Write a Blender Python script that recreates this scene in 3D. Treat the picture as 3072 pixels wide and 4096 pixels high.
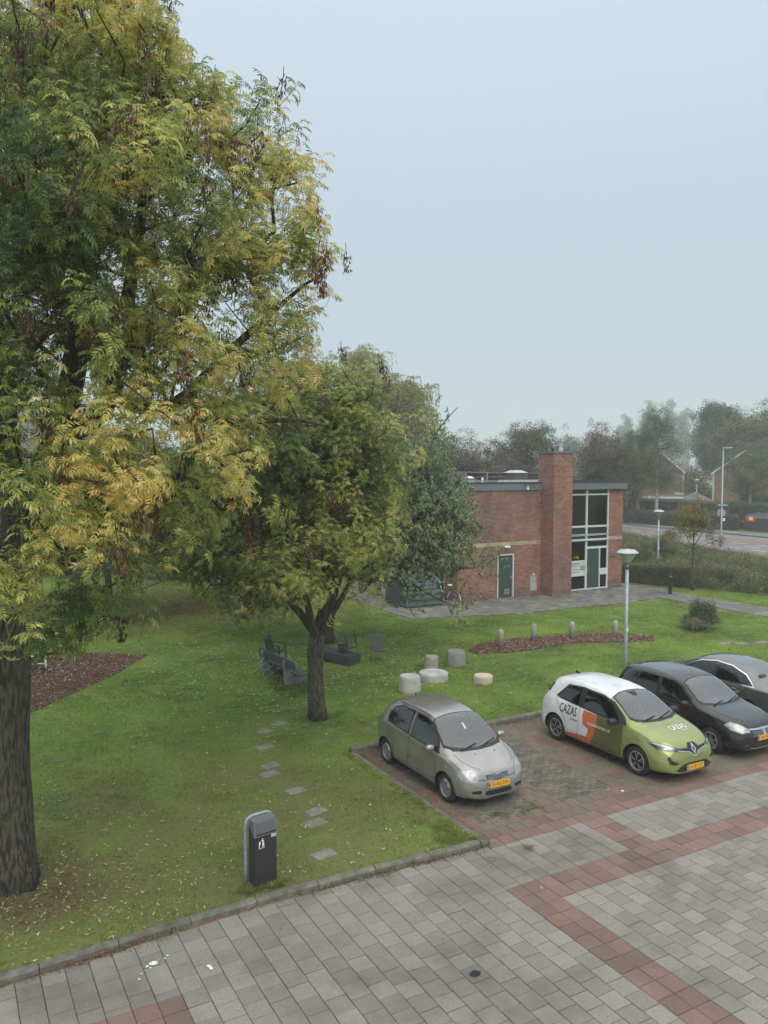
import bpy, bmesh, math, random
import numpy as np
from mathutils import Vector, Matrix, Euler, noise
from mathutils.bvhtree import BVHTree
from mathutils.geometry import delaunay_2d_cdt
PI = math.pi
rad = math.radians
S = bpy.context.scene
COL = S.collection
for o in list(bpy.data.objects): bpy.data.objects.remove(o)

# ------------------------------------------------------------ camera
CAM_H = 6.63
YAW, PITCH, ROLL = rad(29.387), rad(3.1146), rad(0.1726)
cd = bpy.data.cameras.new('camera'); cam = bpy.data.objects.new('camera', cd); COL.objects.link(cam)
fwd0 = Vector((math.sin(YAW), math.cos(YAW), 0)); right0 = Vector((math.cos(YAW), -math.sin(YAW), 0))
fwd = fwd0 * math.cos(PITCH) - Vector((0, 0, 1)) * math.sin(PITCH)
up0 = right0.cross(fwd)
rgt = right0 * math.cos(ROLL) + up0 * math.sin(ROLL); upv = -right0 * math.sin(ROLL) + up0 * math.cos(ROLL)
M = Matrix.Identity(4)
for i in range(3):
    M[i][0] = rgt[i]; M[i][1] = upv[i]; M[i][2] = -fwd[i]
M.translation = Vector((0, 0, CAM_H))
cam.matrix_world = M
cd.sensor_fit = 'VERTICAL'; cd.sensor_height = 36.0; cd.lens = 3185.0 / 4096 * 36.0
cd.clip_start = 0.1; cd.clip_end = 3000
S.camera = cam
S.render.resolution_x = 768; S.render.resolution_y = 1024
S.view_settings.view_transform = 'Standard'
try: S.view_settings.look = 'None'
except Exception: pass
S.view_settings.gamma = 1.0
S.view_settings.exposure = 0.22
S.cycles.volume_bounces = 2
S.cycles.transparent_max_bounces = 12

# ------------------------------------------------------------ sky and sun (foggy overcast)
SUN_EL, SUN_ROT = rad(48), rad(200)
W = bpy.data.worlds.new('World'); S.world = W; W.use_nodes = True
nt = W.node_tree; nt.nodes.clear()
wo = nt.nodes.new('ShaderNodeOutputWorld'); bg = nt.nodes.new('ShaderNodeBackground')
sk = nt.nodes.new('ShaderNodeTexSky'); sk.sky_type = 'NISHITA'; sk.sun_disc = False
sk.sun_elevation = SUN_EL; sk.sun_rotation = SUN_ROT; sk.dust_density = 4; sk.air_density = 1.0
tc = nt.nodes.new('ShaderNodeTexCoord'); sx = nt.nodes.new('ShaderNodeSeparateXYZ')
rp = nt.nodes.new('ShaderNodeValToRGB'); mx = nt.nodes.new('ShaderNodeMix'); mx.data_type = 'RGBA'
nt.links.new(tc.outputs['Generated'], sx.inputs[0]); nt.links.new(sx.outputs['Z'], rp.inputs[0])
els = rp.color_ramp.elements
els[0].position = 0.0; els[0].color = (4.9, 5.75, 6.2, 1)
els[1].position = 1.0; els[1].color = (16.5, 16.6, 16.6, 1)
for pos, c in ((0.12, (4.8, 5.8, 6.5)), (0.3, (5.2, 6.2, 7.1)), (0.5, (6.2, 7.2, 8.2)), (0.72, (11.8, 12.4, 13.0))):
    e = rp.color_ramp.elements.new(pos); e.color = (*c, 1)
mx.inputs[0].default_value = 0.12
nt.links.new(rp.outputs[0], mx.inputs[6]); nt.links.new(sk.outputs[0], mx.inputs[7])
nt.links.new(mx.outputs[2], bg.inputs[0]); bg.inputs[1].default_value = 0.10
nt.links.new(bg.outputs[0], wo.inputs[0])
sd = bpy.data.lights.new('sun', 'SUN'); sd.energy = 1.5; sd.angle = rad(50); sd.color = (1, 0.95, 0.86)
so = bpy.data.objects.new('sun', sd); COL.objects.link(so)
# direction the sun comes from: behind and left of the camera
sdir = Vector((math.sin(SUN_ROT) * math.cos(SUN_EL), math.cos(SUN_ROT) * math.cos(SUN_EL), math.sin(SUN_EL)))
so.rotation_euler = sdir.to_track_quat('Z', 'Y').to_euler()

# ------------------------------------------------------------ helpers: objects
def link(o, parent=None):
    COL.objects.link(o)
    if parent is not None: o.parent = parent
    return o
def tag(o, label=None, cat=None, group=None, kind=None):
    if label: o['label'] = label
    if cat: o['category'] = cat
    if group: o['group'] = group
    if kind: o['kind'] = kind
    return o
def thing(name, label, cat, loc=(0, 0, 0), rotz=0, group=None):
    o = bpy.data.objects.new(name, None); link(o); o.location = loc; o.rotation_euler = (0, 0, rotz)
    o.empty_display_size = 0.2
    return tag(o, label, cat, group)
def copy_tree(o, parent=None):
    c = o.copy(); COL.objects.link(c)
    if parent is not None: c.parent = parent
    for ch in o.children: copy_tree(ch, c)
    return c
class MB:
    def __init__(s): s.v = []; s.f = []; s.m = []; s.rnd = []
    def add(s, vs, fs, m=0, r=0.0):
        b = len(s.v); s.v.extend([tuple(p) for p in vs])
        for f in fs: s.f.append(tuple(b + i for i in f)); s.m.append(m); s.rnd.append(r)
        return s
    def box(s, x0, x1, y0, y1, z0, z1, m=0, r=0.0, skip=()):
        vs = [(x0,y0,z0),(x1,y0,z0),(x1,y1,z0),(x0,y1,z0),(x0,y0,z1),(x1,y0,z1),(x1,y1,z1),(x0,y1,z1)]
        fs = [(0,3,2,1),(4,5,6,7),(0,1,5,4),(1,2,6,5),(2,3,7,6),(3,0,4,7)]
        return s.add(vs, [f for i, f in enumerate(fs) if i not in skip], m, r)
    def bbox(s, x0, x1, y0, y1, z0, z1, b=0.01, m=0, r=0.0):
        # box with chamfered top edges
        vs = [(x0,y0,z0),(x1,y0,z0),(x1,y1,z0),(x0,y1,z0),(x0,y0,z1-b),(x1,y0,z1-b),(x1,y1,z1-b),(x0,y1,z1-b),
              (x0+b,y0+b,z1),(x1-b,y0+b,z1),(x1-b,y1-b,z1),(x0+b,y1-b,z1)]
        fs = [(0,3,2,1),(0,1,5,4),(1,2,6,5),(2,3,7,6),(3,0,4,7),(4,5,9,8),(5,6,10,9),(6,7,11,10),(7,4,8,11),(8,9,10,11)]
        return s.add(vs, fs, m, r)
    def obox(s, c, ax, ay, az, m=0, r=0.0):
        # box from centre and three half-axis vectors
        c = Vector(c); ax = Vector(ax); ay = Vector(ay); az = Vector(az)
        vs = [c + ax*i + ay*j + az*k for k in (-1,1) for (i,j) in ((-1,-1),(1,-1),(1,1),(-1,1))]
        return s.add(vs, [(0,3,2,1),(4,5,6,7),(0,1,5,4),(1,2,6,5),(2,3,7,6),(3,0,4,7)], m, r)
    def bar(s, p0, p1, w, h, m=0, up=(0,0,1)):
        p0 = Vector(p0); p1 = Vector(p1); d = (p1-p0); L = d.length; d.normalize()
        sd_ = d.cross(Vector(up));
        if sd_.length < 1e-4: sd_ = Vector((1,0,0))
        sd_.normalize(); u_ = sd_.cross(d)
        return s.obox((p0+p1)/2, d*L/2, sd_*w/2, u_*h/2, m)
    def tube(s, pts, rs, n=8, m=0, cap=True, r=0.0):
        pts = [Vector(p) for p in pts]
        if not hasattr(rs, '__len__'): rs = [rs]*len(pts)
        vs = []; fs = []; prev = None
        for i, p in enumerate(pts):
            d = (pts[min(i+1, len(pts)-1)] - pts[max(i-1, 0)])
            if d.length < 1e-9: d = Vector((0,0,1))
            d.normalize()
            if prev is None:
                a = d.orthogonal().normalized()
            else:
                a = prev - d*prev.dot(d)
                if a.length < 1e-6: a = d.orthogonal()
                a.normalize()
            prev = a; b = d.cross(a)
            for k in range(n):
                t = 2*PI*k/n; vs.append(p + (a*math.cos(t) + b*math.sin(t))*rs[i])
        for i in range(len(pts)-1):
            for k in range(n):
                k2 = (k+1) % n
                fs.append((i*n+k, i*n+k2, (i+1)*n+k2, (i+1)*n+k))
        if cap: fs.append(tuple(range(n-1, -1, -1))); fs.append(tuple((len(pts)-1)*n + k for k in range(n)))
        return s.add(vs, fs, m, r)
    def lathe(s, prof, n=24, c=(0,0,0), m=0, axis='z', cap=True):
        vs = []; fs = []
        for (r_, z_) in prof:
            for k in range(n):
                t = 2*PI*k/n; a, b = r_*math.cos(t), r_*math.sin(t)
                if axis == 'z': vs.append((c[0]+a, c[1]+b, c[2]+z_))
                elif axis == 'y': vs.append((c[0]+a, c[1]+z_, c[2]-b))
                else: vs.append((c[0]+z_, c[1]+a, c[2]+b))
        for i in range(len(prof)-1):
            for k in range(n):
                k2 = (k+1) % n; fs.append((i*n+k, i*n+k2, (i+1)*n+k2, (i+1)*n+k))
        if cap:
            if prof[0][0] > 1e-6: fs.append(tuple(range(n-1, -1, -1)))
            if prof[-1][0] > 1e-6: fs.append(tuple((len(prof)-1)*n+k for k in range(n)))
        return s.add(vs, fs, m)
    def prism(s, poly, z0, z1, m=0, r=0.0):
        n = len(poly); a = sum(poly[i][0]*poly[(i+1)%n][1]-poly[(i+1)%n][0]*poly[i][1] for i in range(n))
        if a < 0: poly = poly[::-1]
        vs = [(p[0],p[1],z0) for p in poly] + [(p[0],p[1],z1) for p in poly]
        fs = [tuple(range(n-1,-1,-1)), tuple(range(n, 2*n))] + [(i,(i+1)%n,n+(i+1)%n,n+i) for i in range(n)]
        return s.add(vs, fs, m, r)
    def sell(s, c, rx, ry, rz, e=0.6, n=16, h=10, m=0):
        vs = []; fs = []
        f = lambda w, q: math.copysign(abs(w)**q, w)
        for i in range(h+1):
            ph = -PI/2 + PI*i/h
            for k in range(n):
                t = 2*PI*k/n
                vs.append((c[0]+rx*f(math.cos(ph),e)*f(math.cos(t),e), c[1]+ry*f(math.cos(ph),e)*f(math.sin(t),e), c[2]+rz*f(math.sin(ph),e)))
        for i in range(h):
            for k in range(n):
                k2=(k+1)%n; fs.append((i*n+k,i*n+k2,(i+1)*n+k2,(i+1)*n+k))
        return s.add(vs, fs, m)
    def mesh(s, name, mats, smooth=False):
        me = bpy.data.meshes.new(name); me.from_pydata(s.v, [], s.f)
        if not isinstance(mats, (list, tuple)): mats = [mats]
        for mt in mats: me.materials.append(mt)
        me.polygons.foreach_set('material_index', s.m)
        if any(s.rnd):
            at = me.attributes.new('rnd', 'FLOAT', 'FACE'); at.data.foreach_set('value', s.rnd)
        if smooth: me.polygons.foreach_set('use_smooth', [True]*len(s.f))
        me.update()
        return me
    def build(s, name, mats, parent=None, smooth=False, loc=None):
        o = bpy.data.objects.new(name, s.mesh(name, mats, smooth)); link(o, parent)
        if loc: o.location = loc
        if smooth == 'auto':
            autosmooth(o)
        return o
def autosmooth(o, ang=35):
    me = o.data
    bm = bmesh.new(); bm.from_mesh(me)
    for f in bm.faces: f.smooth = True
    for e in bm.edges:
        if len(e.link_faces) == 2 and e.calc_face_angle(0) > rad(ang): e.smooth = False
    bm.to_mesh(me); bm.free()
def struct(name, mb, mats, label=None, smooth=False):
    o = mb.build(name, mats, None, smooth); o['kind'] = 'structure'
    return o

# ------------------------------------------------------------ helpers: materials
def mat(name, col, rough=0.6, metal=0.0, col2=None, scale=8.0, bump=0.0, bscale=None, spec=0.5, coat=0.0, detail=4.0, rndamt=0.0, col3=None, scale3=1.0, amt3=0.5, coatr=0.05, lo=0.35, hi=0.65, stretch=None, stain=None):
    m = bpy.data.materials.new(name); m.use_nodes = True; n = m.node_tree; b = n.nodes['Principled BSDF']
    b.inputs['Roughness'].default_value = rough; b.inputs['Metallic'].default_value = metal
    b.inputs['Specular IOR Level'].default_value = spec
    b.inputs['Coat Weight'].default_value = coat; b.inputs['Coat Roughness'].default_value = coatr
    b.inputs['Base Color'].default_value = (*col, 1)
    L = n.links.new
    last = None
    geo = n.nodes.new('ShaderNodeNewGeometry'); vec = geo.outputs['Position']
    if stretch:
        mp = n.nodes.new('ShaderNodeMapping'); mp.inputs['Scale'].default_value = stretch; L(vec, mp.inputs[0]); vec = mp.outputs[0]
    if col2 is not None:
        nz = n.nodes.new('ShaderNodeTexNoise'); nz.inputs['Scale'].default_value = scale; nz.inputs['Detail'].default_value = detail; L(vec, nz.inputs['Vector'])
        mr = n.nodes.new('ShaderNodeMapRange'); mr.inputs[1].default_value = lo; mr.inputs[2].default_value = hi; L(nz.outputs['Fac'], mr.inputs[0])
        mi = n.nodes.new('ShaderNodeMix'); mi.data_type = 'RGBA'; mi.inputs[6].default_value = (*col, 1); mi.inputs[7].default_value = (*col2, 1)
        L(mr.outputs[0], mi.inputs[0]); last = mi.outputs[2]
    if col3 is not None:
        nz = n.nodes.new('ShaderNodeTexNoise'); nz.inputs['Scale'].default_value = scale3; nz.inputs['Detail'].default_value = 5; L(vec, nz.inputs['Vector'])
        mr = n.nodes.new('ShaderNodeMapRange'); mr.inputs[1].default_value = 0.45; mr.inputs[2].default_value = 0.7; mr.inputs[4].default_value = amt3; L(nz.outputs['Fac'], mr.inputs[0])
        mi = n.nodes.new('ShaderNodeMix'); mi.data_type = 'RGBA'; mi.inputs[7].default_value = (*col3, 1)
        if last: L(last, mi.inputs[6])
        else: mi.inputs[6].default_value = (*col, 1)
        L(mr.outputs[0], mi.inputs[0]); last = mi.outputs[2]
    if stain:
        nz = n.nodes.new('ShaderNodeTexNoise'); nz.inputs['Scale'].default_value = stain[1]; nz.inputs['Detail'].default_value = 8; nz.inputs['Roughness'].default_value = .65; L(vec, nz.inputs['Vector'])
        mr = n.nodes.new('ShaderNodeMapRange'); mr.inputs[1].default_value = .48; mr.inputs[2].default_value = .68; mr.inputs[4].default_value = stain[2]; L(nz.outputs['Fac'], mr.inputs[0])
        mi = n.nodes.new('ShaderNodeMix'); mi.data_type = 'RGBA'; mi.inputs[7].default_value = (*stain[0], 1)
        if last: L(last, mi.inputs[6])
        else: mi.inputs[6].default_value = (*col, 1)
        L(mr.outputs[0], mi.inputs[0]); last = mi.outputs[2]
    if rndamt:
        oi = n.nodes.new('ShaderNodeObjectInfo'); at = n.nodes.new('ShaderNodeAttribute'); at.attribute_name = 'rnd'
        ad = n.nodes.new('ShaderNodeMath'); ad.operation = 'ADD'; L(oi.outputs['Random'], ad.inputs[0]); L(at.outputs['Fac'], ad.inputs[1])
        fr = n.nodes.new('ShaderNodeMath'); fr.operation = 'FRACT'; L(ad.outputs[0], fr.inputs[0])
        mr = n.nodes.new('ShaderNodeMapRange'); mr.inputs[3].default_value = 1 - rndamt; mr.inputs[4].default_value = 1 + rndamt; L(fr.outputs[0], mr.inputs[0])
        hs = n.nodes.new('ShaderNodeHueSaturation')
        L(mr.outputs[0], hs.inputs['Value'])
        if last: L(last, hs.inputs['Color'])
        else: hs.inputs['Color'].default_value = (*col, 1)
        last = hs.outputs[0]
    if last: L(last, b.inputs['Base Color'])
    if bump:
        nz = n.nodes.new('ShaderNodeTexNoise'); nz.inputs['Scale'].default_value = bscale or scale*2; nz.inputs['Detail'].default_value = 5; L(vec, nz.inputs['Vector'])
        bp = n.nodes.new('ShaderNodeBump'); bp.inputs['Strength'].default_value = bump; bp.inputs['Distance'].default_value = 0.02
        L(nz.outputs['Fac'], bp.inputs['Height']); L(bp.outputs[0], b.inputs['Normal'])
    return m
def leafmat(name, stops, trans=0.35, var=0.18, rough=0.45, spec=0.35):
    # colour by the instance's tint plus each leaf's own variation
    m = bpy.data.materials.new(name); m.use_nodes = True; n = m.node_tree; n.nodes.clear(); L = n.links.new
    out = n.nodes.new('ShaderNodeOutputMaterial')
    ai = n.nodes.new('ShaderNodeAttribute'); ai.attribute_type = 'INSTANCER'; ai.attribute_name = 'tint'
    al = n.nodes.new('ShaderNodeAttribute'); al.attribute_name = 'lv'
    ma = n.nodes.new('ShaderNodeMath'); ma.operation = 'MULTIPLY_ADD'; L(al.outputs['Fac'], ma.inputs[0]); ma.inputs[1].default_value = var; L(ai.outputs['Fac'], ma.inputs[2])
    r = n.nodes.new('ShaderNodeValToRGB'); L(ma.outputs[0], r.inputs[0])
    e = r.color_ramp.elements; e[0].position = stops[0][0]; e[0].color = (*stops[0][1], 1); e[1].position = stops[-1][0]; e[1].color = (*stops[-1][1], 1)
    for p, c in stops[1:-1]:
        q = r.color_ramp.elements.new(p); q.color = (*c, 1)
    # brightness variation per leaf
    mr = n.nodes.new('ShaderNodeMapRange'); mr.inputs[1].default_value = -1; mr.inputs[2].default_value = 1; mr.inputs[3].default_value = 0.75; mr.inputs[4].default_value = 1.25
    al2 = n.nodes.new('ShaderNodeAttribute'); al2.attribute_name = 'lb'; L(al2.outputs['Fac'], mr.inputs[0])
    hs = n.nodes.new('ShaderNodeHueSaturation'); L(r.outputs[0], hs.inputs['Color']); L(mr.outputs[0], hs.inputs['Value'])
    pb = n.nodes.new('ShaderNodeBsdfPrincipled'); pb.inputs['Roughness'].default_value = rough; pb.inputs['Specular IOR Level'].default_value = spec
    tr = n.nodes.new('ShaderNodeBsdfTranslucent'); mx_ = n.nodes.new('ShaderNodeMixShader'); mx_.inputs[0].default_value = trans
    L(hs.outputs[0], pb.inputs['Base Color']); L(hs.outputs[0], tr.inputs['Color'])
    L(pb.outputs[0], mx_.inputs[1]); L(tr.outputs[0], mx_.inputs[2]); L(mx_.outputs[0], out.inputs['Surface'])
    return m
def glassmat(name, tint=(0.35, 0.42, 0.42), refl=1.0, ior=1.5):
    m = bpy.data.materials.new(name); m.use_nodes = True; n = m.node_tree; n.nodes.clear(); L = n.links.new
    out = n.nodes.new('ShaderNodeOutputMaterial'); t = n.nodes.new('ShaderNodeBsdfTransparent'); t.inputs[0].default_value = (*tint, 1)
    g = n.nodes.new('ShaderNodeBsdfGlossy'); g.inputs['Roughness'].default_value = 0.02
    f = n.nodes.new('ShaderNodeFresnel'); f.inputs[0].default_value = ior
    mu = n.nodes.new('ShaderNodeMath'); mu.operation = 'MULTIPLY'; mu.inputs[1].default_value = refl; mu.use_clamp = True; L(f.outputs[0], mu.inputs[0])
    x = n.nodes.new('ShaderNodeMixShader'); L(mu.outputs[0], x.inputs[0]); L(t.outputs[0], x.inputs[1]); L(g.outputs[0], x.inputs[2]); L(x.outputs[0], out.inputs[0])
    return m

# ------------------------------------------------------------ helpers: scatter (geometry nodes; crowns, grass, litter only)
def proto_collection(name, meshes):
    c = bpy.data.collections.new(name)
    for i, me in enumerate(meshes):
        o = bpy.data.objects.new('sprig', me); c.objects.link(o)
    return c
def scatter(name, P, R, SC, T, coll, mats, parent=None, kind=None):
    P = np.asarray(P, dtype=np.float32); n = len(P)
    me = bpy.data.meshes.new(name); me.vertices.add(n); me.vertices.foreach_set('co', P.ravel())
    a = me.attributes.new('rot', 'FLOAT_VECTOR', 'POINT'); a.data.foreach_set('vector', np.asarray(R, dtype=np.float32).ravel())
    a = me.attributes.new('scl', 'FLOAT', 'POINT'); a.data.foreach_set('value', np.asarray(SC, dtype=np.float32).ravel())
    a = me.attributes.new('tint', 'FLOAT', 'POINT'); a.data.foreach_set('value', np.asarray(T, dtype=np.float32).ravel())
    for m_ in mats: me.materials.append(m_)
    o = bpy.data.objects.new(name, me); link(o, parent)
    g = bpy.data.node_groups.new(name, 'GeometryNodeTree')
    g.interface.new_socket('Geometry', in_out='INPUT', socket_type='NodeSocketGeometry')
    g.interface.new_socket('Geometry', in_out='OUTPUT', socket_type='NodeSocketGeometry')
    N = g.nodes.new; L = g.links.new
    gi = N('NodeGroupInput'); go = N('NodeGroupOutput'); ci = N('GeometryNodeCollectionInfo'); ci.inputs['Collection'].default_value = coll
    ci.inputs['Separate Children'].default_value = True; ci.inputs['Reset Children'].default_value = True
    ip = N('GeometryNodeInstanceOnPoints'); ip.inputs['Pick Instance'].default_value = True
    ar = N('GeometryNodeInputNamedAttribute'); ar.data_type = 'FLOAT_VECTOR'; ar.inputs['Name'].default_value = 'rot'
    asn = N('GeometryNodeInputNamedAttribute'); asn.data_type = 'FLOAT'; asn.inputs['Name'].default_value = 'scl'
    rv = N('FunctionNodeRandomValue'); rv.data_type = 'INT'; rv.inputs['Min'].default_value = 0; rv.inputs['Max'].default_value = len(coll.objects)-1
    for s_ in rv.inputs:
        if s_.name == 'Max' and s_.type == 'INT': s_.default_value = len(coll.objects)-1
        if s_.name == 'Min' and s_.type == 'INT': s_.default_value = 0
    m2p = N('GeometryNodeMeshToPoints')
    L(gi.outputs[0], m2p.inputs['Mesh']); L(m2p.outputs[0], ip.inputs['Points']); L(ci.outputs[0], ip.inputs['Instance'])
    L([s_ for s_ in rv.outputs if s_.type == 'INT'][0], ip.inputs['Instance Index'])
    e2r = N('FunctionNodeEulerToRotation'); L(ar.outputs['Attribute'], e2r.inputs[0]); L(e2r.outputs[0], ip.inputs['Rotation'])
    L(asn.outputs['Attribute'], ip.inputs['Scale']); L(ip.outputs[0], go.inputs[0])
    md = o.modifiers.new('scatter', 'NODES'); md.node_group = g
    if kind: o['kind'] = kind
    return o
def textmesh(txt, size=1.0, cache={}):
    # text as flat triangles: list of verts (x, y) and faces, centred
    cu = bpy.data.curves.new('t', 'FONT'); cu.body = txt; cu.size = size; cu.align_x = 'CENTER'; cu.align_y = 'CENTER'; cu.resolution_u = 3
    o = bpy.data.objects.new('t', cu); COL.objects.link(o)
    dg = bpy.context.evaluated_depsgraph_get(); me = o.evaluated_get(dg).to_mesh()
    vs = [(v.co.x, v.co.y) for v in me.vertices]; fs = [tuple(p.vertices) for p in me.polygons]
    o.evaluated_get(dg).to_mesh_clear(); bpy.data.objects.remove(o); bpy.data.curves.remove(cu)
    return vs, fs
# ============================================================ materials
RNG = random.Random(7)
LZ = 0.05   # level of lawn, paths and road
def grassmat(name, dark=1.0):
    m = bpy.data.materials.new(name); m.use_nodes = True; n = m.node_tree; L = n.links.new; b = n.nodes['Principled BSDF']
    b.inputs['Roughness'].default_value = 0.9; b.inputs['Specular IOR Level'].default_value = 0.15
    geo = n.nodes.new('ShaderNodeNewGeometry')
    def nz(sc, det=4, st=None):
        q = n.nodes.new('ShaderNodeTexNoise'); q.inputs['Scale'].default_value = sc; q.inputs['Detail'].default_value = det
        if st:
            mp = n.nodes.new('ShaderNodeMapping'); mp.inputs['Scale'].default_value = st; mp.inputs['Rotation'].default_value = (0, 0, 0.6); L(geo.outputs['Position'], mp.inputs[0]); L(mp.outputs[0], q.inputs['Vector'])
        else: L(geo.outputs['Position'], q.inputs['Vector'])
        return q.outputs['Fac']
    def mixc(fac, a, c, lo, hi, amt=1.0):
        mr = n.nodes.new('ShaderNodeMapRange'); mr.inputs[1].default_value = lo; mr.inputs[2].default_value = hi; mr.inputs[4].default_value = amt; L(fac, mr.inputs[0])
        x = n.nodes.new('ShaderNodeMix'); x.data_type = 'RGBA'; L(mr.outputs[0], x.inputs[0])
        if isinstance(a, tuple): x.inputs[6].default_value = (*a, 1)
        else: L(a, x.inputs[6])
        x.inputs[7].default_value = (*c, 1); return x.outputs[2]
    c = mixc(nz(0.35), (0.152, 0.226, 0.040), (0.084, 0.134, 0.030), 0.35, 0.65)
    c = mixc(nz(1.3, 5, (1, 3.5, 1)), c, (0.185, 0.225, 0.045), 0.5, 0.72, 0.75)
    c = mixc(nz(2.2, 6), c, (0.200, 0.175, 0.080), 0.56, 0.74, 0.75)
    # worn, dry turf under the near ash trees
    vm = n.nodes.new('ShaderNodeVectorMath'); vm.operation = 'DISTANCE'; vm.inputs[1].default_value = (4.0, 12.5, 0); L(geo.outputs['Position'], vm.inputs[0])
    mr = n.nodes.new('ShaderNodeMapRange'); mr.inputs[1].default_value = 2.0; mr.inputs[2].default_value = 11.0; mr.inputs[3].default_value = 1.0; mr.inputs[4].default_value = 0.0; L(vm.outputs['Value'], mr.inputs[0])
    mm = n.nodes.new('ShaderNodeMath'); mm.operation = 'MULTIPLY'; L(mr.outputs[0], mm.inputs[0]); L(nz(0.9, 5), mm.inputs[1])
    c = mixc(mm.outputs[0], c, (0.155, 0.135, 0.065), 0.18, 0.55, 0.62)
    vm2 = n.nodes.new('ShaderNodeVectorMath'); vm2.operation = 'DISTANCE'; vm2.inputs[1].default_value = (0.95, 13.2, 0); L(geo.outputs['Position'], vm2.inputs[0])
    mr2 = n.nodes.new('ShaderNodeMapRange'); mr2.inputs[1].default_value = .5; mr2.inputs[2].default_value = 2.0; mr2.inputs[3].default_value = 1.0; mr2.inputs[4].default_value = 0.0; L(vm2.outputs['Value'], mr2.inputs[0])
    mm2 = n.nodes.new('ShaderNodeMath'); mm2.operation = 'MULTIPLY'; L(mr2.outputs[0], mm2.inputs[0]); L(nz(2.5, 5), mm2.inputs[1])
    c = mixc(mm2.outputs[0], c, (0.120, 0.080, 0.055), 0.14, 0.42, 0.65)
    c = mixc(nz(14, 5), c, (0.050, 0.075, 0.020), 0.5, 0.75, 0.6)
    ai = n.nodes.new('ShaderNodeAttribute'); ai.attribute_type = 'INSTANCER'; ai.attribute_name = 'tint'
    hs = n.nodes.new('ShaderNodeHueSaturation'); L(c, hs.inputs['Color'])
    mr = n.nodes.new('ShaderNodeMapRange'); mr.inputs[3].default_value = dark; mr.inputs[4].default_value = dark*1.5; L(ai.outputs['Fac'], mr.inputs[0]); L(mr.outputs[0], hs.inputs['Value'])
    L(hs.outputs[0], b.inputs['Base Color'])
    bp = n.nodes.new('ShaderNodeBump'); bp.inputs['Strength'].default_value = 0.8; bp.inputs['Distance'].default_value = 0.03
    L(nz(28, 6), bp.inputs['Height']); L(bp.outputs[0], b.inputs['Normal'])
    return m
M_grass = grassmat('turf'); M_blade = grassmat('grass_blade', 1.15)
M_tile = mat('concrete_tile', (0.240, 0.226, 0.194), 0.85, col2=(0.300, 0.286, 0.25), scale=38, col3=(0.10, 0.10, 0.09), scale3=170, amt3=0.8, bump=0.5, bscale=90, rndamt=0.15, stain=((.125, .112, .088), .55, .75))
M_redtile = mat('red_concrete_tile', (0.200, 0.126, 0.106), 0.85, col2=(0.250, 0.158, 0.132), scale=30, col3=(0.11, 0.065, 0.052), scale3=120, amt3=0.7, bump=0.5, bscale=90, rndamt=0.16, stain=((.11, .085, .07), .7, .6))
M_baytile = mat('worn_bay_tile', (0.190, 0.115, 0.090), 0.88, col2=(0.150, 0.140, 0.100), scale=1.6, col3=(0.085, 0.075, 0.052), scale3=22, amt3=0.75, bump=0.5, bscale=80, rndamt=0.14)
M_clink = mat('grey_clinker', (0.132, 0.124, 0.104), 0.88, col2=(0.165, 0.135, 0.105), scale=1.8, col3=(0.075, 0.08, 0.055), scale3=25, amt3=0.8, bump=0.5, bscale=80, rndamt=0.3)
M_joint = mat('joint_sand', (0.034, 0.032, 0.024), 0.95, col2=(0.045, 0.056, 0.026), scale=3, col3=(0.10, 0.055, 0.035), scale3=1.2, amt3=0.4)
M_kerb = mat('kerb_concrete', (0.215, 0.205, 0.175), 0.9, col2=(0.13, 0.125, 0.10), scale=9, col3=(0.09, 0.10, 0.055), scale3=3, amt3=0.6, bump=0.6, bscale=70, rndamt=0.1, stain=((.07, .06, .045), 1.6, .7))
M_path = mat('path_tile', (0.190, 0.185, 0.160), 0.85, col2=(0.125, 0.125, 0.112), scale=1.2, col3=(0.085, 0.085, 0.075), scale3=40, amt3=0.5, bump=0.4, bscale=70, rndamt=0.26, stain=((.07, .07, .062), .35, .6))
M_asph = mat('asphalt', (0.155, 0.165, 0.170), 0.9, col2=(0.185, 0.195, 0.20), scale=0.5, col3=(0.11, 0.115, 0.12), scale3=8, amt3=0.4)
M_rasph = mat('red_asphalt', (0.205, 0.148, 0.132), 0.9, col2=(0.19, 0.15, 0.14), scale=0.6, col3=(0.18, 0.12, 0.11), scale3=8, amt3=0.4)
M_line = mat('road_paint', (0.62, 0.62, 0.60), 0.7, col2=(0.45, 0.45, 0.43), scale=3)
M_chip = mat('bark_chip', (0.115, 0.055, 0.038), 0.85, col2=(0.17, 0.095, 0.070), scale=9, rndamt=0.0)
M_soil = mat('soil', (0.040, 0.026, 0.018), 0.95, col2=(0.07, 0.04, 0.03), scale=20, bump=1.0, bscale=40)
M_brick = mat('red_brick', (0.265, 0.115, 0.080), 0.85, col2=(0.325, 0.150, 0.098), scale=0.8, col3=(0.165, 0.085, 0.075), scale3=0.35, amt3=0.8, rndamt=0.28)
M_cream = mat('cream_brick', (0.50, 0.42, 0.27), 0.85, col2=(0.40, 0.33, 0.22), scale=2, rndamt=0.12)
M_dbrick = mat('purple_brick', (0.130, 0.078, 0.068), 0.85, col2=(0.18, 0.105, 0.085), scale=3, rndamt=0.3)
M_mortar = mat('mortar', (0.50, 0.42, 0.34), 0.95, col2=(0.25, 0.20, 0.16), scale=1.5)
M_white = mat('white_frame', (0.60, 0.65, 0.61), 0.45, col2=(0.52, 0.57, 0.54), scale=2)
M_fascia = mat('fascia_panel', (0.135, 0.145, 0.155), 0.5, col2=(0.155, 0.165, 0.172), scale=0.8)
M_darkmetal = mat('dark_metal', (0.030, 0.034, 0.038), 0.5, col2=(0.05, 0.055, 0.06), scale=4)
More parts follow.
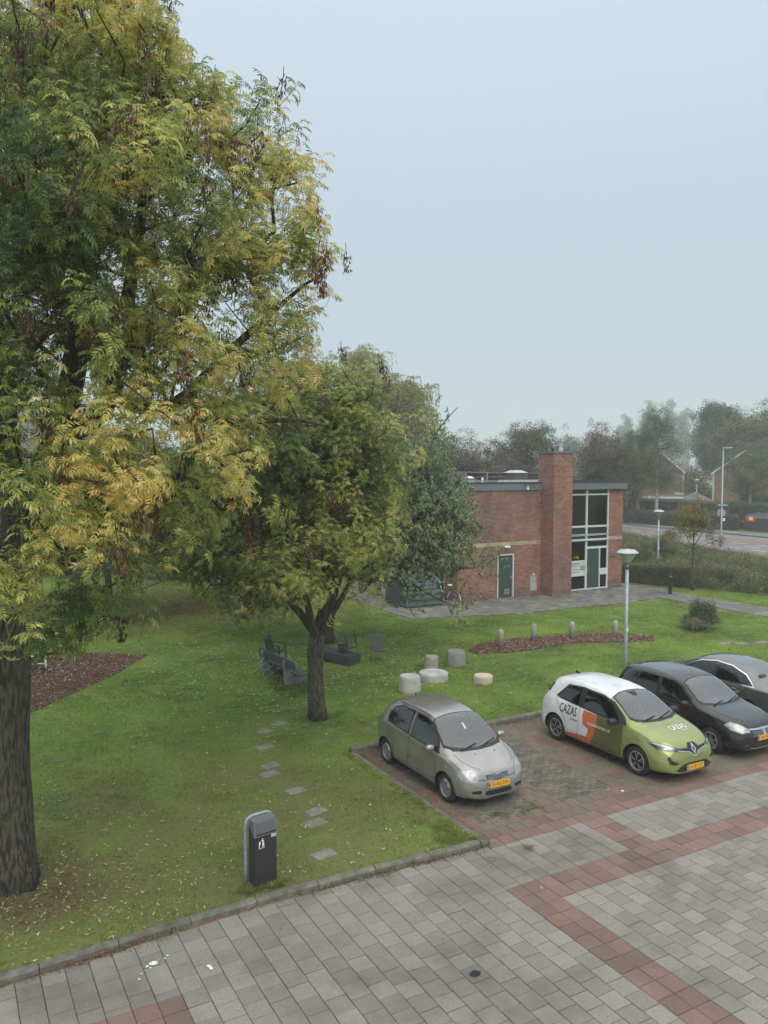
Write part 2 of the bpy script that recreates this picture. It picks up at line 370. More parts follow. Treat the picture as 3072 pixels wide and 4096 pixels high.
M_bitumen = mat('roof_bitumen', (0.065, 0.068, 0.068), 0.9, col2=(0.10, 0.105, 0.10), scale=0.9, col3=(0.09, 0.10, 0.05), scale3=1.5, amt3=0.5)
M_green = mat('green_door', (0.030, 0.062, 0.048), 0.45, col2=(0.036, 0.070, 0.055), scale=1.5)
M_galv = mat('galvanised', (0.36, 0.41, 0.43), 0.45, 0.35, col2=(0.27, 0.32, 0.34), scale=12)
M_zinc = mat('zinc_light', (0.50, 0.53, 0.53), 0.5, 0.2, col2=(0.4, 0.43, 0.43), scale=6)
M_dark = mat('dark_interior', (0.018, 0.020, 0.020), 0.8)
M_inter = mat('interior_wood', (0.10, 0.045, 0.030), 0.6, col2=(0.07, 0.032, 0.024), scale=3)
M_interw = mat('interior_wall', (0.20, 0.20, 0.19), 0.8)
M_glass = glassmat('window_glass', (0.42, 0.47, 0.45), 1.3, 1.6)
M_black = mat('black_plastic', (0.014, 0.015, 0.016), 0.45, col2=(0.02, 0.021, 0.022), scale=9)
M_whitep = mat('white_print', (0.78, 0.78, 0.76), 0.5)
M_yellowp = mat('yellow_print', (0.70, 0.55, 0.04), 0.5)
M_silver = mat('silver_metal', (0.55, 0.56, 0.57), 0.3, 0.9)

# ============================================================ ground
gnd_ = MB(); R_ = 1500
gnd_.add([(-R_, -300, -0.06), (R_, -300, -0.06), (R_, R_, -0.06), (-R_, R_, -0.06)], [(0, 1, 2, 3)])
struct('ground', gnd_, M_joint)
# paved bed under all car park tiles (joints show this)
pb = MB(); pb.box(-8, 60, -6, 16.25, -0.055, -0.012)
PAVE = struct('car_park_paving', pb, M_joint); 
KX = 8.30           # line of the kerb beside the first bay
def kerb_v(u): # front kerb line, slightly bowed
    return np.interp(u, [-8, 0.5, 2, 4, 6, 8.2], [10.7, 10.98, 11.05, 11.15, 11.13, 11.02])
# lawn: left part up to the front kerb, everything behind the bays
lawn = MB()
us = np.linspace(-60, KX-0.06, 30)
vs = []; 
for u in us: vs.append((u, kerb_v(max(u, -8)) + 0.13, LZ))
for u in us: vs.append((u, 16.6, LZ))
nn = len(us); fs = [(i, i+1, nn+i+1, nn+i) for i in range(nn-1)]
lawn.add(vs, fs)
lawn.add([(-60, 16.6, LZ), (KX-0.06, 16.6, LZ), (KX-0.06, 16.34, LZ), (56, 16.34, LZ), (56, 400, LZ), (-60, 400, LZ)], [(0, 1, 2, 3, 4, 5)])
lawn.add([(-400, 8, LZ), (-60, 8, LZ), (-60, 16.6, LZ), (-60, 400, LZ), (-400, 400, LZ)], [(0, 1, 2, 3, 4)])
lawn.add([(56, -200, LZ-.002), (1400, -200, LZ-.002), (1400, 1400, LZ-.002), (56, 1400, LZ-.002)], [(0, 1, 2, 3)])
lawn.add([(-400, 400, LZ-.002), (56, 400, LZ-.002), (56, 1400, LZ-.002), (-400, 1400, LZ-.002)], [(0, 1, 2, 3)])
LAWN = struct('lawn', lawn, M_grass)

# ---- tiles -------------------------------------------------------
T = 0.303
def shared_tile(w, l, h=0.045, b=0.006):
    q = MB(); q.bbox(-w/2, w/2, -l/2, l/2, -h, 0, b); return q
TM = {}
def tile_mesh(kind, w, l, m):
    k = (kind, round(w, 3), round(l, 3))
    if k not in TM: TM[k] = shared_tile(w, l).mesh('tile', m)
    return TM[k]
cam2 = Vector((0, 0, CAM_H))
def vis(u, v):   # inside the picture, roughly
    p = Vector((u, v, 0)) - cam2; d = p.dot(fwd); 
    if d < 1: return False
    x = p.dot(rgt)/d*3185; y = -p.dot(upv)/d*3185
    return -2100 < x < 2500 and -2300 < y < 2600
tiles = []   # (kind, u, v, w, l)
P0u, P0v = 7.70, 9.71
def kind_at(u, v):
    if 9.104 < v < 9.71 and u > 7.7: return 'red'
    if 7.7 < u < 8.306 and v < 9.104: return 'red'
    if 10.44 < u < 11.05 and 9.71 < v < 10.92: return 'red'
    if 9.10 < v < 9.70 and u < 2.55: return 'red'
    return 'grey'
ci0 = -50
for ci in range(ci0, 80):
    u = P0u + (ci + 0.5)*T
    if u > 30: break
    off = 0.5 if ci % 2 else 0.0
    v = P0v
    # grey field between band and bay edge, and below the band: running bond along v
    segs = []
    vmax = (kerb_v(u) - 0.02) if u < KX - 0.05 else 10.92
    def fill(a, b, kind, o):
        # a < b ; joints at b - (k+o)*T
        x = b
        first = True
        while x > a + 0.03:
            l = T*(0.5 if (first and o) else 1.0); first = False
            l = min(l, x - a)
            tiles.append((kind, u, x - l/2, T, l)); x -= l
    if u > 7.7 + 0.01:
        fill(9.71, vmax, 'red' if 10.44 < u < 11.05 else 'grey', off if not 10.44 < u < 11.05 else 0)
        fill(9.104, 9.71, 'red', 0)
        if u < 8.306: fill(4.0, 9.104, 'red', 0)
        else: fill(4.0, 9.104, 'grey', off)
    elif u < 2.55:
        fill(9.70, vmax, 'grey', off); fill(9.094, 9.70, 'red', 0); fill(4.0, 9.094, 'grey', off)
    else:
        fill(4.0, vmax, 'grey', off)
# bay edge: one straight red course, then the bays
for ci in range(2, 80):
    u = P0u + (ci+0.5)*T + 0.02
    if u < KX + 0.05 or u > 31: continue
    tiles.append(('red', u, 11.07, T, T))
# brown tiles in bays with a clinker panel in the middle of every bay
clinks = []
bayc = [9.50, 11.50, 13.98, 16.46, 18.95, 21.4, 23.9, 26.4, 28.9]
r = 0; v = 11.225
while v < 16.1:
    vc = v + T/2
    u = KX + 0.05 + (T/2 if r % 2 else T)
    if r % 2 == 0: tiles.append(('bay', KX + .05 + T/4, vc, T/2, T))
    while u < 31:
        inpanel = any(abs(u - c) < 0.60 for c in bayc) and 11.80 < vc < 15.15
        if not inpanel:
            tiles.append(('bay', u, vc, T, T))
        u += T
    v += T; r += 1
rr = 0
for c in bayc:
    # panel limits follow the tile gaps
    u0, u1 = c - 0.72, c + 0.70
    v = 11.78; k = 0
    while v < 15.16:
        u = u0 + (0.0 if k % 2 else -0.105)
        while u < u1:
            a = max(u, u0); b = min(u + 0.207, u1)
            if b - a > 0.04: clinks.append(((a+b)/2, v + 0.052, b - a, 0.104))
            u += 0.21
        v += 0.106; k += 1
def place_tiles(lst, kname, pname, m, nmax, zt):
    lst = [t for t in lst if vis(t[0], t[1])]
    lst.sort(key=lambda t: (t[0]**2 + t[1]**2))
    near, far = lst[:nmax], lst[nmax:]
    for (u, v, w, l) in near:
        o = bpy.data.objects.new(pname, tile_mesh(kname, w - 0.009, l - 0.009, m)); link(o, PAVE)
        o.location = (u + RNG.uniform(-.0015, .0015), v + RNG.uniform(-.0015, .0015), zt + RNG.uniform(-.003, .003))
        o.rotation_euler = (RNG.gauss(0, .006), RNG.gauss(0, .006), RNG.gauss(0, .006))
    if far:
        q = MB()
        for (u, v, w, l) in far:
            dz = RNG.uniform(-.003, .003); w -= .009; l -= .009
            q.bbox(u-w/2, u+w/2, v-l/2, v+l/2, zt-.045+dz, zt+dz, .006, 0, RNG.random() + .001)
        q.build(pname, m, PAVE)['kind'] = 'stuff'
place_tiles([t[1:] for t in tiles if t[0] == 'grey'], 'g', 'grey_tile', M_tile, 300, 0.0)
place_tiles([t[1:] for t in tiles if t[0] == 'red'], 'r', 'red_tile', M_redtile, 300, 0.0)
# bay tiles: clipped around clinker panels
bt = []
for t in tiles:
    if t[0] != 'bay': continue
    u, v, w, l = t[1:]
    a, b = u - w/2, u + w/2
    for c in bayc:
        if 11.77 < v < 15.17:
            if a < c - 0.72 < b: b = c - 0.72
            if a < c + 0.70 < b: a = c + 0.70
            if a >= c - 0.721 and b <= c + 0.701: b = a
    if b - a > 0.04: bt.append(((a+b)/2, v, b - a, l))
place_tiles(bt, 'b', 'bay_tile', M_baytile, 300, -0.002)
place_tiles(clinks, 'c', 'clinker_brick', M_clink, 300, -0.003)

# ---- kerbs: every stone a part ----------------------------------
kb = MB(); kb.box(-8.3, 8.2, 11.3, 11.32, -0.05, 0.0)
KERB = struct('kerb', kb, M_joint)
def kerbstone(p0, p1, w=0.12, h=0.10, side=1, hh=0.0):
    q = MB(); p0 = Vector(p0); p1 = Vector(p1); L_ = (p1-p0).length - 0.012
    q.add([(0,0,-.04),(L_,0,-.04),(L_,w,-.04),(0,w,-.04),(0,0,h-.03),(L_,0,h-.03),(0,.03,h),(L_,.03,h),(L_,w,h),(0,w,h)],
          [(0,3,2,1),(0,1,5,4),(4,5,7,6),(6,7,8,9),(1,2,8,7,5),(0,4,6,9,3),(2,3,9,8)])
    o = q.build('kerb_stone', M_kerb, KERB); o.location = p0; o.rotation_euler = (0, RNG.gauss(0, .004), math.atan2((p1-p0).y, (p1-p0).x)); return o
x = -6.1
while x < 8.0:
    x2 = min(x + 1.02, 8.18)
    kerbstone((x, float(kerb_v(x)), 0), (x2, float(kerb_v(x2)), 0)); x = x2
# narrow pink brick gutter strip along the left half of the kerb
gx = -4.0
while gx < 5.0:
    q = MB(); q.bbox(0.004, 0.196, -0.048, 0.0, -.03, 0.004, .005)
    o = q.build('gutter_brick', M_redtile, KERB); o.location = (gx, float(kerb_v(gx)) - 0.004, 0.0); o.rotation_euler = (0, 0, 0.035 if gx < 4 else 0)
    gx += 0.2
kerbstone((8.19, 11.00, 0), (8.37, 11.00, 0), 0.22, 0.10)
# low edging along the first bay, then the raised back kerb
v = 11.22
while v < 16.1:
    q = MB(); q.bbox(-0.05, 0.05, 0, 0.99, -.04, 0.055, .012); o = q.build('kerb_stone', M_kerb, KERB); o.location = (8.30, v, 0); o.rotation_euler = (0, 0, RNG.gauss(0, .004)); v += 1.0
x = 8.30
while x < 31:
    kerbstone((x, 16.22, 0), (x + 1.0, 16.22, 0), 0.13, 0.13); x += 1.0

# ---- stepping slabs in the lawn ---------------------------------
M_slab = mat('slab_concrete', (0.235, 0.225, 0.195), 0.9, col2=(0.16, 0.155, 0.13), scale=5, bump=.4, bscale=60)
def slab(u, v, rz, lab, w=0.40, l=0.27):
    q = MB(); q.bbox(-w/2, w/2, -l/2, l/2, -.03, LZ + .012, .01)
    n0 = len(q.v)
    o = q.build('stepping_slab', M_slab); o.location = (u, v, 0); o.rotation_euler = (0, 0, rz)
    tag(o, lab, 'paving slab', 'stepping slabs sunk in the lawn')
slab(7.56, 18.95, 0.35, 'grey slab in the lawn closest to the foot of the forked tree')
slab(7.02, 18.55, 0.25, 'grey half-buried slab touching the slab nearest the forked tree')
slab(6.62, 17.50, 0.1, 'lone grey slab, second step down from the forked tree')
slab(6.33, 16.32, 0.25, 'upper slab of the pair midway down the stepping row')
slab(6.13, 15.88, 0.2, 'lower slab of the pair midway down the stepping row')
slab(6.27, 14.77, 0.15, 'grey slab with a dead leaf, between the two slab pairs')
slab(6.22, 13.68, 0.3, 'upper slab of the pair up and right of the litter bin')
slab(5.99, 13.22, 0.2, 'lower slab of the pair up and right of the litter bin')
slab(5.63, 12.05, 0.15, 'last grey slab, nearest the kerb, right of the litter bin')
slab(25.9, 19.7, 0.1, 'first pale slab in the grass behind the black hatchback', .5, .3)
slab(26.5, 19.4, 0.1, 'middle pale slab in the grass behind the black hatchback', .5, .3)
slab(27.4, 19.1, 0.1, 'pinkish slab in the grass at the right edge behind the grey saloon', .6, .35)
q = MB(); q.bbox(-.07, .07, -.05, .05, 0, LZ + .07, .012); o = q.build('marker_block', M_kerb); o.location = (8.06, 18.36, 0); o.rotation_euler = (0, 0, .5)
tag(o, 'small grey concrete block in the grass below the forked tree trunk', 'block')

# ---- bark beds ---------------------------------------------------
def bed(name, poly, lab, nchip, seed):
    q = MB(); q.prism(poly, LZ - .02, LZ + .006); o = struct(name, q, M_soil); 
    rg = random.Random(seed); xs = [p[0] for p in poly]; ys = [p[1] for p in poly]
    def inside(x, y):
        c = False; j = len(poly) - 1
        for i in range(len(poly)):
            (xi, yi), (xj, yj) = poly[i], poly[j]
            if (yi > y) != (yj > y) and x < (xj-xi)*(y-yi)/(yj-yi)+xi: c = not c
            j = i
        return c
    P = []; R = []; SC = []; TT = []
    while len(P) < nchip:
        x, y = rg.uniform(min(xs)-.15, max(xs)+.15), rg.uniform(min(ys)-.15, max(ys)+.15)
        if not inside(x, y):
            if rg.random() > 0.02: continue
        P.append((x, y, LZ + .008 + rg.random()*.03)); R.append((rg.gauss(0, .35), rg.gauss(0, .35), rg.uniform(0, 6.28))); SC.append(rg.uniform(.6, 1.5)); TT.append(rg.random()**2)
    scatter('bark_chips', P, R, SC, TT, CHIPS, [M_chipl], o, 'stuff')
def chipmesh(sd):
    rg = random.Random(sd); q = MB()
    q.box(-.028, .028, -.011, .011, 0, .006); me = q.mesh('chip', M_chipl); return me
M_chipl = leafmat('bark_chip_tint', [(0, (0.085, 0.040, 0.028)), (0.5, (0.16, 0.085, 0.06)), (1, (0.42, 0.31, 0.24))], trans=0.0, rough=0.8)
CHIPS = proto_collection('chips', [chipmesh(i) for i in range(2)])
bed('bark_bed', [(16.6, 23.3), (16.75, 22.75), (17.9, 22.35), (19.3, 22.35), (21.0, 22.45), (22.6, 21.7), (23.9, 21.25), (24.5, 21.9), (23.9, 22.75), (22.3, 23.7), (20.5, 24.0), (19.0, 24.25), (17.6, 24.0)], '', 9000, 3)
bed('bark_bed', [(6.4, 28.3), (5.0, 26.2), (2.2, 23.1), (0.0, 21.8), (-4, 21.8), (-4, 30), (1.5, 30.6), (4.2, 29.9)], '', 16000, 4)

# ---- path in front of the building ------------------------------
pp = MB(); poly = [(18.05, 32.8), (18.0, 29.45), (20.2, 28.95), (23.15, 28.15), (26.6, 28.3), (29.1, 28.0), (32.1, 28.3), (32.3, 26.5), (32.3, 10), (34.45, 10), (34.4, 24), (34.3, 28.8), (35.0, 31.1), (35.0, 33), (22.2, 33), (22.2, 40), (18.4, 40)]
pp.prism(poly, LZ - .03, LZ + .003); PATH = struct('path', pp, M_joint)
ptl = []
def inpoly(x, y, poly):
    c = False; j = len(poly) - 1
    for i in range(len(poly)):
        (xi, yi), (xj, yj) = poly[i], poly[j]
        if (yi > y) != (yj > y) and x < (xj-xi)*(y-yi)/(yj-yi)+xi: c = not c
        j = i
    return c
for i in range(-10, 70):
    for j in range(-65, 40):
        u = 18 + (i+.5)*T; v = 28.6 + (j + (.5 if i % 2 else 0))*T
        if inpoly(u, v, poly) and not (22.2 < u < 33.5 and v > 32.0): ptl.append((u, v))
ptl.sort(key=lambda t: t[0]**2 + t[1]**2)
far = MB()
for k, (u, v) in enumerate(ptl):
    if k < 300:
        o = bpy.data.objects.new('path_tile', tile_mesh('p', T-.01, T-.01, M_path)); link(o, PATH); o.location = (u, v, LZ + .03 + RNG.uniform(-.004, .004)); o.rotation_euler = (RNG.gauss(0, .008), RNG.gauss(0, .008), RNG.gauss(0, .01))
    else:
        dz = RNG.uniform(-.004, .004); far.bbox(u-.146, u+.146, v-.146, v+.146, LZ-.01, LZ+.03+dz, .006, 0, RNG.random()+.001)
far.build('path_tile', M_path, PATH)['kind'] = 'stuff'

# ---- road --------------------------------------------------------
def offs(vs_, us_, v): return float(np.interp(v, vs_, us_))
NV = [-60, 20, 37.5, 44.1, 51.4, 58, 68, 85, 110, 160]; NU = [44, 49.5, 54.1, 55.85, 58.6, 61.5, 66, 75, 90, 124]
F1V = [-60, 20, 40.2, 47.5, 53.8, 60, 68, 85, 110, 160]; F1U = [48, 53.6, 57.9, 59.3, 61.3, 63.2, 67.2, 76.6, 91.6, 126]
F2V = [-60, 20, 48, 56, 64.6, 70, 85, 110, 160]; F2U = [54, 59, 62.9, 65.0, 67.0, 68.8, 78, 93.5, 128]
F3V = [-60, 20, 47.2, 51, 59, 67.7, 75, 90, 110, 160]; F3U = [61, 64.5, 67.9, 67.9, 68.5, 70.2, 73.5, 82.5, 96, 130]
F4V = [-60, 20, 48.6, 61, 69.4, 76, 90, 110, 160]; F4U = [64, 67.5, 70.0, 70.7, 71.9, 75, 83.6, 97.5, 132]
vv = np.concatenate([np.arange(-60, 36, 6), np.arange(36, 80, 1.5), np.arange(80, 160, 6)])
def ribbon(A, B, z, q, m=0, z2=None):
    vs_ = []; 
    for v in vv: vs_.append((offs(*A, v), v, z)); vs_.append((offs(*B, v), v, z if z2 is None else z2))
    q.add(vs_, [(2*i, 2*i+1, 2*i+3, 2*i+2) for i in range(len(vv)-1)], m)
A_, B_, C_, D_, E_ = (NV, NU), (F1V, F1U), (F2V, F2U), (F3V, F3U), (F4V, F4U)
q = MB(); ribbon(A_, E_, LZ + .008, q); struct('road', q, M_asph)
q = MB(); ribbon((NV, [u + .9 for u in NU]), B_, LZ + .013, q); ribbon(C_, D_, LZ + .013, q); struct('cycle_lane', q, M_rasph)
q = MB(); ribbon((NV, [u - .2 for u in NU]), (NV, [u + .9 for u in NU]), LZ + .02, q); ribbon((F4V, [u-.05 for u in F4U]), (F4V, [u + 3.2 for u in F4U]), LZ + .09, q); struct('pavement', q, M_path)
q = MB()
for (A, w) in ((B_, .17), (C_, .17)):
    v = 30
    while v < 90:
        u0, u1 = offs(*A, v), offs(*A, v + 1.0); d = Vector((u1-u0, 1.0, 0)).normalized(); s_ = Vector((d.y, -d.x, 0))*w/2; p = Vector((u0, v, LZ + .018))
        q.add([p - s_, p + s_, p + s_ + d*1.5, p - s_ + d*1.5], [(0, 1, 2, 3)]); v += 2.6
v = 30
while v < 90:
    u0 = (offs(*B_, v) + offs(*C_, v))/2; u1 = (offs(*B_, v+1) + offs(*C_, v+1))/2; d = Vector((u1-u0, 1, 0)).normalized(); s_ = Vector((d.y, -d.x, 0))*.085; p = Vector((u0, v, LZ + .014))
    q.add([p - s_, p + s_, p + s_ + d*1.6, p - s_ + d*1.6], [(0, 1, 2, 3)]); v += 4.2
ribbon((F3V, [u - .35 for u in F3U]), (F3V, [u - .23 for u in F3U]), LZ + .018, q)
struct('road_markings', q, M_line)
# ============================================================ brick building
BLD = thing('brick_building', 'two-storey red brick building with a grey fascia, brick chimney and glazed entrance', 'building', (0, 0, LZ))
NBR = [0]
unit_brick = {}
def brick_wall(wall, p0, du, nrm, length, z0, z1, openings=(), nobj=0, seed=1, cream=(2.70, 2.89), plinth=0.42):
    # p0 start corner on the face plane, du unit direction, nrm outward normal; bricks proud 6 mm of the recessed mortar
    rg = random.Random(seed); du = Vector(du); nrm = Vector(nrm); p0 = Vector(p0)
    q = MB(); ph = 0.0625; pl = 0.22; bh = 0.047; bl = 0.21
    nrow = int((z1 - z0)/ph); objs = 0
    def emit(a, b, zc, z2, row):
        nonlocal objs
        zz = z0 + row*ph
        mi = 1 if cream[0] <= zz + .03 <= cream[1] else (2 if zz < plinth and rg.random() < .8 else (2 if rg.random() < .03 else 0))
        pr = 0.006 + rg.random()*.003
        c = p0 + du*(a+b)/2 + Vector((0, 0, 1))*(zc+z2)/2 + nrm*(pr/2 - .004)
        if objs < nobj and mi == 0 and abs(b-a-bl) < .001:
            k = 'u'
            if k not in unit_brick:
                w = MB(); w.box(-.5, .5, -.5, .5, -.5, .5); unit_brick[k] = w.mesh('brick', M_brick)
            o = bpy.data.objects.new('brick', unit_brick[k]); link(o, wall); o.location = c
            o.rotation_euler = (0, 0, math.atan2(du.y, du.x)); o.scale = (b-a, .018, bh); objs += 1
        else:
            q.obox(c, du*(b-a)/2, nrm*.009, Vector((0, 0, (z2-zc)/2)), mi, rg.random() + .001)
    for r_ in range(nrow):
        zc = z0 + r_*ph + .005; z2 = zc + bh
        x = -rg.choice([0, .11, .055, .165])
        ops = [(o[0], o[1]) for o in openings if o[2] < z2 and o[3] > zc]
        while x < length:
            l = bl if rg.random() < .72 else .10
            a, b = max(x, 0), min(x + l, length)
            segs = [(a, b)]
            for (oa, ob) in ops:
                ns = []
                for (s0, s1) in segs:
                    if ob <= s0 or oa >= s1: ns.append((s0, s1)); continue
                    if s0 < oa: ns.append((s0, oa))
                    if ob < s1: ns.append((ob, s1))
                segs = ns
            for (s0, s1) in segs:
                if s1 - s0 > .02: emit(s0, s1, zc, z2, r_)
            x += l + .010
    o = q.build('bricks', [M_brick, M_cream, M_dbrick], wall); o['kind'] = 'stuff'
def wallpart(mb, name='wall', m=None):
    return mb.build(name, m or M_mortar, BLD)
U0, U1, VW = 22.28, 33.56, 32.15
ZT = 5.50
# --- front wall left of the chimney
q = MB()
DL, DR, DT = 24.71, 25.75, 2.25
q.box(U0+.004, DL, VW, VW + .2, 0, ZT); q.box(DL, DR, VW, VW + .2, DT, ZT); q.box(DR, 27.54, VW, VW + .2, 0, ZT)
w = wallpart(q)
brick_wall(w, (U0, VW, 0), (1, 0, 0), (0, -1, 0), 27.52 - U0, 0, ZT, [(DL - U0, DR - U0, 0, DT), (26.85 - U0, 27.3 - U0, .27, 1.02), (22.70-U0, 23.1-U0, 4.64, 4.86), (DL-.02-U0, DR+.02-U0, DT, DT+.24)], 0, 11)
# soldier course over the door
for k in range(15):
    a = DL - .02 + k*.0727; s = MB(); s.box(a + .004, a + .066, VW - .01, VW + .01, DT + .012, DT + .225); s.build('lintel_brick', M_brick, w)
# --- green side door with frame, louvre, lamp
d = MB(); d.box(DL + .06, DR - .06, VW + .05, VW + .10, .03, DT - .06); D = d.build('door', M_green, BLD)
f = MB(); f.box(DL, DL + .06, VW - .02, VW + .12, 0, DT); f.box(DR - .06, DR, VW - .02, VW + .12, 0, DT); f.box(DL + .06, DR - .06, VW - .02, VW + .12, DT - .06, DT); f.build('door_frame', M_white, D)
f = MB(); f.box(DR - .52, DR - .24, VW + .035, VW + .052, .18, .44); f.build('door_vent', M_zinc, D)
f = MB()
for k in range(3): f.box(DR - .49, DR - .27, VW + .026, VW + .036, .21 + k*.075, .255 + k*.075)
f.build('vent_slats', M_black, D)
f = MB(); f.tube([(DR - .12, VW + .05, 1.06), (DR - .12, VW + .0, 1.06), (DR - .24, VW + .0, 1.06)], .012, 6); f.box(DR - .14, DR - .10, VW + .04, VW + .052, .97, 1.12); f.build('door_handle', M_silver, D)
f = MB(); f.box(DL, DR, VW - .05, VW + .05, -.02, .03); f.build('door_sill', M_path, BLD)
f = MB(); f.sell((25.28, VW - .07, 2.62), .17, .07, .06, .5); f.build('wall_lamp', M_whitep, BLD, True)
# --- louvre grille with recessed slats
g = MB(); GX0, GX1 = 26.83, 27.19
g = MB(); g.box(26.87, 27.19, VW - .004, VW + .1, .27, 1.02); 
gq = MB(); gq.box(26.85, 26.88, VW-.03, VW, .27, 1.02); gq.box(27.17, 27.195, VW-.03, VW, .27, 1.02); gq.box(26.88, 27.17, VW-.03, VW, .99, 1.02); gq.box(26.88, 27.17, VW-.03, VW, .27, .30)
G = gq.build('wall_grille', M_zinc, BLD)
for k in range(8):
    s = MB(); z = .33 + k*.082; s.add([(26.88, VW-.028, z), (27.17, VW-.028, z), (27.17, VW-.006, z+.06), (26.88, VW-.006, z+.06), (26.88, VW-.02, z-.004), (27.17, VW-.02, z-.004)], [(0, 1, 2, 3), (4, 5, 1, 0)]); s.build('slat', M_zinc, G)
s = MB()
for k in range(2): s.box(27.0 + k*.09, 27.06 + k*.09, VW - .02, VW, 1.08, 1.15)
s.build('vent_cap', M_whitep, BLD)
s = MB(); s.box(22.70, 23.10, VW - .015, VW, 4.64, 4.86); V_ = s.build('wall_grille', M_zinc, BLD)
for k in range(4): s = MB(); s.box(22.72, 23.08, VW - .025, VW - .016, 4.665 + k*.05, 4.69 + k*.05); s.build('slat', M_darkmetal, V_)
# --- chimney
CU0, CU1, CV = 27.52, 28.78, 31.18
q = MB(); q.box(CU0, CU1, CV, VW + .25, 0, 7.40); ch = q.build('chimney', M_mortar, BLD)
brick_wall(ch, (CU0, CV, 0), (1, 0, 0), (0, -1, 0), CU1 - CU0, 0, 7.40, (), 240, 21, cream=(99, 99))
brick_wall(ch, (CU0, VW + .25, 0), (0, -1, 0), (-1, 0, 0), VW + .25 - CV, 0, 7.40, (), 60, 22, cream=(99, 99))
brick_wall(ch, (CU1, CV, 0), (0, 1, 0), (1, 0, 0), VW + .25 - CV, 0, 7.40, (), 0, 23, cream=(99, 99))
q = MB(); q.box(CU0 - .07, CU1 + .07, CV - .07, VW + .32, 7.40, 7.50); q.build('chimney_cap', M_fascia, ch)
q = MB(); q.lathe([(.055, 7.5), (.055, 7.62), (.10, 7.63), (.10, 7.66), (.02, 7.70)], 12, (27.85, 31.7, 0)); q.build('flue_pipe', M_darkmetal, ch, True)
q = MB(); q.lathe([(.12, 7.5), (.12, 7.62), (.085, 7.66), (.085, 7.92), (.10, 7.93), (.10, 7.96)], 14, (28.4, 31.7, 0)); q.build('flue_pipe', M_zinc, ch, 'auto')
# --- right pier
q = MB(); q.box(32.50, U1-.004, VW + .15, VW + .4, 0, ZT); w2 = wallpart(q)
brick_wall(w2, (32.50, VW + .15, 0), (1, 0, 0), (0, -1, 0), U1 - 32.50, 0, ZT, (), 0, 31)
q = MB(); q.box(U1 - .2, U1, VW + .16, 45, 0, ZT); w4 = wallpart(q)
# --- left side wall, going away, with windows
q = MB(); VL1 = 46.0
LO = [(33.35, 34.45, .35, 2.1), (36.1, 37.6, .75, 2.1), (34.75, 37.2, 4.0, 5.35), (40, 42, .9, 2.1), (38.5, 41, 4.0, 5.35)]   # v0, v1, z0, z1
def cutwall(u0, u1, v0, v1, z0, z1, ops, q):
    zs = sorted({z0, z1, *[o[2] for o in ops], *[o[3] for o in ops]})
    for a, b in zip(zs[:-1], zs[1:]):
        cuts = sorted([(o[0], o[1]) for o in ops if o[2] < b - 1e-6 and o[3] > a + 1e-6]); x = v0
        for (c0, c1) in cuts:
            if c0 > x: q.box(u0, u1, x, c0, a, b)
            x = max(x, c1)
        if x < v1: q.box(u0, u1, x, v1, a, b)
cutwall(U0, U0 + .2, VW + .204, VL1, 0, ZT, LO, q)
q.box(U0, U0+.2, VW+.001, VW+.204, 0, ZT)
w3 = wallpart(q)
brick_wall(w3, (U0, VL1, 0), (0, -1, 0), (-1, 0, 0), VL1 - VW, 0, ZT, [(VL1 - o[1], VL1 - o[0], o[2], o[3]) for o in LO], 0, 41)
for (a, b, z0, z1) in LO:
    f = MB(); wv = .06
    f.box(U0 + .02, U0 + .10, a, a + wv, z0, z1); f.box(U0 + .02, U0 + .10, b - wv, b, z0, z1); f.box(U0 + .02, U0 + .10, a + wv, b - wv, z1 - wv, z1); f.box(U0 + .02, U0 + .10, a + wv, b - wv, z0, z0 + wv)
    mid = (a+b)/2; f.box(U0 + .02, U0 + .10, mid - .03, mid + .03, z0 + wv, z1 - wv)
    W_ = f.build('window_frame', M_white, BLD)
    for (c, d_) in ((a + wv, mid - .03), (mid + .03, b - wv)):
        g = MB(); g.box(U0 + .055, U0 + .065, c, d_, z0 + wv, z1 - wv); g.build('pane', M_glass, W_)
# --- entrance glazing u 28.4 .. 32.5, plane v = VW + .2
VG = VW + .20
def fr(q, a, b, z0, z1, d0=-.05, d1=.06): q.box(a, b, VG + d0, VG + d1, z0, z1)
q = MB()
GL, GM, GR = 28.82, 30.88, 32.50
fr(q, GL, GL + .07, 0, ZT); fr(q, GM - .07, GM + .05, 0, ZT, -.06, .06); fr(q, GR - .09, GR, 0, ZT)
for (z0, z1) in ((5.17, 5.25), (3.42, 3.52), (2.96, 3.05), (2.68, 2.79), (0.0, 0.07)): fr(q, GL, GR, z0, z1, -.075, .055)
fr(q, GM + .05, GR - .09, 2.24, 2.36, -.055, .05)
fr(q, GL + .07, GM - .07, 1.50, 1.62, -.055, .05)
fr(q, 31.83, 31.90, .07, 2.24, -.055, .05)
fr(q, 31.90, GR - .09, .77, 1.12, -.045, .03)
EF = q.build('entrance_frame', M_white, BLD)
q = MB(); q.box(GL, GR, VG - .10, VG - .076, 2.66, 2.69); q.box(GL, GR, VG-.09, VG-.076, 3.0, 3.02); q.build('drip_rail', M_darkmetal, EF)
def pane(a, b, z0, z1, m=None, name='pane', y0=.0, y1=.012): g = MB(); g.box(a, b, VG + y0, VG + y1, z0, z1); return g.build(name, m or M_glass, EF)
M_spandrel = mat('spandrel', (0.018, 0.028, 0.026), 0.15, spec=0.6)
for (a, b) in ((GL + .07, GM - .07), (GM + .05, GR - .09)):
    pane(a, b, 5.25, ZT); pane(a, b, 3.52, 5.17)
    pane(a, b, 3.05, 3.42, M_spandrel, 'spandrel_panel'); pane(a, b, 2.79, 2.96, M_spandrel, 'spandrel_panel')
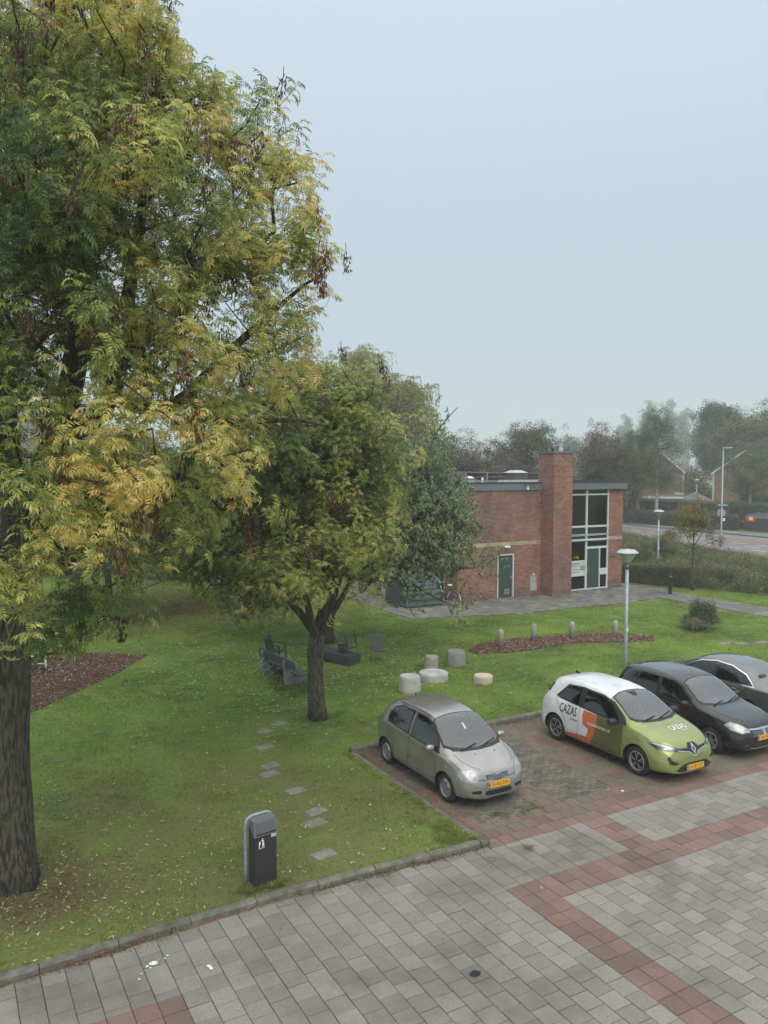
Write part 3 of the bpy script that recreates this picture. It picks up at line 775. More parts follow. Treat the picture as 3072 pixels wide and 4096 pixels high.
pane(GM + .05, GR - .09, 2.36, 2.68); pane(GL + .07, GM - .07, 1.62, 2.68); pane(GL + .07, GM - .07, .07, .77)
pane(31.90, GR - .09, 1.12, 2.24); pane(31.90, GR - .09, .07, .77)
# mailbox panel
g = MB(); g.box(GL + .07, GM - .07, VG - .03, VG, .77, 1.50); MP = g.build('letterbox_panel', M_white, BLD)
for z in (1.43, 1.30, 1.13, .99): g = MB(); g.box(GL + .1, GM - .42, VG - .036, VG - .0305, z, z + .022); g.build('letter_slot', M_black, MP)
g = MB(); g.box(30.50, 30.78, VG - .045, VG - .0305, 1.08, 1.34); BP = g.build('doorbell_panel', M_darkmetal, MP)
for i in range(2):
    for j in range(4): g = MB(); g.box(30.53 + i*.14, 30.61 + i*.14, VG - .052, VG - .046, 1.10 + j*.06, 1.13 + j*.06); g.build('bell_button', M_whitep, BP) if False else g.build('bell_label', M_whitep, MP)
# entrance door
g = MB(); g.box(GM + .07, 31.82, VG - .02, VG + .03, .08, 2.23); ED = g.build('door', M_green, BLD); ED['label'] = 'wide plain green entrance door'
g = MB(); g.tube([(31.05, VG - .02, .93), (31.05, VG - .10, .93), (31.05, VG - .10, 1.35), (31.05, VG - .02, 1.35)], .014, 6); g.box(30.97, 31.0, VG - .035, VG - .021, .95, 1.22); g.build('door_handle', M_silver, ED)
# -116 in yellow on the glass
def put_text(txt, size, origin, ex, ey, m, parent, name='lettering', off=0.0):
    vs_, fs_ = textmesh(txt, size); q = MB(); ex = Vector(ex); ey = Vector(ey); o = Vector(origin); n_ = ex.cross(ey).normalized()
    q.add([o + ex*x + ey*y + n_*off for x, y in vs_], fs_); return q.build(name, m, parent)
put_text('85 - 116', .24, (29.98, VG - .004, 1.80), (1, 0, 0), (0, 0, 1), M_yellowp, EF, 'house_number')
g = MB(); g.box(32.62, 32.96, VW + .12, VW + .14, 1.72, 1.90); NP = g.build('number_plate', M_black, BLD)
put_text('85-116', .11, (32.79, VW + .117, 1.81), (1, 0, 0), (0, 0, 1), M_whitep, NP, 'house_number')
# interior behind the glazing
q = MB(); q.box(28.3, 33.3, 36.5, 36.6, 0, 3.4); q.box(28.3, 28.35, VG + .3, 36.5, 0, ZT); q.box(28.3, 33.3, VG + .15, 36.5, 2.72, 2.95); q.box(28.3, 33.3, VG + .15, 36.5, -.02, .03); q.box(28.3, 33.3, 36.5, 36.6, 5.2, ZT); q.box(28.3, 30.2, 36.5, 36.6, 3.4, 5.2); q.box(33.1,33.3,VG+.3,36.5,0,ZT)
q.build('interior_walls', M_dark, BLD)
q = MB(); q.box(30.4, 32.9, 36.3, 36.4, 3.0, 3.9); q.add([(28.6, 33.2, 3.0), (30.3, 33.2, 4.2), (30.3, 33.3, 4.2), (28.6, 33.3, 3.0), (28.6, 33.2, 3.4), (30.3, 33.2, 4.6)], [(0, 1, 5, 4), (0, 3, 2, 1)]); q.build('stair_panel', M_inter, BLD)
q = MB(); q.add([(28.5, 32.9, 1.3), (30.6, 32.9, 2.7), (28.5, 32.9, 2.7)], [(0, 1, 2)]); q.add([(28.5, 33.0, 1.3), (30.6, 33.0, 2.7), (28.5, 33.0, 2.7)], [(2, 1, 0)]); q.build('stair_underside', M_interw, BLD)
q = MB()
for u in (30.9, 31.7, 32.5): q.box(u, u + .07, 36.45, 36.5, 3.4, 5.2)
q.build('rear_window_frame', M_white, BLD)
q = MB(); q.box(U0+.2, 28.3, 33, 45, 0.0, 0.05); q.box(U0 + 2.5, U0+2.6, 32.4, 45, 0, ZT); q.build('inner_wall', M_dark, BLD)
q = MB(); q.box(U0, 28.3, 45, 45.2, 0, ZT); q.box(28.3, U1, 36.6, 36.8, 0, 3.4); q.build('rear_wall', M_brick, BLD)
# --- roof slab, fascia, edge trims
q = MB(); q.box(22.265, U1 + .01, 32.14, 46.3, 5.505, 5.80); q.build('roof', M_bitumen, BLD)
FV = 32.07
def fpan(a, b): g = MB(); g.box(a + .004, b - .004, FV, FV + .06, 5.50, 5.84); g.build('fascia_panel', M_fascia, BLD)
for a, b in ((22.2, 24.2), (24.2, 26.2), (26.2, 27.51), (28.79, 29.3), (29.3, 31.5), (31.5, 33.64)): fpan(a, b)
v = FV + .065
while v < 46: g = MB(); g.box(22.2, 22.26, v + .004, v + 2.4, 5.50, 5.84); g.build('fascia_panel', M_fascia, BLD); v += 2.4
g = MB(); g.box(33.58, 33.64, FV + .065, 46, 5.50, 5.84); g.build('fascia_panel', M_fascia, BLD)
q = MB(); q.box(22.18, 27.51, FV - .02, FV + .12, 5.845, 5.92); q.box(28.79, 33.66, FV - .02, FV + .12, 5.845, 5.92); q.box(22.18, 22.30, FV + .12, 46.2, 5.845, 5.92); q.box(33.54, 33.66, FV + .12, 46.2, 5.845, 5.92); q.box(22.18, 33.66, 46.2, 46.32, 5.845, 5.92)
q.build('roof_edge_trim', M_darkmetal, BLD)
q = MB(); q.box(22.3, 27.5, FV + .121, FV + .2, 5.80, 5.86); q.box(28.4, 33.6, 36.9, 37.0, 5.80, 5.95); q.build('roof_upstand', M_zinc, BLD)
# --- things standing on the roof (roof surface 5.80 above LZ)
def roofthing(name, lab, cat, parts, group=None):
    t = thing(name, lab, cat, (parts[0][2][0], parts[0][2][1], 5.85), 0, group)
    for (pn, mb, off, m, sm) in parts:
        o = mb.build(pn, m, t, sm)
    return t
def rbox(x0, x1, y0, y1, h, capm=M_bitumen):
    q = MB(); q.box(x0, x1, y0, y1, 0, h); return q
t = thing('air_handling_box', 'dark blue-grey metal duct box on the flat roof, left end of the thick pipes', 'duct box', (27.85, 40.4, 5.85))
q = MB(); q.box(-.55, .5, -.4, .5, .10, .66); q.build('housing', M_fascia, t); q = MB(); q.box(-.4, .35, -.3, .4, -.02, .10); q.build('plinth', M_zinc, t); q = MB(); q.box(-.58, .53, -.43, .53, .66, .69); q.build('lid', M_darkmetal, t)
t = thing('roof_duct', 'pair of long black horizontal pipes running across the flat roof', 'pipe', (28.4, 41, 5.85))
q = MB(); q.tube([(0, 0, .52), (6.5, 0, .44)], .10, 10); q.build('upper_pipe', M_darkmetal, t, True)
q = MB(); q.tube([(.5, -.1, .25), (6.5, -.1, .18)], .05, 8); q.build('lower_pipe', M_darkmetal, t, True)
q = MB(); q.tube([(-2.6, .2, .45), (-1.0, .1, .5)], .10, 10); q.build('left_pipe', M_darkmetal, t, True)
t = thing('pipe_support', 'short galvanised post propping the black roof pipes', 'post', (30.09, 40.3, 5.8))
q = MB(); q.box(-.03, .03, -.03, .03, 0, .62); q.build('post', M_galv, t); q = MB(); q.box(-.3, .4, -.15, .15, 0, .04); q.build('foot', M_bitumen, t); q = MB(); q.box(-.06, .10, -.05, .05, .55, .6); q.build('clamp', M_galv, t)
t = thing('roof_vent_box', 'square bitumen-clad vent box with a stepped grey cap, near the chimney', 'roof vent', (31.33, 39, 5.8))
q = MB(); q.box(-.53, .53, -.45, .45, 0, .60); q.build('box', M_bitumen, t); q = MB(); q.add([(-.58, -.5, .60), (.58, -.5, .60), (.58, .5, .60), (-.58, .5, .60), (-.25, -.2, .76), (.25, -.2, .76), (.25, .2, .76), (-.25, .2, .76)], [(3, 2, 1, 0), (4, 5, 6, 7), (0, 1, 5, 4), (1, 2, 6, 5), (2, 3, 7, 6), (3, 0, 4, 7)]); q.build('cap', M_zinc, t); q = MB(); q.box(-.2, .1, -.12, .12, .76, .88); q.build('outlet', M_bitumen, t)
t = thing('roof_vent_box', 'second grey-capped vent box, at the left end of the flat roof', 'roof vent', (26.9, 42, 5.8))
q = MB(); q.box(-.4, .4, -.4, .4, 0, .5); q.build('box', M_bitumen, t); q = MB(); q.lathe([(.5, .5), (.3, .62), (.1, .66)], 4); q.build('cap', M_zinc, t)
t = thing('roof_cowl', 'low vent with a shallow pale conical hood on the flat roof', 'roof vent', (26.4, 37, 5.8))
q = MB(); q.box(-.2, .2, -.2, .2, 0, .24); q.build('base', M_zinc, t); q = MB(); q.lathe([(.32, .28), (.12, .40), (.02, .42)], 12); q.build('hood', M_whitep, t, True); q = MB(); q.tube([(0, 0, .22), (0, 0, .3)], .1, 8); q.build('neck', M_galv, t)
t = thing('roof_vent', 'small white mushroom-topped vent near the roof edge', 'roof vent', (25.83, 35, 5.8))
q = MB(); q.lathe([(.14, .0), (.12, .04), (.05, .07), (.05, .22), (.08, .24), (.03, .36)], 12); q.build('pipe', M_whitep, t, True)
t = thing('security_light', 'grey floodlight on a cross arm fixed to the fascia beside the chimney', 'floodlight', (26.45, FV, 5.75))
q = MB(); q.box(-.06, .07, -.14, -.02, -.19, .03); q.build('housing', M_zinc, t); q = MB(); q.tube([(-.28, -.12, .08), (.5, -.12, .08)], .018, 6); q.build('arm', M_darkmetal, t); q = MB(); q.bar((.0, -.02, .0), (.3, -.12, .08), .03, .03); q.build('bracket', M_galv, t); q = MB(); q.box(-.05, .06, -.145, -.1401, -.17, -.06); q.build('lens', M_whitep, t)
# ============================================================ cars
def pchip(x, y, xn):
    x = np.asarray(x, float); y = np.asarray(y, float); h = np.diff(x); d = np.diff(y)/h; m = np.zeros(len(x))
    for i in range(1, len(x)-1):
        if d[i-1]*d[i] > 0:
            w1 = 2*h[i] + h[i-1]; w2 = h[i] + 2*h[i-1]; m[i] = (w1+w2)/(w1/d[i-1] + w2/d[i])
    m[0] = d[0]; m[-1] = d[-1]
    k = np.clip(np.searchsorted(x, xn) - 1, 0, len(x)-2); t = (xn - x[k])/h[k]
    return ((1+2*t)*(1-t)**2*y[k] + t*(1-t)**2*h[k]*m[k] + t*t*(3-2*t)*y[k+1] + t*t*(t-1)*h[k]*m[k+1])
def crom(P, n):
    P = [np.array(p, float) for p in P]; out = []
    for i in range(len(P)-1):
        p0 = P[max(i-1, 0)]; p1 = P[i]; p2 = P[i+1]; p3 = P[min(i+2, len(P)-1)]
        if i == 0: p0 = 2*p1 - p2
        if i == len(P)-2: p3 = 2*p2 - p1
        t1 = max(np.linalg.norm(p1-p0)**.5, 1e-4); t2 = t1 + max(np.linalg.norm(p2-p1)**.5, 1e-4); t3 = t2 + max(np.linalg.norm(p3-p2)**.5, 1e-4)
        for k in range(n):
            t = t1 + (t2-t1)*k/n
            A1 = (t1-t)/t1*p0 + t/t1*p1; A2 = (t2-t)/(t2-t1)*p1 + (t-t1)/(t2-t1)*p2; A3 = (t3-t)/(t3-t2)*p2 + (t-t2)/(t3-t2)*p3
            B1 = (t2-t)/t2*A1 + t/t2*A2; B2 = (t3-t)/(t3-t1)*A2 + (t-t1)/(t3-t1)*A3
            out.append((t2-t)/(t2-t1)*B1 + (t-t1)/(t2-t1)*B2)
    out.append(P[-1]); return out
class Car:
    def __init__(s, name, label, loc, rotz, table, paint, axles, wr, track, L):
        s.t = thing(name, label, 'car', loc, rotz); s.L = L; s.wr = wr; s.open = []
        tb = np.array(table); x = tb[:, 0]
        # dense stations, denser near the ends
        xn = np.unique(np.concatenate([np.linspace(0, .12, 7), np.linspace(.12, L-.12, 84), np.linspace(L-.12, L, 7)]))
        cols = [pchip(x, tb[:, i], xn) for i in range(1, 8)]
        V = []; rings = []
        for i in range(len(xn)):
            zb, zs, zt, wm, ws, wt, ze = [c[i] for c in cols]
            sec = crom([(0, zb), (.7*wm, zb), (.95*wm, zb+.05), (wm, zb+.42*(zs-zb)), (wm*.4+ws*.6, zs-.12*(zs-zb)), (ws, zs), (wt, ze), (.6*wt, ze+(zt-ze)*.8), (0, zt)], 5)
            ring = [(xn[i], p[0], p[1]) for p in sec] + [(xn[i], -p[0], p[1]) for p in sec[-2:0:-1]]
            rings.append(ring)
        n = len(rings[0]); V = [p for r in rings for p in r]; F = []
        for i in range(len(rings)-1):
            for k in range(n): F.append((i*n+k, i*n+(k+1) % n, (i+1)*n+(k+1) % n, (i+1)*n+k))
        c0 = len(V); V.append(tuple(np.mean(rings[0], axis=0))); c1 = len(V); V.append(tuple(np.mean(rings[-1], axis=0)))
        for k in range(n): F.append((c0, (k+1) % n, k)); F.append((c1, (len(rings)-1)*n+k, (len(rings)-1)*n+(k+1) % n))
        F = [f[::-1] for f in F]
        s.bvh = BVHTree.FromPolygons([Vector(v) for v in V], F)
        me = bpy.data.meshes.new('body'); me.from_pydata(V, [], F); me.materials.append(paint); me.materials.append(M_black); me.update()
        bm = bmesh.new(); bm.from_mesh(me); bmesh.ops.recalc_face_normals(bm, faces=bm.faces[:]); bm.to_mesh(me); bm.free()
        b = bpy.data.objects.new('body', me); COL.objects.link(b)
        cut = []
        q = MB()
        for ax in axles:
            for sy in (-1, 1):
                y0, y1 = (track-.30, track+.3) if sy > 0 else (-track-.3, -track+.30)
                q.lathe([(0.0001, y0), (wr+.055, y0), (wr+.055, y1), (0.0001, y1)], 40, (ax, 0, wr), 0, 'y', False)
        cm = q.mesh('cut', [M_black]); bm = bmesh.new(); bm.from_mesh(cm); bmesh.ops.remove_doubles(bm, verts=bm.verts[:], dist=.0005); bmesh.ops.recalc_face_normals(bm, faces=bm.faces[:]); bm.to_mesh(cm); bm.free()
        co = bpy.data.objects.new('cut', cm); COL.objects.link(co)
        md = b.modifiers.new('b', 'BOOLEAN'); md.object = co; md.operation = 'DIFFERENCE'; md.solver = 'EXACT'
        try: md.material_mode = 'TRANSFER'
        except Exception: pass
        dg = bpy.context.evaluated_depsgraph_get(); nm = bpy.data.meshes.new_from_object(b.evaluated_get(dg))
        bpy.data.objects.remove(co); b.modifiers.clear(); b.data = nm; b.parent = s.t
        # faces in the wheel wells get the black liner
        for p in nm.polygons:
            c = p.center; 
            dark = False
            for ax in axles:
                if (c.x-ax)**2 + (c.z-wr)**2 < (wr+.052)**2 and abs(c.y) > track-.32 and c.z > .15: dark = True
                rr_ = math.hypot(c.x-ax, c.z-wr); nr = Vector(((c.x-ax), 0, (c.z-wr)))
                if abs(rr_-(wr+.055)) < .012 and nr.length > 0 and p.normal.dot(nr.normalized()) < -.8: dark = True
            if c.z < .24 and p.normal.z < -.5: dark = True
            p.material_index = 1 if dark and len(nm.materials) > 1 else 0
        nm.polygons.foreach_set('use_smooth', [True]*len(nm.polygons)); s.b = b
        autosmooth(b, 40)
        s.paint = paint
        s.axles = axles; s.track = track
    def zone(s, m, x_low, x_high, z_belt):
        # second paint: everything ahead of x_low below the belt and ahead of a sloping line above it
        me = s.b.data; me.materials.append(m); k = len(me.materials) - 1; bm = bmesh.new(); bm.from_mesh(me)
        for co, no in (((x_low, 0, 0), (1, 0, 0)), ((x_high, 0, 0), (1, 0, 0))):
            bmesh.ops.bisect_plane(bm, geom=bm.verts[:] + bm.edges[:] + bm.faces[:], plane_co=co, plane_no=no)
        for f in bm.faces:
            c = f.calc_center_median()
            if f.material_index == 0 and (c.x > x_low or (c.x > x_high and c.z > z_belt)): f.material_index = k
        bm.to_mesh(me); bm.free()
    def hit(s, p, d, back=2.0):
        p = Vector(p); d = Vector(d).normalized()
        r = s.bvh.ray_cast(p - d*back, d)
        return r[0], r[1]
    def patch(s, name, pts, d, m, off=.004, grid=.05, parent=None, holes=None, flip=False):
        if m is M_carglass or m is M_windscreen: s.open.append(([Vector(p) for p in pts], Vector(d).normalized()))
        d = Vector(d).normalized(); c = sum((Vector(p) for p in pts), Vector())/len(pts)
        e1 = d.cross(Vector((0, 0, 1)))
        if e1.length < .1: e1 = Vector((1, 0, 0)) if abs(d.z) > .9 else e1
        e1.normalize(); e2 = d.cross(e1).normalized()
        P2 = [((Vector(p)-c).dot(e1), (Vector(p)-c).dot(e2)) for p in pts]
        # densify the outline
        O = []
        for i in range(len(P2)):
            a = Vector(P2[i]); b = Vector(P2[(i+1) % len(P2)]); k = max(1, int((b-a).length/grid))
            for j in range(k): O.append(a.lerp(b, j/k))
        xs = [p[0] for p in O]; ys = [p[1] for p in O]; I = []
        gx = np.arange(min(xs)+grid*.5, max(xs), grid); gy = np.arange(min(ys)+grid*.5, max(ys), grid)
        PO = [(p[0], p[1]) for p in O]
        for a in gx:
            for b_ in gy:
                if inpoly(a, b_, PO) and min((a-p[0])**2+(b_-p[1])**2 for p in PO) > (grid*.35)**2: I.append(Vector((a, b_)))
        n = len(O)
        HP = []; extra = []
        for hp in (holes or []):
            H2 = [((Vector(p)-c).dot(e1), (Vector(p)-c).dot(e2)) for p in hp]; HO = []
            for i in range(len(H2)):
                a = Vector(H2[i]); b = Vector(H2[(i+1) % len(H2)]); k = max(1, int((b-a).length/grid))
                for j in range(k): HO.append(a.lerp(b, j/k))
            HP.append(H2); extra.append(HO)
        V2 = [Vector(p[:2]) for p in O] + I; E2 = [(i, (i+1) % n) for i in range(n)]
        for HO in extra:
            b0 = len(V2); V2 += HO; E2 += [(b0+i, b0+(i+1) % len(HO)) for i in range(len(HO))]
        vs, es, fs, _, _, _ = delaunay_2d_cdt(V2, E2, [list(range(n))], 1, 1e-5)
        if HP: fs = [f for f in fs if not any(inpoly(sum(vs[i].x for i in f)/3, sum(vs[i].y for i in f)/3, H2) for H2 in HP)]
        V = []; ok = []
        for v in vs:
            h, nr = s.hit(c + e1*v.x + e2*v.y, d)
            if h is None: V.append((0, 0, 0)); ok.append(False)
            else:
                if nr.dot(d) > 0: nr = -nr
                V.append(tuple(h + nr*off)); ok.append(True)
        F = [tuple(f) for f in fs if all(ok[i] for i in f)]
        if not F: return None
        q = MB(); q.add(V, F); me = q.mesh(name, m, True)
        bm = bmesh.new(); bm.from_mesh(me); bmesh.ops.delete(bm, geom=[v for v in bm.verts if not v.link_faces], context='VERTS')
        for f in bm.faces:
            if f.normal.dot(d) > 0: f.normal_flip()
        bm.to_mesh(me); bm.free()
        o = bpy.data.objects.new(name, me); link(o, parent or s.t); return o
    def both(s, name, pts, m, off=.004, grid=.05, sides=(-1, 1), parent=None, holes=None):
        out = []
        for sy in sides:
            out.append(s.patch(name, [(x, sy*1.2, z) for x, z in pts], (0, -sy, 0), m, off, grid, parent, [[(x, sy*1.2, z) for x, z in h] for h in holes] if holes else None))
        return out
    def cabin(s, xs, xr, zs, seatm, steer=1):
        # cut the shell behind every pane, then put seats, dash and steering wheel inside
        me = s.b.data; bm = bmesh.new(); bm.from_mesh(me); bm.normal_update()
        for rnd_ in (0, 1):
            hit = set()
            for (pts, d) in s.open:
                e1 = d.cross(Vector((0, 0, 1)))
                if e1.length < .1: e1 = Vector((1, 0, 0))
                e1.normalize(); e2 = d.cross(e1).normalized(); P2 = [(p.dot(e1), p.dot(e2)) for p in pts]
                cx = sum(p[0] for p in P2)/len(P2); cy = sum(p[1] for p in P2)/len(P2)
                if rnd_ == 0: P2 = [(cx + (p[0]-cx)*1.25, cy + (p[1]-cy)*1.35) for p in P2]
                for f in bm.faces:
                    if f.normal.dot(d) > -.12: continue
                    c = f.calc_center_median()
                    if abs(d.y) > .9 and c.y*d.y > 0: continue
                    if abs(d.z) > .9 and c.z < .85: continue
                    if inpoly(c.dot(e1), c.dot(e2), P2): hit.add(f)
            if rnd_ == 0:
                es = list({e for f in hit for e in f.edges}); bmesh.ops.subdivide_edges(bm, edges=es, cuts=3, use_grid_fill=True); bm.normal_update()
            else: bmesh.ops.delete(bm, geom=list(hit), context='FACES')
        bm.to_mesh(me); bm.free()
        for yy in (-.36, .36):
            for x, nm in ((xs, 'front_seat'), (xr, 'rear_seat')):
                q = MB(); q.sell((x + .22, yy, zs), .26, .25, .09, .5, 14, 8); q.obox((x - .06, yy, zs + .28), (.07, 0, .015), (0, .23, 0), (-.075, 0, .27)); q.sell((x - .15, yy, zs + .64), .05, .13, .09, .6, 12, 8); o = q.build(nm, seatm, s.t, True); autosmooth(o, 40)
        q = MB(); q.sell((xs + .98, 0, zs + .22), .20, .66, .15, .5, 16, 8); q.box(xr - .45, xs + 1.1, -.62, .62, zs - .25, zs - .2); q.box(xr - .30, xr - .22, -.6, .6, zs - .2, zs + .30); q.build('dashboard', M_black, s.t, True)
        q = MB(); cs = Vector((xs + .62, .36*steer, zs + .36)); q.tube([cs + Vector((.07*math.sin(a), .18*math.cos(a), .17*math.sin(a))) for a in np.linspace(0, 2*PI, 19)], .014, 6); q.tube([cs, cs + Vector((.25, 0, -.12))], .03, 6); q.tube([cs + Vector((0, -.17, 0)), cs + Vector((0, .17, 0))], .016, 5); q.build('steering_wheel', M_rubber, s.t, True)
    def line(s, name, pts, d, m, w=.008, off=.0045, parent=None):
        # thin ribbon along a projected polyline
        d = Vector(d).normalized(); P = []
        for i in range(len(pts)-1):
            a = Vector(pts[i]); b = Vector(pts[i+1]); k = max(1, int((b-a).length/.04))
            for j in range(k): P.append(a.lerp(b, j/k))
        P.append(Vector(pts[-1])); V = []; F = []
        last = None
        for i, p in enumerate(P):
            t = (P[min(i+1, len(P)-1)] - P[max(i-1, 0)]).normalized(); sd_ = t.cross(d).normalized()*w/2
            h1, n1 = s.hit(p - sd_, d); h2, n2 = s.hit(p + sd_, d)
            if h1 is None or h2 is None: last = None; continue
            n1 = -n1 if n1.dot(d) > 0 else n1; n2 = -n2 if n2.dot(d) > 0 else n2
            V += [tuple(h1 + n1*off), tuple(h2 + n2*off)]; k = len(V)//2 - 1
            if last is not None: F.append((2*last, 2*last+1, 2*k+1, 2*k))
            last = k
        if F:
            q = MB(); q.add(V, F); return q.build(name, m, parent or s.t, True)
    def sline(s, name, pts, m, w=.008, sides=(-1, 1), off=.0045):
        for sy in sides: s.line(name, [(x, sy*1.2, z) for x, z in pts], (0, -sy, 0), m, w, off)
    def text(s, txt, size, c, ex, ey, m, name='lettering', off=.007, parent=None, sk=0, sx=1.0, rot=0):
        ex = Vector(ex).normalized(); ey = Vector(ey).normalized(); d = -ex.cross(ey).normalized(); c = Vector(c)
        vs, fs = textmesh(txt, size); V = []
        for x, y in vs:
            x, y = x*sx, y
            x, y = x*math.cos(rot) - y*math.sin(rot), x*math.sin(rot) + y*math.cos(rot)
            p = c + ex*(x + sk*y) + ey*y; h, n_ = s.hit(p, d)
            if h is None: return None
            if n_.dot(d) > 0: n_ = -n_
            V.append(tuple(h + n_*off))
        q = MB(); q.add(V, fs); return q.build(name, m, parent or s.t)
    def wheels(s, kind, w=.19, rimr=.19):
        for ax in s.axles:
            for sy in (-1, 1):
                e = bpy.data.objects.new('wheel', None)
                yo = s.track; wr = s.wr
                q = MB(); q.lathe([(rimr-.01, -w+.02), (wr-.035, -w), (wr-.006, -w+.03), (wr, -w+.06), (wr, -.06), (wr-.006, -.03), (wr-.035, -.004), (rimr+.03, .0), (rimr, -.012), (rimr-.01, -.03)], 36, (0, 0, 0), 0, 'y', False)
                W_ = q.mesh('tyre', M_tyre, True); t = bpy.data.objects.new('wheel', W_); link(t, s.t)
                q = MB(); R_ = rimr
                q.lathe([(R_, -.10), (R_, -.012), (R_-.012, -.004), (R_-.022, -.012), (R_-.03, -.05)], 36, (0, 0, 0), 0, 'y', False)
                q.lathe([(R_-.02, -.06), (.001, -.06)], 24, (0, 0, 0), 1, 'y', False)
                q.lathe([(.045, -.05), (.045, -.018), (.03, -.010), (.001, -.008)], 16, (0, 0, 0), 0 if kind != 'twin' else 2, 'y', False)
                ns = {'cap': 6, 'twin': 5, 'five': 5}[kind]
                for k in range(ns):
                    a = 2*PI*k/ns + .3
                    def pt(r, da, y): return (r*math.cos(a+da), y, r*math.sin(a+da))
                    if kind == 'cap':
                        q.add([pt(.03, -.5, -.012), pt(.03, .5, -.012), pt(R_-.06, .36, -.006), pt(R_-.02, .40, -.022), pt(R_-.02, -.40, -.022), pt(R_-.06, -.36, -.006)], [(0, 1, 2, 5), (5, 2, 3, 4)], 0)
                        q.add([pt(.06, -.55, -.03), pt(.06, .55, -.03), pt(R_-.02, .52, -.04), pt(R_-.02, -.52, -.04)], [(0, 1, 2, 3)], 0)
                    elif kind == 'five':
                        for dd in (-.17, .17):
                            q.add([pt(.04, dd*1.5-.12, -.014), pt(.04, dd*1.5+.12, -.014), pt(R_-.02, dd+.075, -.02), pt(R_-.02, dd-.075, -.02), pt(.04, dd*1.5-.16, -.05), pt(.04, dd*1.5+.16, -.05), pt(R_-.02, dd+.1, -.06), pt(R_-.02, dd-.1, -.06)], [(0, 1, 2, 3), (0, 3, 7, 4), (1, 5, 6, 2)], 0)
                    else:
                        # Y-shaped diamond cut spokes
                        for dd in (-.26, .26):
                            q.add([pt(.035, -.25, -.012), pt(.035, .25, -.012), pt(R_*.62, dd*.5+.07, -.010), pt(R_-.018, dd+.075, -.016), pt(R_-.018, dd-.075, -.016), pt(R_*.62, dd*.5-.07, -.010)], [(0, 1, 2, 5), (5, 2, 3, 4)], 0)
                        q.add([pt(R_*.55, -.05, -.013), pt(R_*.55, .05, -.013), pt(R_-.02, .03, -.018), pt(R_-.02, -.03, -.018)], [(0, 1, 2, 3)], 2)
                r = bpy.data.objects.new('rim', q.mesh('rim', [M_rim, M_black, M_black])); link(r, t)
                t.location = (ax, sy*yo, wr)
                if sy < 0: t.rotation_euler = (0, 0, PI)
    def plate(s, txt, x, z, tilt=.12, w=.52, y=0.0, sgn=1):
        h, n_ = s.hit((x, y, z), (-1, 0, 0)); px = h.x + .015
        q = MB(); q.box(-.006, .006, -w/2, w/2, -.055, .055); p = q.build('number_plate', M_plate, s.t); p.location = (px, y, z); p.rotation_euler = (0, -tilt, 0)
        q = MB(); q.box(.0062, .0075, -w/2 + .003, -w/2 + .045, -.052, .052); q.build('blue_band', M_plblue, p)
        vs, fs = textmesh(txt, .098); q = MB(); mxx = max(abs(v[0]) for v in vs); sx = min(1.0, .205/mxx)
        q.add([(.008, x_*sx + .022, y_) for x_, y_ in vs], fs); q.build('plate_lettering', M_black, p)
        q = MB(); vs, fs = textmesh('NL', .028); q.add([(.0085, x_ - w/2 + .024, y_ - .03) for x_, y_ in vs], fs); q.build('country_code', M_whitep, p)
    def mirror(s, x, y, z, m, sc=1.0, sides=(-1, 1)):
        for sy in sides:
            q = MB(); q.sell((0, 0, 0), .075*sc, .105*sc, .065*sc, .7, 16, 10); o = q.build('wing_mirror', m, s.t, True); o.location = (x, sy*y, z)
            q = MB(); q.add([(-.068*sc, -.08*sc, -.045*sc), (-.068*sc, .08*sc, -.045*sc), (-.068*sc, .08*sc, .045*sc), (-.068*sc, -.08*sc, .045*sc)], [(0, 1, 2, 3)]); q.build('mirror_glass', M_carglass, o)
            q = MB(); q.bar((.01, -sy*.06, -.03), (.05, -sy*.16, -.05), .05, .03); q.build('mirror_foot', M_black, o)
def carpaint(name, col, metal=.35, rough=.35, dirt=None):
    m = mat(name, col, rough, metal, col2=tuple(c*.82 for c in col), scale=2.5, coat=.9, coatr=.04, col3=dirt, scale3=1.3, amt3=.35)
    n = m.node_tree; out = n.nodes['Material Output']; g = n.nodes.new('ShaderNodeNewGeometry'); dk = n.nodes.new('ShaderNodeBsdfDiffuse'); dk.inputs[0].default_value = (.03, .03, .032, 1)   # trim on the inside of the shell
    x = n.nodes.new('ShaderNodeMixShader'); n.links.new(g.outputs['Backfacing'], x.inputs[0]); n.links.new(n.nodes['Principled BSDF'].outputs[0], x.inputs[1]); n.links.new(dk.outputs[0], x.inputs[2]); n.links.new(x.outputs[0], out.inputs[0])
    return m
M_tyre = mat('tyre_rubber', (.018, .018, .018), .85, col2=(.03, .029, .027), scale=20)
M_rim = mat('rim_silver', (.50, .51, .52), .32, .75, col2=(.42, .42, .42), scale=12)
M_plate = mat('plate_yellow', (.80, .42, .015), .5)
M_plblue = mat('plate_blue', (.02, .08, .36), .5)
M_carglass = glassmat('car_glass', (.42, .46, .46), 2.0, 1.5)
M_windscreen = glassmat('windscreen_glass', (.66, .74, .76), 3.3, 1.55)
M_cloth = mat('seat_cloth', (.055, .056, .060), .9, col2=(.07, .07, .075), scale=12)
M_cloth2 = mat('light_seat_cloth', (.13, .13, .135), .9)
M_lamp = mat('headlamp_lens', (.40, .42, .41), .25, .2, coat=1.0, col2=(.26, .28, .27), scale=14)
M_lampd = mat('headlamp_dark', (.05, .055, .06), .10, .3, coat=1.0)
M_chrome = mat('chrome', (.75, .76, .77), .12, 1.0)
M_redlamp = mat('tail_lamp', (.25, .012, .012), .15, coat=1.0)
M_seam = mat('panel_gap', (.012, .012, .012), .8)
M_rubber = mat('rubber_black', (.02, .02, .021), .6)
M_ytaupe = carpaint('taupe_metallic', (.40, .38, .355), .62, .27, dirt=(.30, .29, .27))
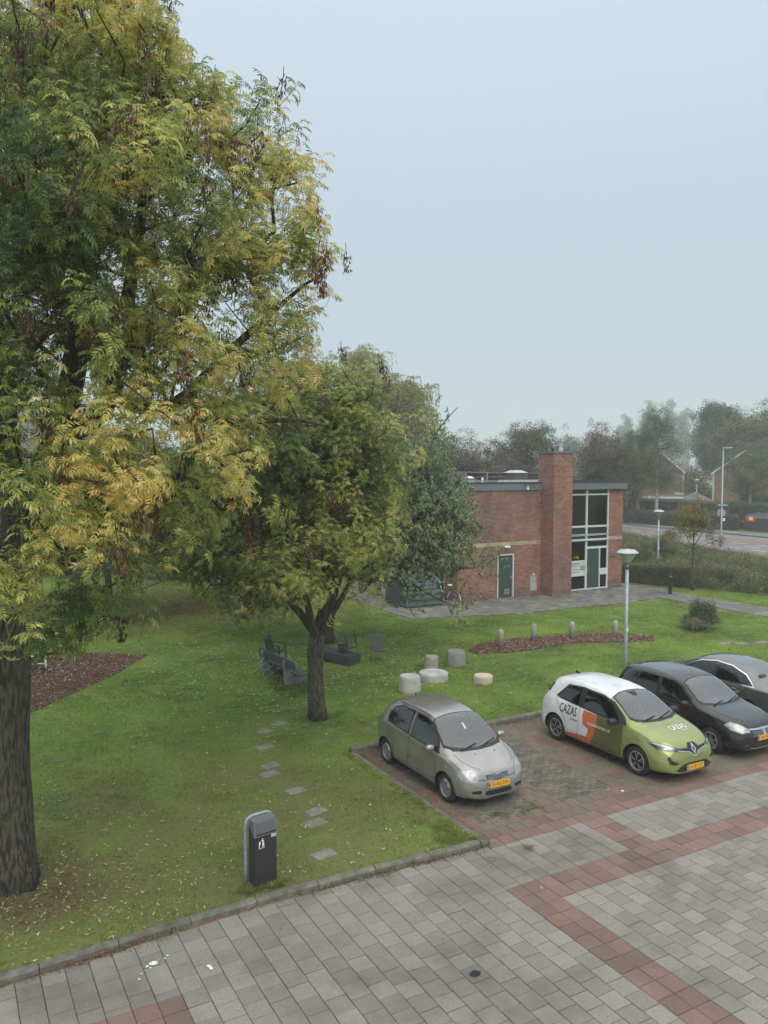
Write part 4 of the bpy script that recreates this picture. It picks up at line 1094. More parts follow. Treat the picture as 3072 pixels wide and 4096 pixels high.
M_zwhite = carpaint('pearl_white', (.74, .765, .77), .0, .3)
M_zgreen = carpaint('olive_green_paint', (.30, .345, .105), .35, .25)
M_zolive = carpaint('dark_olive_wrap', (.125, .130, .035), .1, .35)
M_zorange = carpaint('orange_wrap', (.60, .160, .055), .0, .35)
M_sblack = carpaint('black_paint', (.012, .012, .014), .1, .12)
M_pgrey = carpaint('warm_grey_metallic', (.21, .21, .205), .7, .27)
M_ink = mat('dark_print', (.025, .03, .02), .5)

# ---------------- taupe five-door hatchback
YA = Car('hatchback_car', 'taupe-grey five-door hatchback parked nearest, in the bay beside the lawn', (9.49, 15.87, .002), -PI/2, [
 (0.00, .38, .58, .64, .50, .46, .36, .62), (0.04, .30, .72, .86, .68, .64, .50, .82), (0.12, .24, .88, 1.04, .775, .735, .56, 1.0), (0.28, .20, .95, 1.28, .815, .78, .555, 1.22),
 (0.48, .20, .965, 1.43, .83, .80, .56, 1.365), (0.90, .19, .965, 1.495, .83, .80, .575, 1.435), (1.40, .18, .95, 1.50, .83, .80, .575, 1.445), (1.90, .18, .93, 1.475, .83, .80, .565, 1.415),
 (2.15, .18, .92, 1.42, .83, .80, .565, 1.36), (2.50, .18, .905, 1.23, .83, .80, .60, 1.18), (2.80, .18, .885, 1.045, .83, .79, .645, 1.005), (2.95, .18, .87, .975, .83, .785, .65, .945),
 (3.20, .19, .80, .90, .81, .745, .60, .875), (3.42, .20, .70, .805, .755, .69, .53, .785), (3.55, .22, .59, .70, .66, .60, .43, .675), (3.61, .205, .50, .58, .53, .48, .33, .56), (3.64, .235, .44, .48, .36, .33, .22, .47)],
 M_ytaupe, (0.57, 2.94), .285, .80, 3.64)
ws = [(2.93, 0), (2.90, .30), (2.82, .55), (2.70, .66), (2.40, .60), (2.13, .535), (2.09, .30), (2.07, 0)]
sym = lambda P: P + [(x, -y) for x, y in P[::-1] if abs(y) > 1e-6]
def topatch(c, name, P, m, off=.004, grid=.05, hole=None): return c.patch(name, [(x, y, 2) for x, y in sym(P)], (0, 0, -1), m, off, grid, None, [[(x, y, 2) for x, y in sym(hole)]] if hole else None)
topatch(YA, 'windscreen_seal', [(2.97, 0), (2.94, .33), (2.85, .61), (2.72, .70), (2.40, .62), (2.11, .55), (2.06, .30), (2.04, 0)], M_rubber, .003, hole=ws)
topatch(YA, 'windscreen', ws, M_windscreen, .006)
topatch(YA, 'cowl', [(3.01, 0), (2.98, .34), (2.90, .60), (2.84, .60), (2.905, .32), (2.93, 0)], M_black, .007)
YA.both('front_side_window_seal', [(1.60, .945), (2.72, .90), (2.56, 1.10), (2.22, 1.34), (1.98, 1.41), (1.60, 1.43)], M_rubber, .003, holes=[[(1.64, .975), (2.60, .935), (2.50, 1.10), (2.18, 1.32), (1.96, 1.385), (1.64, 1.405)]])
YA.both('rear_side_window_seal', [(.62, 1.0), (.80, .985), (1.54, .95), (1.54, 1.43), (1.0, 1.42), (.74, 1.34), (.60, 1.18)], M_rubber, .003, holes=[[(.66, 1.03), (.82, 1.01), (1.50, .98), (1.50, 1.405), (1.02, 1.395), (.78, 1.32), (.65, 1.18)]])
YA.both('front_side_window', [(1.64, .975), (2.60, .935), (2.50, 1.10), (2.18, 1.32), (1.96, 1.385), (1.64, 1.405)], M_carglass, .006)
YA.both('rear_side_window', [(.66, 1.03), (.82, 1.01), (1.50, .98), (1.50, 1.405), (1.02, 1.395), (.78, 1.32), (.65, 1.18)], M_carglass, .006)
YA.sline('door_gap', [(1.57, 1.43), (1.57, .5), (1.50, .26)], M_seam, .009)
YA.sline('door_gap', [(2.60, .90), (2.62, .60), (2.55, .27)], M_seam, .009)
YA.sline('door_gap', [(.60, 1.0), (.72, .80), (.90, .60), (.98, .30)], M_seam, .009)
YA.sline('sill_strip', [(.98, .27), (2.55, .265)], M_rim, .02, off=.006)
YA.sline('crease_shade', [(.3, .87), (1.5, .845), (2.9, .78)], M_seam, .004, off=.0035)  # crease shade painted as a thin dark ribbon on the smooth flank
for x in (1.02, 1.98):
    for sy in (-1, 1):
        h, n_ = YA.hit((x, sy*1.2, .80), (0, -sy, 0)); q = MB(); q.sell((0, 0, 0), .075, .018, .026, .7, 12, 8); o = q.build('door_handle', M_ytaupe, YA.t, True); o.location = h + n_*.012
YA.line('bonnet_gap', [(2.98, .62, 2), (3.2, .60, 2), (3.40, .50, 2), (3.50, .34, 2)], (0, 0, -1), M_seam, .005); YA.line('bonnet_gap', [(2.98, -.62, 2), (3.2, -.60, 2), (3.40, -.50, 2), (3.50, -.34, 2)], (0, 0, -1), M_seam, .005)
YA.line('bumper_gap', [(3.9, -.50, .60), (3.9, -.3, .575), (3.9, .3, .575), (3.9, .50, .60)], (-1, 0, 0), M_seam, .008)
for sy in (-1, 1):
    d = Vector((-1, -sy*.75, -.35))
    YA.patch('headlight', [(3.30, sy*.72, .74), (3.36, sy*.60, .80), (3.47, sy*.52, .76), (3.56, sy*.46, .66), (3.60, sy*.44, .56), (3.52, sy*.58, .54), (3.40, sy*.72, .58), (3.30, sy*.76, .66)], d, M_lamp, .006, .03)
    YA.patch('fog_intake', [(3.6, sy*.40, .33), (3.6, sy*.60, .35), (3.6, sy*.60, .40), (3.6, sy*.40, .40)], (-1, -sy*.2, 0), M_black, .006, .03)
    YA.patch('tail_light', [(0, sy*.62, .72), (.02, sy*.8, .74), (.16, sy*.8, .98), (.16, sy*.6, 1.0)], (.6, -sy, 0), M_redlamp, .006, .03)
    h, n_ = YA.hit((2.98, sy*1.2, .72), (0, -sy, 0)); q = MB(); q.sell((0, 0, 0), .04, .008, .016, .8, 10, 6); o = q.build('side_indicator', M_lamp, YA.t, True); o.location = h
gr = YA.patch('grille', [(4, -.27, .655), (4, -.24, .58), (4, -.07, .555), (4, 0, .545), (4, .07, .555), (4, .24, .58), (4, .27, .655), (4, .10, .65), (4, 0, .63), (4, -.10, .65)], (-1, 0, 0), M_black, .008, .03)
for k in range(12):
    a = -.24 + k*.044
    YA.line('grille_mesh', [(4, a, .562 + abs(a)*.06), (4, a + .05, .645)], (-1, 0, 0), M_rim, .007, .011, gr); YA.line('grille_mesh', [(4, a + .05, .562 + abs(a+.05)*.06), (4, a, .645)], (-1, 0, 0), M_rim, .007, .011, gr)
YA.patch('lower_intake', [(4, -.33, .30), (4, -.30, .37), (4, .30, .37), (4, .33, .30), (4, .2, .275), (4, -.2, .275)], (-1, 0, 0), M_black, .006, .04)
# oval emblem of three ellipses
def ring_emb(c, x, z, rx, rz, m, w=.008, d=(-1, 0, 0), off=.012):
    P = [(x, rx*math.cos(t), z + rz*math.sin(t)) for t in np.linspace(0, 2*PI, 15)]; c.line('emblem', P, d, m, w, off)
ring_emb(YA, 4, .675, .048, .030, M_chrome); ring_emb(YA, 4, .680, .018, .026, M_chrome, .006); ring_emb(YA, 4, .690, .036, .010, M_chrome, .006)
YA.plate('25-RG-DN', 4, .475, .05)
YA.mirror(2.52, .895, .985, M_ytaupe, .95)
for (a, b, c_) in (((2.96, -.42, 0), (2.86, .02, 0), 1), ((2.95, .10, 0), (2.80, .52, 0), 2)):
    P = []
    for t in np.linspace(0, 1, 6):
        p = Vector(a).lerp(Vector(b), t); h, n_ = YA.hit((p.x, p.y, 2), (0, 0, -1)); P.append(h + Vector((0, 0, .022)))
    q = MB(); q.tube(P, .010, 5); q.build('wiper', M_black, YA.t)
q = MB()
for y in (-.2, .28): h, n_ = YA.hit((3.12, y, 2), (0, 0, -1)); q.sell(h, .018, .012, .010, .8, 8, 6)
q.build('washer_jet', M_black, YA.t)
q = MB(); h, n_ = YA.hit((.52, 0, 2), (0, 0, -1)); q.tube([h, h + Vector((-.02, 0, .04))], .012, 6); q.build('aerial_base', M_black, YA.t)
YA.wheels('cap', .17, .185)
# air freshener and steering wheel seen through the screen
h, n_ = YA.hit((2.25, .0, 2), (0, 0, -1)); q = MB(); q.bbox(-.01, .01, -.025, .025, 0, .004, .001)
o = YA.patch('hanging_tag', [(2.36, -.02, 2), (2.36, .03, 2), (2.50, .03, 2), (2.50, -.02, 2)], (0, 0, -1), M_zinc, .0075, .03)
for sy in (-1, 1): YA.line('roof_gutter', [(.5, sy*.50, 2), (1.0, sy*.535, 2), (1.9, sy*.525, 2), (2.10, sy*.51, 2)], (0, 0, -1), M_seam, .010)

# ---------------- white and green electric hatchback
ZSPLIT = True
ZO = Car('hatchback_car', 'white, orange and olive green hatchback with CAZAS wonen lettering on the doors', (13.95, 15.33, .002), -PI/2, [
 (0.00, .36, .62, .68, .52, .48, .38, .66), (0.05, .28, .80, .92, .74, .68, .50, .88), (0.12, .24, .93, 1.08, .82, .745, .56, 1.04), (0.26, .20, 1.02, 1.36, .86, .76, .54, 1.30),
 (0.42, .20, 1.05, 1.49, .875, .775, .55, 1.43), (0.90, .19, 1.05, 1.555, .885, .79, .575, 1.50), (1.50, .18, 1.03, 1.562, .875, .80, .585, 1.505), (2.00, .18, 1.01, 1.53, .875, .805, .585, 1.47),
 (2.35, .18, .995, 1.45, .88, .81, .59, 1.39), (2.75, .18, .98, 1.25, .88, .81, .625, 1.20), (3.05, .18, .96, 1.09, .885, .80, .66, 1.05), (3.20, .18, .945, 1.035, .885, .79, .66, 1.005),
 (3.50, .19, .87, .975, .875, .76, .62, .95), (3.78, .20, .76, .89, .835, .70, .56, .865), (3.95, .22, .66, .79, .74, .62, .46, .765), (4.04, .21, .55, .68, .61, .52, .36, .65), (4.087, .235, .48, .56, .40, .36, .25, .54)],
 M_zwhite, (0.66, 3.248), .315, .85, 4.087)
# paint areas wrapped over the white shell
gp = lambda P, sides: None
ZO.zone(M_zgreen, 2.78, 2.24, 1.06)
for sy in (-1, 1):
    ZO.patch('door_wrap_olive', [(1.80, sy*1.2, .185), (1.98, sy*1.2, .50), (2.05, sy*1.2, .78), (2.02, sy*1.2, .985), (2.83, sy*1.2, .975), (2.83, sy*1.2, .60), (2.80, sy*1.2, .185)], (0, -sy, 0), M_zolive, .005, .05)
    ZO.patch('door_wrap_orange', [(1.02, sy*1.2, .21), (1.02, sy*1.2, .33), (1.62, sy*1.2, .40), (1.74, sy*1.2, .40), (1.80, sy*1.2, .60), (1.62, sy*1.2, .66), (1.58, sy*1.2, .86), (1.60, sy*1.2, .99), (2.03, sy*1.2, .98), (2.06, sy*1.2, .80), (2.0, sy*1.2, .50), (1.82, sy*1.2, .19)], (0, -sy, 0), M_zorange, .0045, .05)
topatch(ZO, 'windscreen_seal', [(3.17, 0), (3.13, .38), (3.03, .62), (2.90, .685), (2.70, .645), (2.28, .575), (2.19, .34), (2.16, 0)], M_rubber, .0045, hole=[(3.10, 0), (3.06, .36), (2.97, .58), (2.86, .655), (2.68, .62), (2.31, .55), (2.23, .33), (2.20, 0)])
topatch(ZO, 'windscreen', [(3.10, 0), (3.06, .36), (2.97, .58), (2.86, .655), (2.68, .62), (2.31, .55), (2.23, .33), (2.20, 0)], M_windscreen, .008)
ZO.both('side_window_seal', [(.60, 1.09), (.78, 1.055), (2.10, .985), (2.92, .975), (2.78, 1.12), (2.40, 1.345), (2.05, 1.435), (1.40, 1.46), (.92, 1.42)], M_rubber, .004, holes=[[(.70, 1.09), (1.38, 1.055), (1.38, 1.43), (.94, 1.39)], [(1.56, 1.045), (2.66, 1.00), (2.62, 1.10), (2.34, 1.32), (2.02, 1.405), (1.56, 1.425)]])
ZO.both('rear_side_window', [(.70, 1.09), (1.38, 1.055), (1.38, 1.43), (.94, 1.39)], M_carglass, .008)
ZO.both('front_side_window', [(1.56, 1.045), (2.66, 1.00), (2.62, 1.10), (2.34, 1.32), (2.02, 1.405), (1.56, 1.425)], M_carglass, .008)
ZO.sline('door_gap', [(1.46, 1.46), (1.47, .6), (1.42, .22)], M_seam, .008, off=.0062); ZO.sline('door_gap', [(2.80, .96), (2.83, .60), (2.76, .21)], M_seam, .008, off=.0062)
ZO.sline('door_gap', [(.62, 1.07), (.80, .84), (1.02, .62), (1.08, .24)], M_seam, .008, off=.0062)
ZO.sline('sill_strip', [(1.05, .215), (2.80, .205)], M_rubber, .05, off=.006)
ZO.sline('crease_shade', [(1.1, .40), (1.7, .37), (2.7, .33)], M_seam, .004, off=.0065)  # dark ribbon stands for the shade under the door crease
for x in (1.72,):
    for sy in (-1, 1):
        h, n_ = ZO.hit((x, sy*1.2, .90), (0, -sy, 0)); q = MB(); q.sell((0, 0, 0), .10, .02, .022, .7, 12, 8); o = q.build('door_handle', M_zorange, ZO.t, True); o.location = h + n_*.014
# lettering: reads from outside on either flank
for sy, ex in ((-1, (1, 0, 0)), (1, (-1, 0, 0))):
    ZO.text('CAZAS', .30, (1.10, sy*1.2, .86), ex, (0, 0, 1), M_ink, sx=.62, rot=-.0)
    ZO.text('CAZAS', .30, (1.104, sy*1.2, .863), ex, (0, 0, 1), M_ink, sx=.62, off=.0075)
    ZO.text('wonen', .10, (1.32, sy*1.2, .69), ex, (0, 0, 1), M_ink, sx=.9)
    ZO.text('cazaswonen.nl', .125, (2.12, sy*1.2, .74), ex, (0, 0, 1), M_whitep, off=.009, sx=1.0)
ZO.text('CAZAS', .22, (3.50, .12, 2), (0, 1, 0), (-1, 0, 0), M_whitep, off=.007, sx=.72); ZO.text('CAZAS', .22, (3.503, .124, 2), (0, 1, 0), (-1, 0, 0), M_whitep, off=.0075, sx=.72)
ZO.text('wonen', .06, (3.62, .22, 2), (0, 1, 0), (-1, 0, 0), M_whitep, off=.007)
for sy in (-1, 1):
    d = Vector((-1, -sy*.8, -.3))
    hl = ZO.patch('headlight', [(3.50, sy*.82, .80), (3.66, sy*.72, .83), (3.85, sy*.58, .80), (4.0, sy*.36, .72), (4.0, sy*.36, .67), (3.88, sy*.58, .67), (3.72, sy*.74, .70)], d, M_lampd, .007, .03)
    ZO.patch('daytime_lamp', [(3.52, sy*.81, .795), (3.66, sy*.725, .82), (3.84, sy*.60, .785), (3.95, sy*.46, .735), (3.84, sy*.62, .755), (3.66, sy*.75, .785)], d, M_lamp, .009, .03, hl)
    ZO.patch('daytime_lamp', [(3.80, sy*.66, .70), (3.90, sy*.52, .705), (3.90, sy*.50, .745), (3.80, sy*.64, .75)], d, M_lamp, .009, .03, hl)
    ZO.patch('fog_intake', [(4, sy*.50, .42), (4, sy*.66, .44), (4, sy*.72, .56), (4, sy*.66, .60), (4, sy*.60, .52), (4, sy*.46, .46)], (-1, -sy*.35, 0), M_black, .006, .03)
    ZO.patch('tail_light', [(0, sy*.66, .86), (.06, sy*.85, .90), (.14, sy*.85, 1.06), (.10, sy*.66, 1.06)], (.5, -sy, 0), M_redlamp, .008, .03)
gr = ZO.patch('grille', [(5, -.42, .735), (5, -.40, .70), (5, -.12, .655), (5, 0, .58), (5, .12, .655), (5, .40, .70), (5, .42, .735), (5, .16, .72), (5, .10, .80), (5, -.10, .80), (5, -.16, .72)], (-1, 0, 0), M_black, .007, .03)
ZO.line('chrome_strip', [(5, -.44, .70), (5, -.14, .645), (5, -.05, .565), (5, .05, .565), (5, .14, .645), (5, .44, .70)], (-1, 0, 0), M_chrome, .014, .012, gr)
# upright diamond emblem
em = ZO.patch('emblem', [(5, 0, .795), (5, .065, .69), (5, 0, .585), (5, -.065, .69)], (-1, 0, 0), M_chrome, .014, .03)
ZO.patch('emblem_centre', [(5, 0, .745), (5, .030, .69), (5, 0, .635), (5, -.030, .69)], (-1, 0, 0), M_lampd, .017, .03, em)
li = ZO.patch('lower_intake', [(5, -.54, .30), (5, -.40, .40), (5, -.32, .43), (5, .32, .43), (5, .40, .40), (5, .54, .30), (5, .42, .265), (5, -.42, .265)], (-1, 0, 0), M_black, .006, .04)
for k in range(9): 
    a = -.36 + k*.085; ZO.line('intake_mesh', [(5, a, .28), (5, a + .04, .41)], (-1, 0, 0), M_lampd, .010, .010, li)
ZO.plate('X-587-NT', 5, .335, .02)
ZO.mirror(2.66, .985, 1.03, M_black, 1.1)
for (a, b) in (((3.10, -.50, 0), (3.02, -.06, 0)), ((3.11, -.02, 0), (2.96, .50, 0))):
    P = []
    for t in np.linspace(0, 1, 6):
        p = Vector(a).lerp(Vector(b), t); h, n_ = ZO.hit((p.x, p.y, 2), (0, 0, -1)); P.append(h + Vector((0, 0, .025)))
    q = MB(); q.tube(P, .011, 5); q.build('wiper', M_black, ZO.t)
h, n_ = ZO.hit((.55, 0, 2), (0, 0, -1)); q = MB(); q.add([h + Vector(p) for p in ((-.09, -.02, 0), (.08, -.015, 0), (.08, .015, 0), (-.09, .02, 0), (-.10, -.005, .065), (-.10, .005, .065), (-.04, 0, .06))], [(0, 1, 6, 4), (3, 5, 6, 2), (0, 4, 5, 3), (1, 2, 6), (4, 6, 5)]); q.build('fin_aerial', M_black, ZO.t)
ZO.patch('sensor_panel', [(2.24, -.12, 2), (2.24, .12, 2), (2.42, .06, 2), (2.42, -.06, 2)], (0, 0, -1), M_rubber, .0095, .03)
ZO.wheels('twin', .20, .215)
ZO.patch('rear_window', [(0.10, sy, z) for sy, z in ((-.5, 1.1), (.5, 1.1), (.45, 1.40), (-.45, 1.40))], (1, 0, 0), M_carglass, .006)
ZO.patch('rear_quarter', [(.14, -1.2, 1.12), (.30, -1.2, 1.12), (.40, -1.2, 1.34), (.30, -1.2, 1.33)], (0, 1, 0), M_carglass, .006, .04)

# ---------------- black hatchback
DA = Car('hatchback_car', 'black five-door hatchback parked between the white and green car and the grey saloon', (16.50, 15.42, .002), -PI/2, [
 (0.00, .40, .66, .72, .56, .52, .42, .70), (0.04, .30, .82, .95, .76, .70, .54, .92), (0.12, .26, .94, 1.10, .83, .77, .60, 1.06), (0.26, .22, 1.00, 1.36, .86, .80, .59, 1.30),
 (0.42, .21, 1.01, 1.48, .87, .81, .60, 1.42), (0.90, .20, 1.00, 1.53, .875, .82, .61, 1.475), (1.50, .20, .985, 1.534, .875, .82, .615, 1.48), (1.95, .20, .97, 1.50, .875, .82, .61, 1.44),
 (2.25, .20, .96, 1.42, .875, .82, .61, 1.36), (2.60, .20, .95, 1.22, .875, .81, .64, 1.17), (2.85, .20, .93, 1.07, .875, .80, .67, 1.03), (3.02, .20, .915, 1.00, .875, .79, .66, .975),
 (3.35, .21, .86, .955, .86, .77, .62, .93), (3.68, .22, .76, .89, .82, .72, .56, .86), (3.87, .24, .66, .79, .73, .64, .47, .765), (3.97, .22, .56, .66, .60, .54, .36, .64), (4.02, .25, .50, .55, .42, .38, .25, .53)],
 M_sblack, (0.61, 3.20), .30, .84, 4.02)
topatch(DA, 'windscreen_seal', [(3.02, 0), (2.99, .36), (2.90, .64), (2.76, .71), (2.55, .66), (2.20, .59), (2.12, .34), (2.10, 0)], M_rubber, .003, hole=[(2.96, 0), (2.93, .35), (2.84, .60), (2.72, .67), (2.53, .63), (2.22, .565), (2.16, .33), (2.13, 0)])
topatch(DA, 'windscreen', [(2.96, 0), (2.93, .35), (2.84, .60), (2.72, .67), (2.53, .63), (2.22, .565), (2.16, .33), (2.13, 0)], M_windscreen, .006)
DA.both('side_window_seal', [(.53, 1.045), (.95, 1.01), (1.66, .98), (2.68, .955), (2.56, 1.11), (2.24, 1.345), (1.98, 1.42), (1.0, 1.43), (.66, 1.36)], M_rubber, .003, holes=[[(1.66, 1.01), (2.62, .985), (2.52, 1.10), (2.22, 1.32), (1.98, 1.395), (1.66, 1.415)], [(.92, 1.04), (1.54, 1.015), (1.54, 1.415), (1.02, 1.405), (.92, 1.36)], [(.56, 1.07), (.86, 1.045), (.86, 1.35), (.68, 1.33)]])
DA.both('front_side_window', [(1.66, 1.01), (2.62, .985), (2.52, 1.10), (2.22, 1.32), (1.98, 1.395), (1.66, 1.415)], M_carglass, .006)
DA.both('rear_side_window', [(.92, 1.04), (1.54, 1.015), (1.54, 1.415), (1.02, 1.405), (.92, 1.36)], M_carglass, .006)
DA.both('quarter_window', [(.56, 1.07), (.86, 1.045), (.86, 1.35), (.68, 1.33)], M_carglass, .006)
DA.sline('door_gap', [(1.60, 1.43), (1.60, .5), (1.52, .26)], M_seam); DA.sline('door_gap', [(2.66, .95), (2.68, .6), (2.6, .27)], M_seam)
for x in (1.10, 2.02):
    for sy in (-1, 1): h, n_ = DA.hit((x, sy*1.2, .84), (0, -sy, 0)); q = MB(); q.sell((0, 0, 0), .085, .018, .022, .7, 12, 8); o = q.build('door_handle', M_sblack, DA.t, True); o.location = h + n_*.012
DA.line('bonnet_gap', [(3.02, .66, 2), (3.35, .64, 2), (3.6, .56, 2), (3.78, .42, 2)], (0, 0, -1), M_seam); DA.line('bonnet_gap', [(3.02, -.66, 2), (3.35, -.64, 2), (3.6, -.56, 2), (3.78, -.42, 2)], (0, 0, -1), M_seam)
for sy in (-1, 1):
    d = Vector((-1, -sy*.8, -.35))
    DA.patch('headlight', [(3.54, sy*.80, .76), (3.62, sy*.70, .83), (3.76, sy*.60, .80), (3.90, sy*.44, .70), (3.93, sy*.40, .62), (3.84, sy*.60, .61), (3.70, sy*.76, .66)], d, M_lamp, .007, .03)
    DA.patch('fog_lamp', [(4, sy*(.58 + .04*math.cos(t)), .36 + .04*math.sin(t)) for t in np.linspace(0, 2*PI, 10)[:-1]], (-1, -sy*.2, 0), M_lampd, .007, .03)
    DA.patch('tail_light', [(0, sy*.66, .86), (.06, sy*.85, .88), (.20, sy*.85, 1.08), (.16, sy*.66, 1.1)], (.5, -sy, 0), M_redlamp, .007, .03)
    h, n_ = DA.hit((2.86, sy*1.2, .74), (0, -sy, 0)); q = MB(); q.add([h + n_*.006 + Vector(p) for p in ((-.06, 0, .02), (.06, 0, .005), (.03, 0, -.025), (-.05, 0, -.02))], [(0, 1, 2, 3)]); q.build('side_indicator', M_lamp, DA.t)
gr = DA.patch('grille', [(5, -.40, .66), (5, -.36, .54), (5, 0, .51), (5, .36, .54), (5, .40, .66), (5, .2, .655), (5, -.2, .655)], (-1, 0, 0), M_lampd, .006, .04)
for z in (.56, .60, .635): DA.line('grille_bar', [(5, -.35, z), (5, 0, z - .01), (5, .35, z)], (-1, 0, 0), M_fascia, .010, .011, gr)
DA.line('chrome_strip', [(5, -.44, .70), (5, -.2, .685), (5, .2, .685), (5, .44, .70)], (-1, 0, 0), M_chrome, .035, .010, gr)
em = DA.patch('emblem', [(5, -.055, .66), (5, .055, .66), (5, .03, .555), (5, -.03, .555)], (-1, 0, 0), M_chrome, .014, .03)
DA.patch('emblem_centre', [(5, -.025, .64), (5, .025, .64), (5, .012, .60), (5, -.012, .60)], (-1, 0, 0), M_fascia, .017, .02, em)
DA.patch('lower_intake', [(5, -.42, .29), (5, -.36, .42), (5, .36, .42), (5, .42, .29)], (-1, 0, 0), M_black, .005, .04)
DA.line('bumper_trim', [(5, -.48, .30), (5, -.3, .275), (5, .3, .275), (5, .48, .30)], (-1, 0, 0), M_rim, .018, .012)
DA.plate('28-LRK-9', 5, .50, .05)
DA.mirror(2.56, .955, 1.02, M_black, 1.0)
for (a, b) in (((2.99, -.46, 0), (2.90, -.02, 0)), ((2.98, .06, 0), (2.84, .54, 0))):
    P = []
    for t in np.linspace(0, 1, 6): p = Vector(a).lerp(Vector(b), t); h, n_ = DA.hit((p.x, p.y, 2), (0, 0, -1)); P.append(h + Vector((0, 0, .022)))
    q = MB(); q.tube(P, .011, 5); q.build('wiper', M_black, DA.t)
h, n_ = DA.hit((2.0, .0, 2), (0, 0, -1)); q = MB(); q.tube([h, h + Vector((-.30, 0, .26))], [.006, .003], 5); q.build('aerial', M_black, DA.t)
DA.wheels('five', .19, .20)

# ---------------- grey saloon, nose towards the lawn
PR = Car('saloon_car', 'grey metallic saloon parked nose-in at the right edge of the photo, chrome window line', (19.10, 12.12, .002), PI/2, [
 (0.00, .40, .70, .76, .60, .56, .45, .74), (0.05, .30, .90, .98, .78, .72, .58, .96), (0.20, .24, .96, 1.04, .85, .78, .66, 1.02), (0.55, .20, .98, 1.09, .885, .81, .66, 1.05),
 (0.85, .20, .98, 1.20, .895, .82, .60, 1.14), (1.20, .19, .975, 1.36, .90, .825, .58, 1.30), (1.60, .19, .96, 1.45, .90, .83, .585, 1.39), (2.10, .19, .95, 1.48, .90, .83, .595, 1.42),
 (2.60, .19, .93, 1.45, .90, .83, .595, 1.385), (2.95, .19, .92, 1.33, .90, .83, .61, 1.27), (3.30, .19, .90, 1.13, .90, .82, .65, 1.085), (3.60, .19, .88, .985, .90, .81, .68, .955),
 (3.95, .20, .82, .93, .88, .79, .64, .90), (4.30, .21, .74, .85, .83, .73, .58, .82), (4.50, .23, .63, .74, .73, .63, .48, .71), (4.62, .27, .53, .60, .58, .50, .36, .58), (4.68, .32, .47, .50, .40, .36, .25, .49)],
 M_pgrey, (0.98, 3.68), .32, .865, 4.68)
topatch(PR, 'windscreen_seal', [(3.60, 0), (3.56, .40), (3.45, .655), (3.28, .72), (3.03, .665), (2.71, .60), (2.64, .35), (2.62, 0)], M_rubber, .003, hole=[(3.56, 0), (3.52, .38), (3.42, .62), (3.28, .68), (3.05, .63), (2.74, .57), (2.68, .33), (2.66, 0)])
topatch(PR, 'windscreen', [(3.56, 0), (3.52, .38), (3.42, .62), (3.28, .68), (3.05, .63), (2.74, .57), (2.68, .33), (2.66, 0)], M_windscreen, .006)
PH = [[(2.13, 1.0), (2.98, .97), (2.96, 1.13), (2.60, 1.32), (2.13, 1.39)], [(1.24, 1.03), (2.05, 1.0), (2.05, 1.39), (1.67, 1.36), (1.26, 1.22)], [(3.01, .975), (3.20, .965), (3.03, 1.10)]]
PR.both('side_window_seal', [(.86, 1.0), (3.36, .925), (3.05, 1.16), (2.62, 1.36), (2.15, 1.43), (1.65, 1.40), (1.2, 1.26)], M_chrome, .003, holes=PH)
PR.both('side_window_seal', [(.90, 1.015), (3.26, .945), (3.03, 1.14), (2.61, 1.34), (2.15, 1.41), (1.66, 1.38), (1.22, 1.24)], M_rubber, .0045, holes=PH)
PR.both('front_side_window', [(2.13, 1.0), (2.98, .97), (2.96, 1.13), (2.60, 1.32), (2.13, 1.39)], M_carglass, .008)
PR.both('rear_side_window', [(1.24, 1.03), (2.05, 1.0), (2.05, 1.39), (1.67, 1.36), (1.26, 1.22)], M_carglass, .008)
PR.both('quarter_window', [(3.01, .975), (3.20, .965), (3.03, 1.10)], M_carglass, .008)
PR.sline('door_gap', [(2.09, 1.43), (2.08, .5), (2.0, .24)], M_seam); PR.sline('door_gap', [(3.08, .93), (3.12, .6), (3.0, .25)], M_seam); PR.sline('door_gap', [(1.02, 1.0), (1.2, .8), (1.42, .6), (1.46, .3)], M_seam)
PR.sline('crease_shade', [(.6, .86), (2.4, .835), (4.0, .75)], M_seam, .004)  # shade of the shoulder crease put in as a dark line
for x in (1.42, 2.36):
    for sy in (-1, 1): h, n_ = PR.hit((x, sy*1.2, .86), (0, -sy, 0)); q = MB(); q.sell((0, 0, 0), .10, .02, .018, .7, 12, 8); o = q.build('door_handle', M_chrome, PR.t, True); o.location = h + n_*.016
for sy in (-1, 1):
    PR.line('bonnet_gap', [(3.60, sy*.68, 2), (4.0, sy*.64, 2), (4.36, sy*.5, 2)], (0, 0, -1), M_seam)
    PR.patch('headlight', [(4.10, sy*.80, .76), (4.3, sy*.68, .80), (4.5, sy*.5, .70), (4.55, sy*.5, .62), (4.3, sy*.78, .64)], (-1, -sy*.8, -.3), M_lamp, .007, .03)
    PR.patch('tail_light', [(0, sy*.6, .76), (.1, sy*.85, .78), (.3, sy*.85, .95), (.05, sy*.6, .95)], (.6, -sy, 0), M_redlamp, .007, .03)
PR.mirror(3.02, .985, 1.02, M_pgrey, 1.15)
P = []
for t in np.linspace(0, 1, 6): p = Vector((3.62, .5, 0)).lerp(Vector((3.52, -.1, 0)), t); h, n_ = PR.hit((p.x, p.y, 2), (0, 0, -1)); P.append(h + Vector((0, 0, .022)))
q = MB(); q.tube(P, .011, 5); q.build('wiper', M_black, PR.t)
topatch(PR, 'cowl', [(3.66, 0), (3.62, .4), (3.5, .66), (3.44, .64), (3.54, .38), (3.58, 0)], M_black, .007)
PR.wheels('five', .20, .21)

YA.cabin(1.42, .72, .58, M_cloth2); ZO.cabin(1.55, .80, .62, M_cloth); DA.cabin(1.45, .72, .60, M_cloth); PR.cabin(1.95, 1.10, .56, M_cloth)
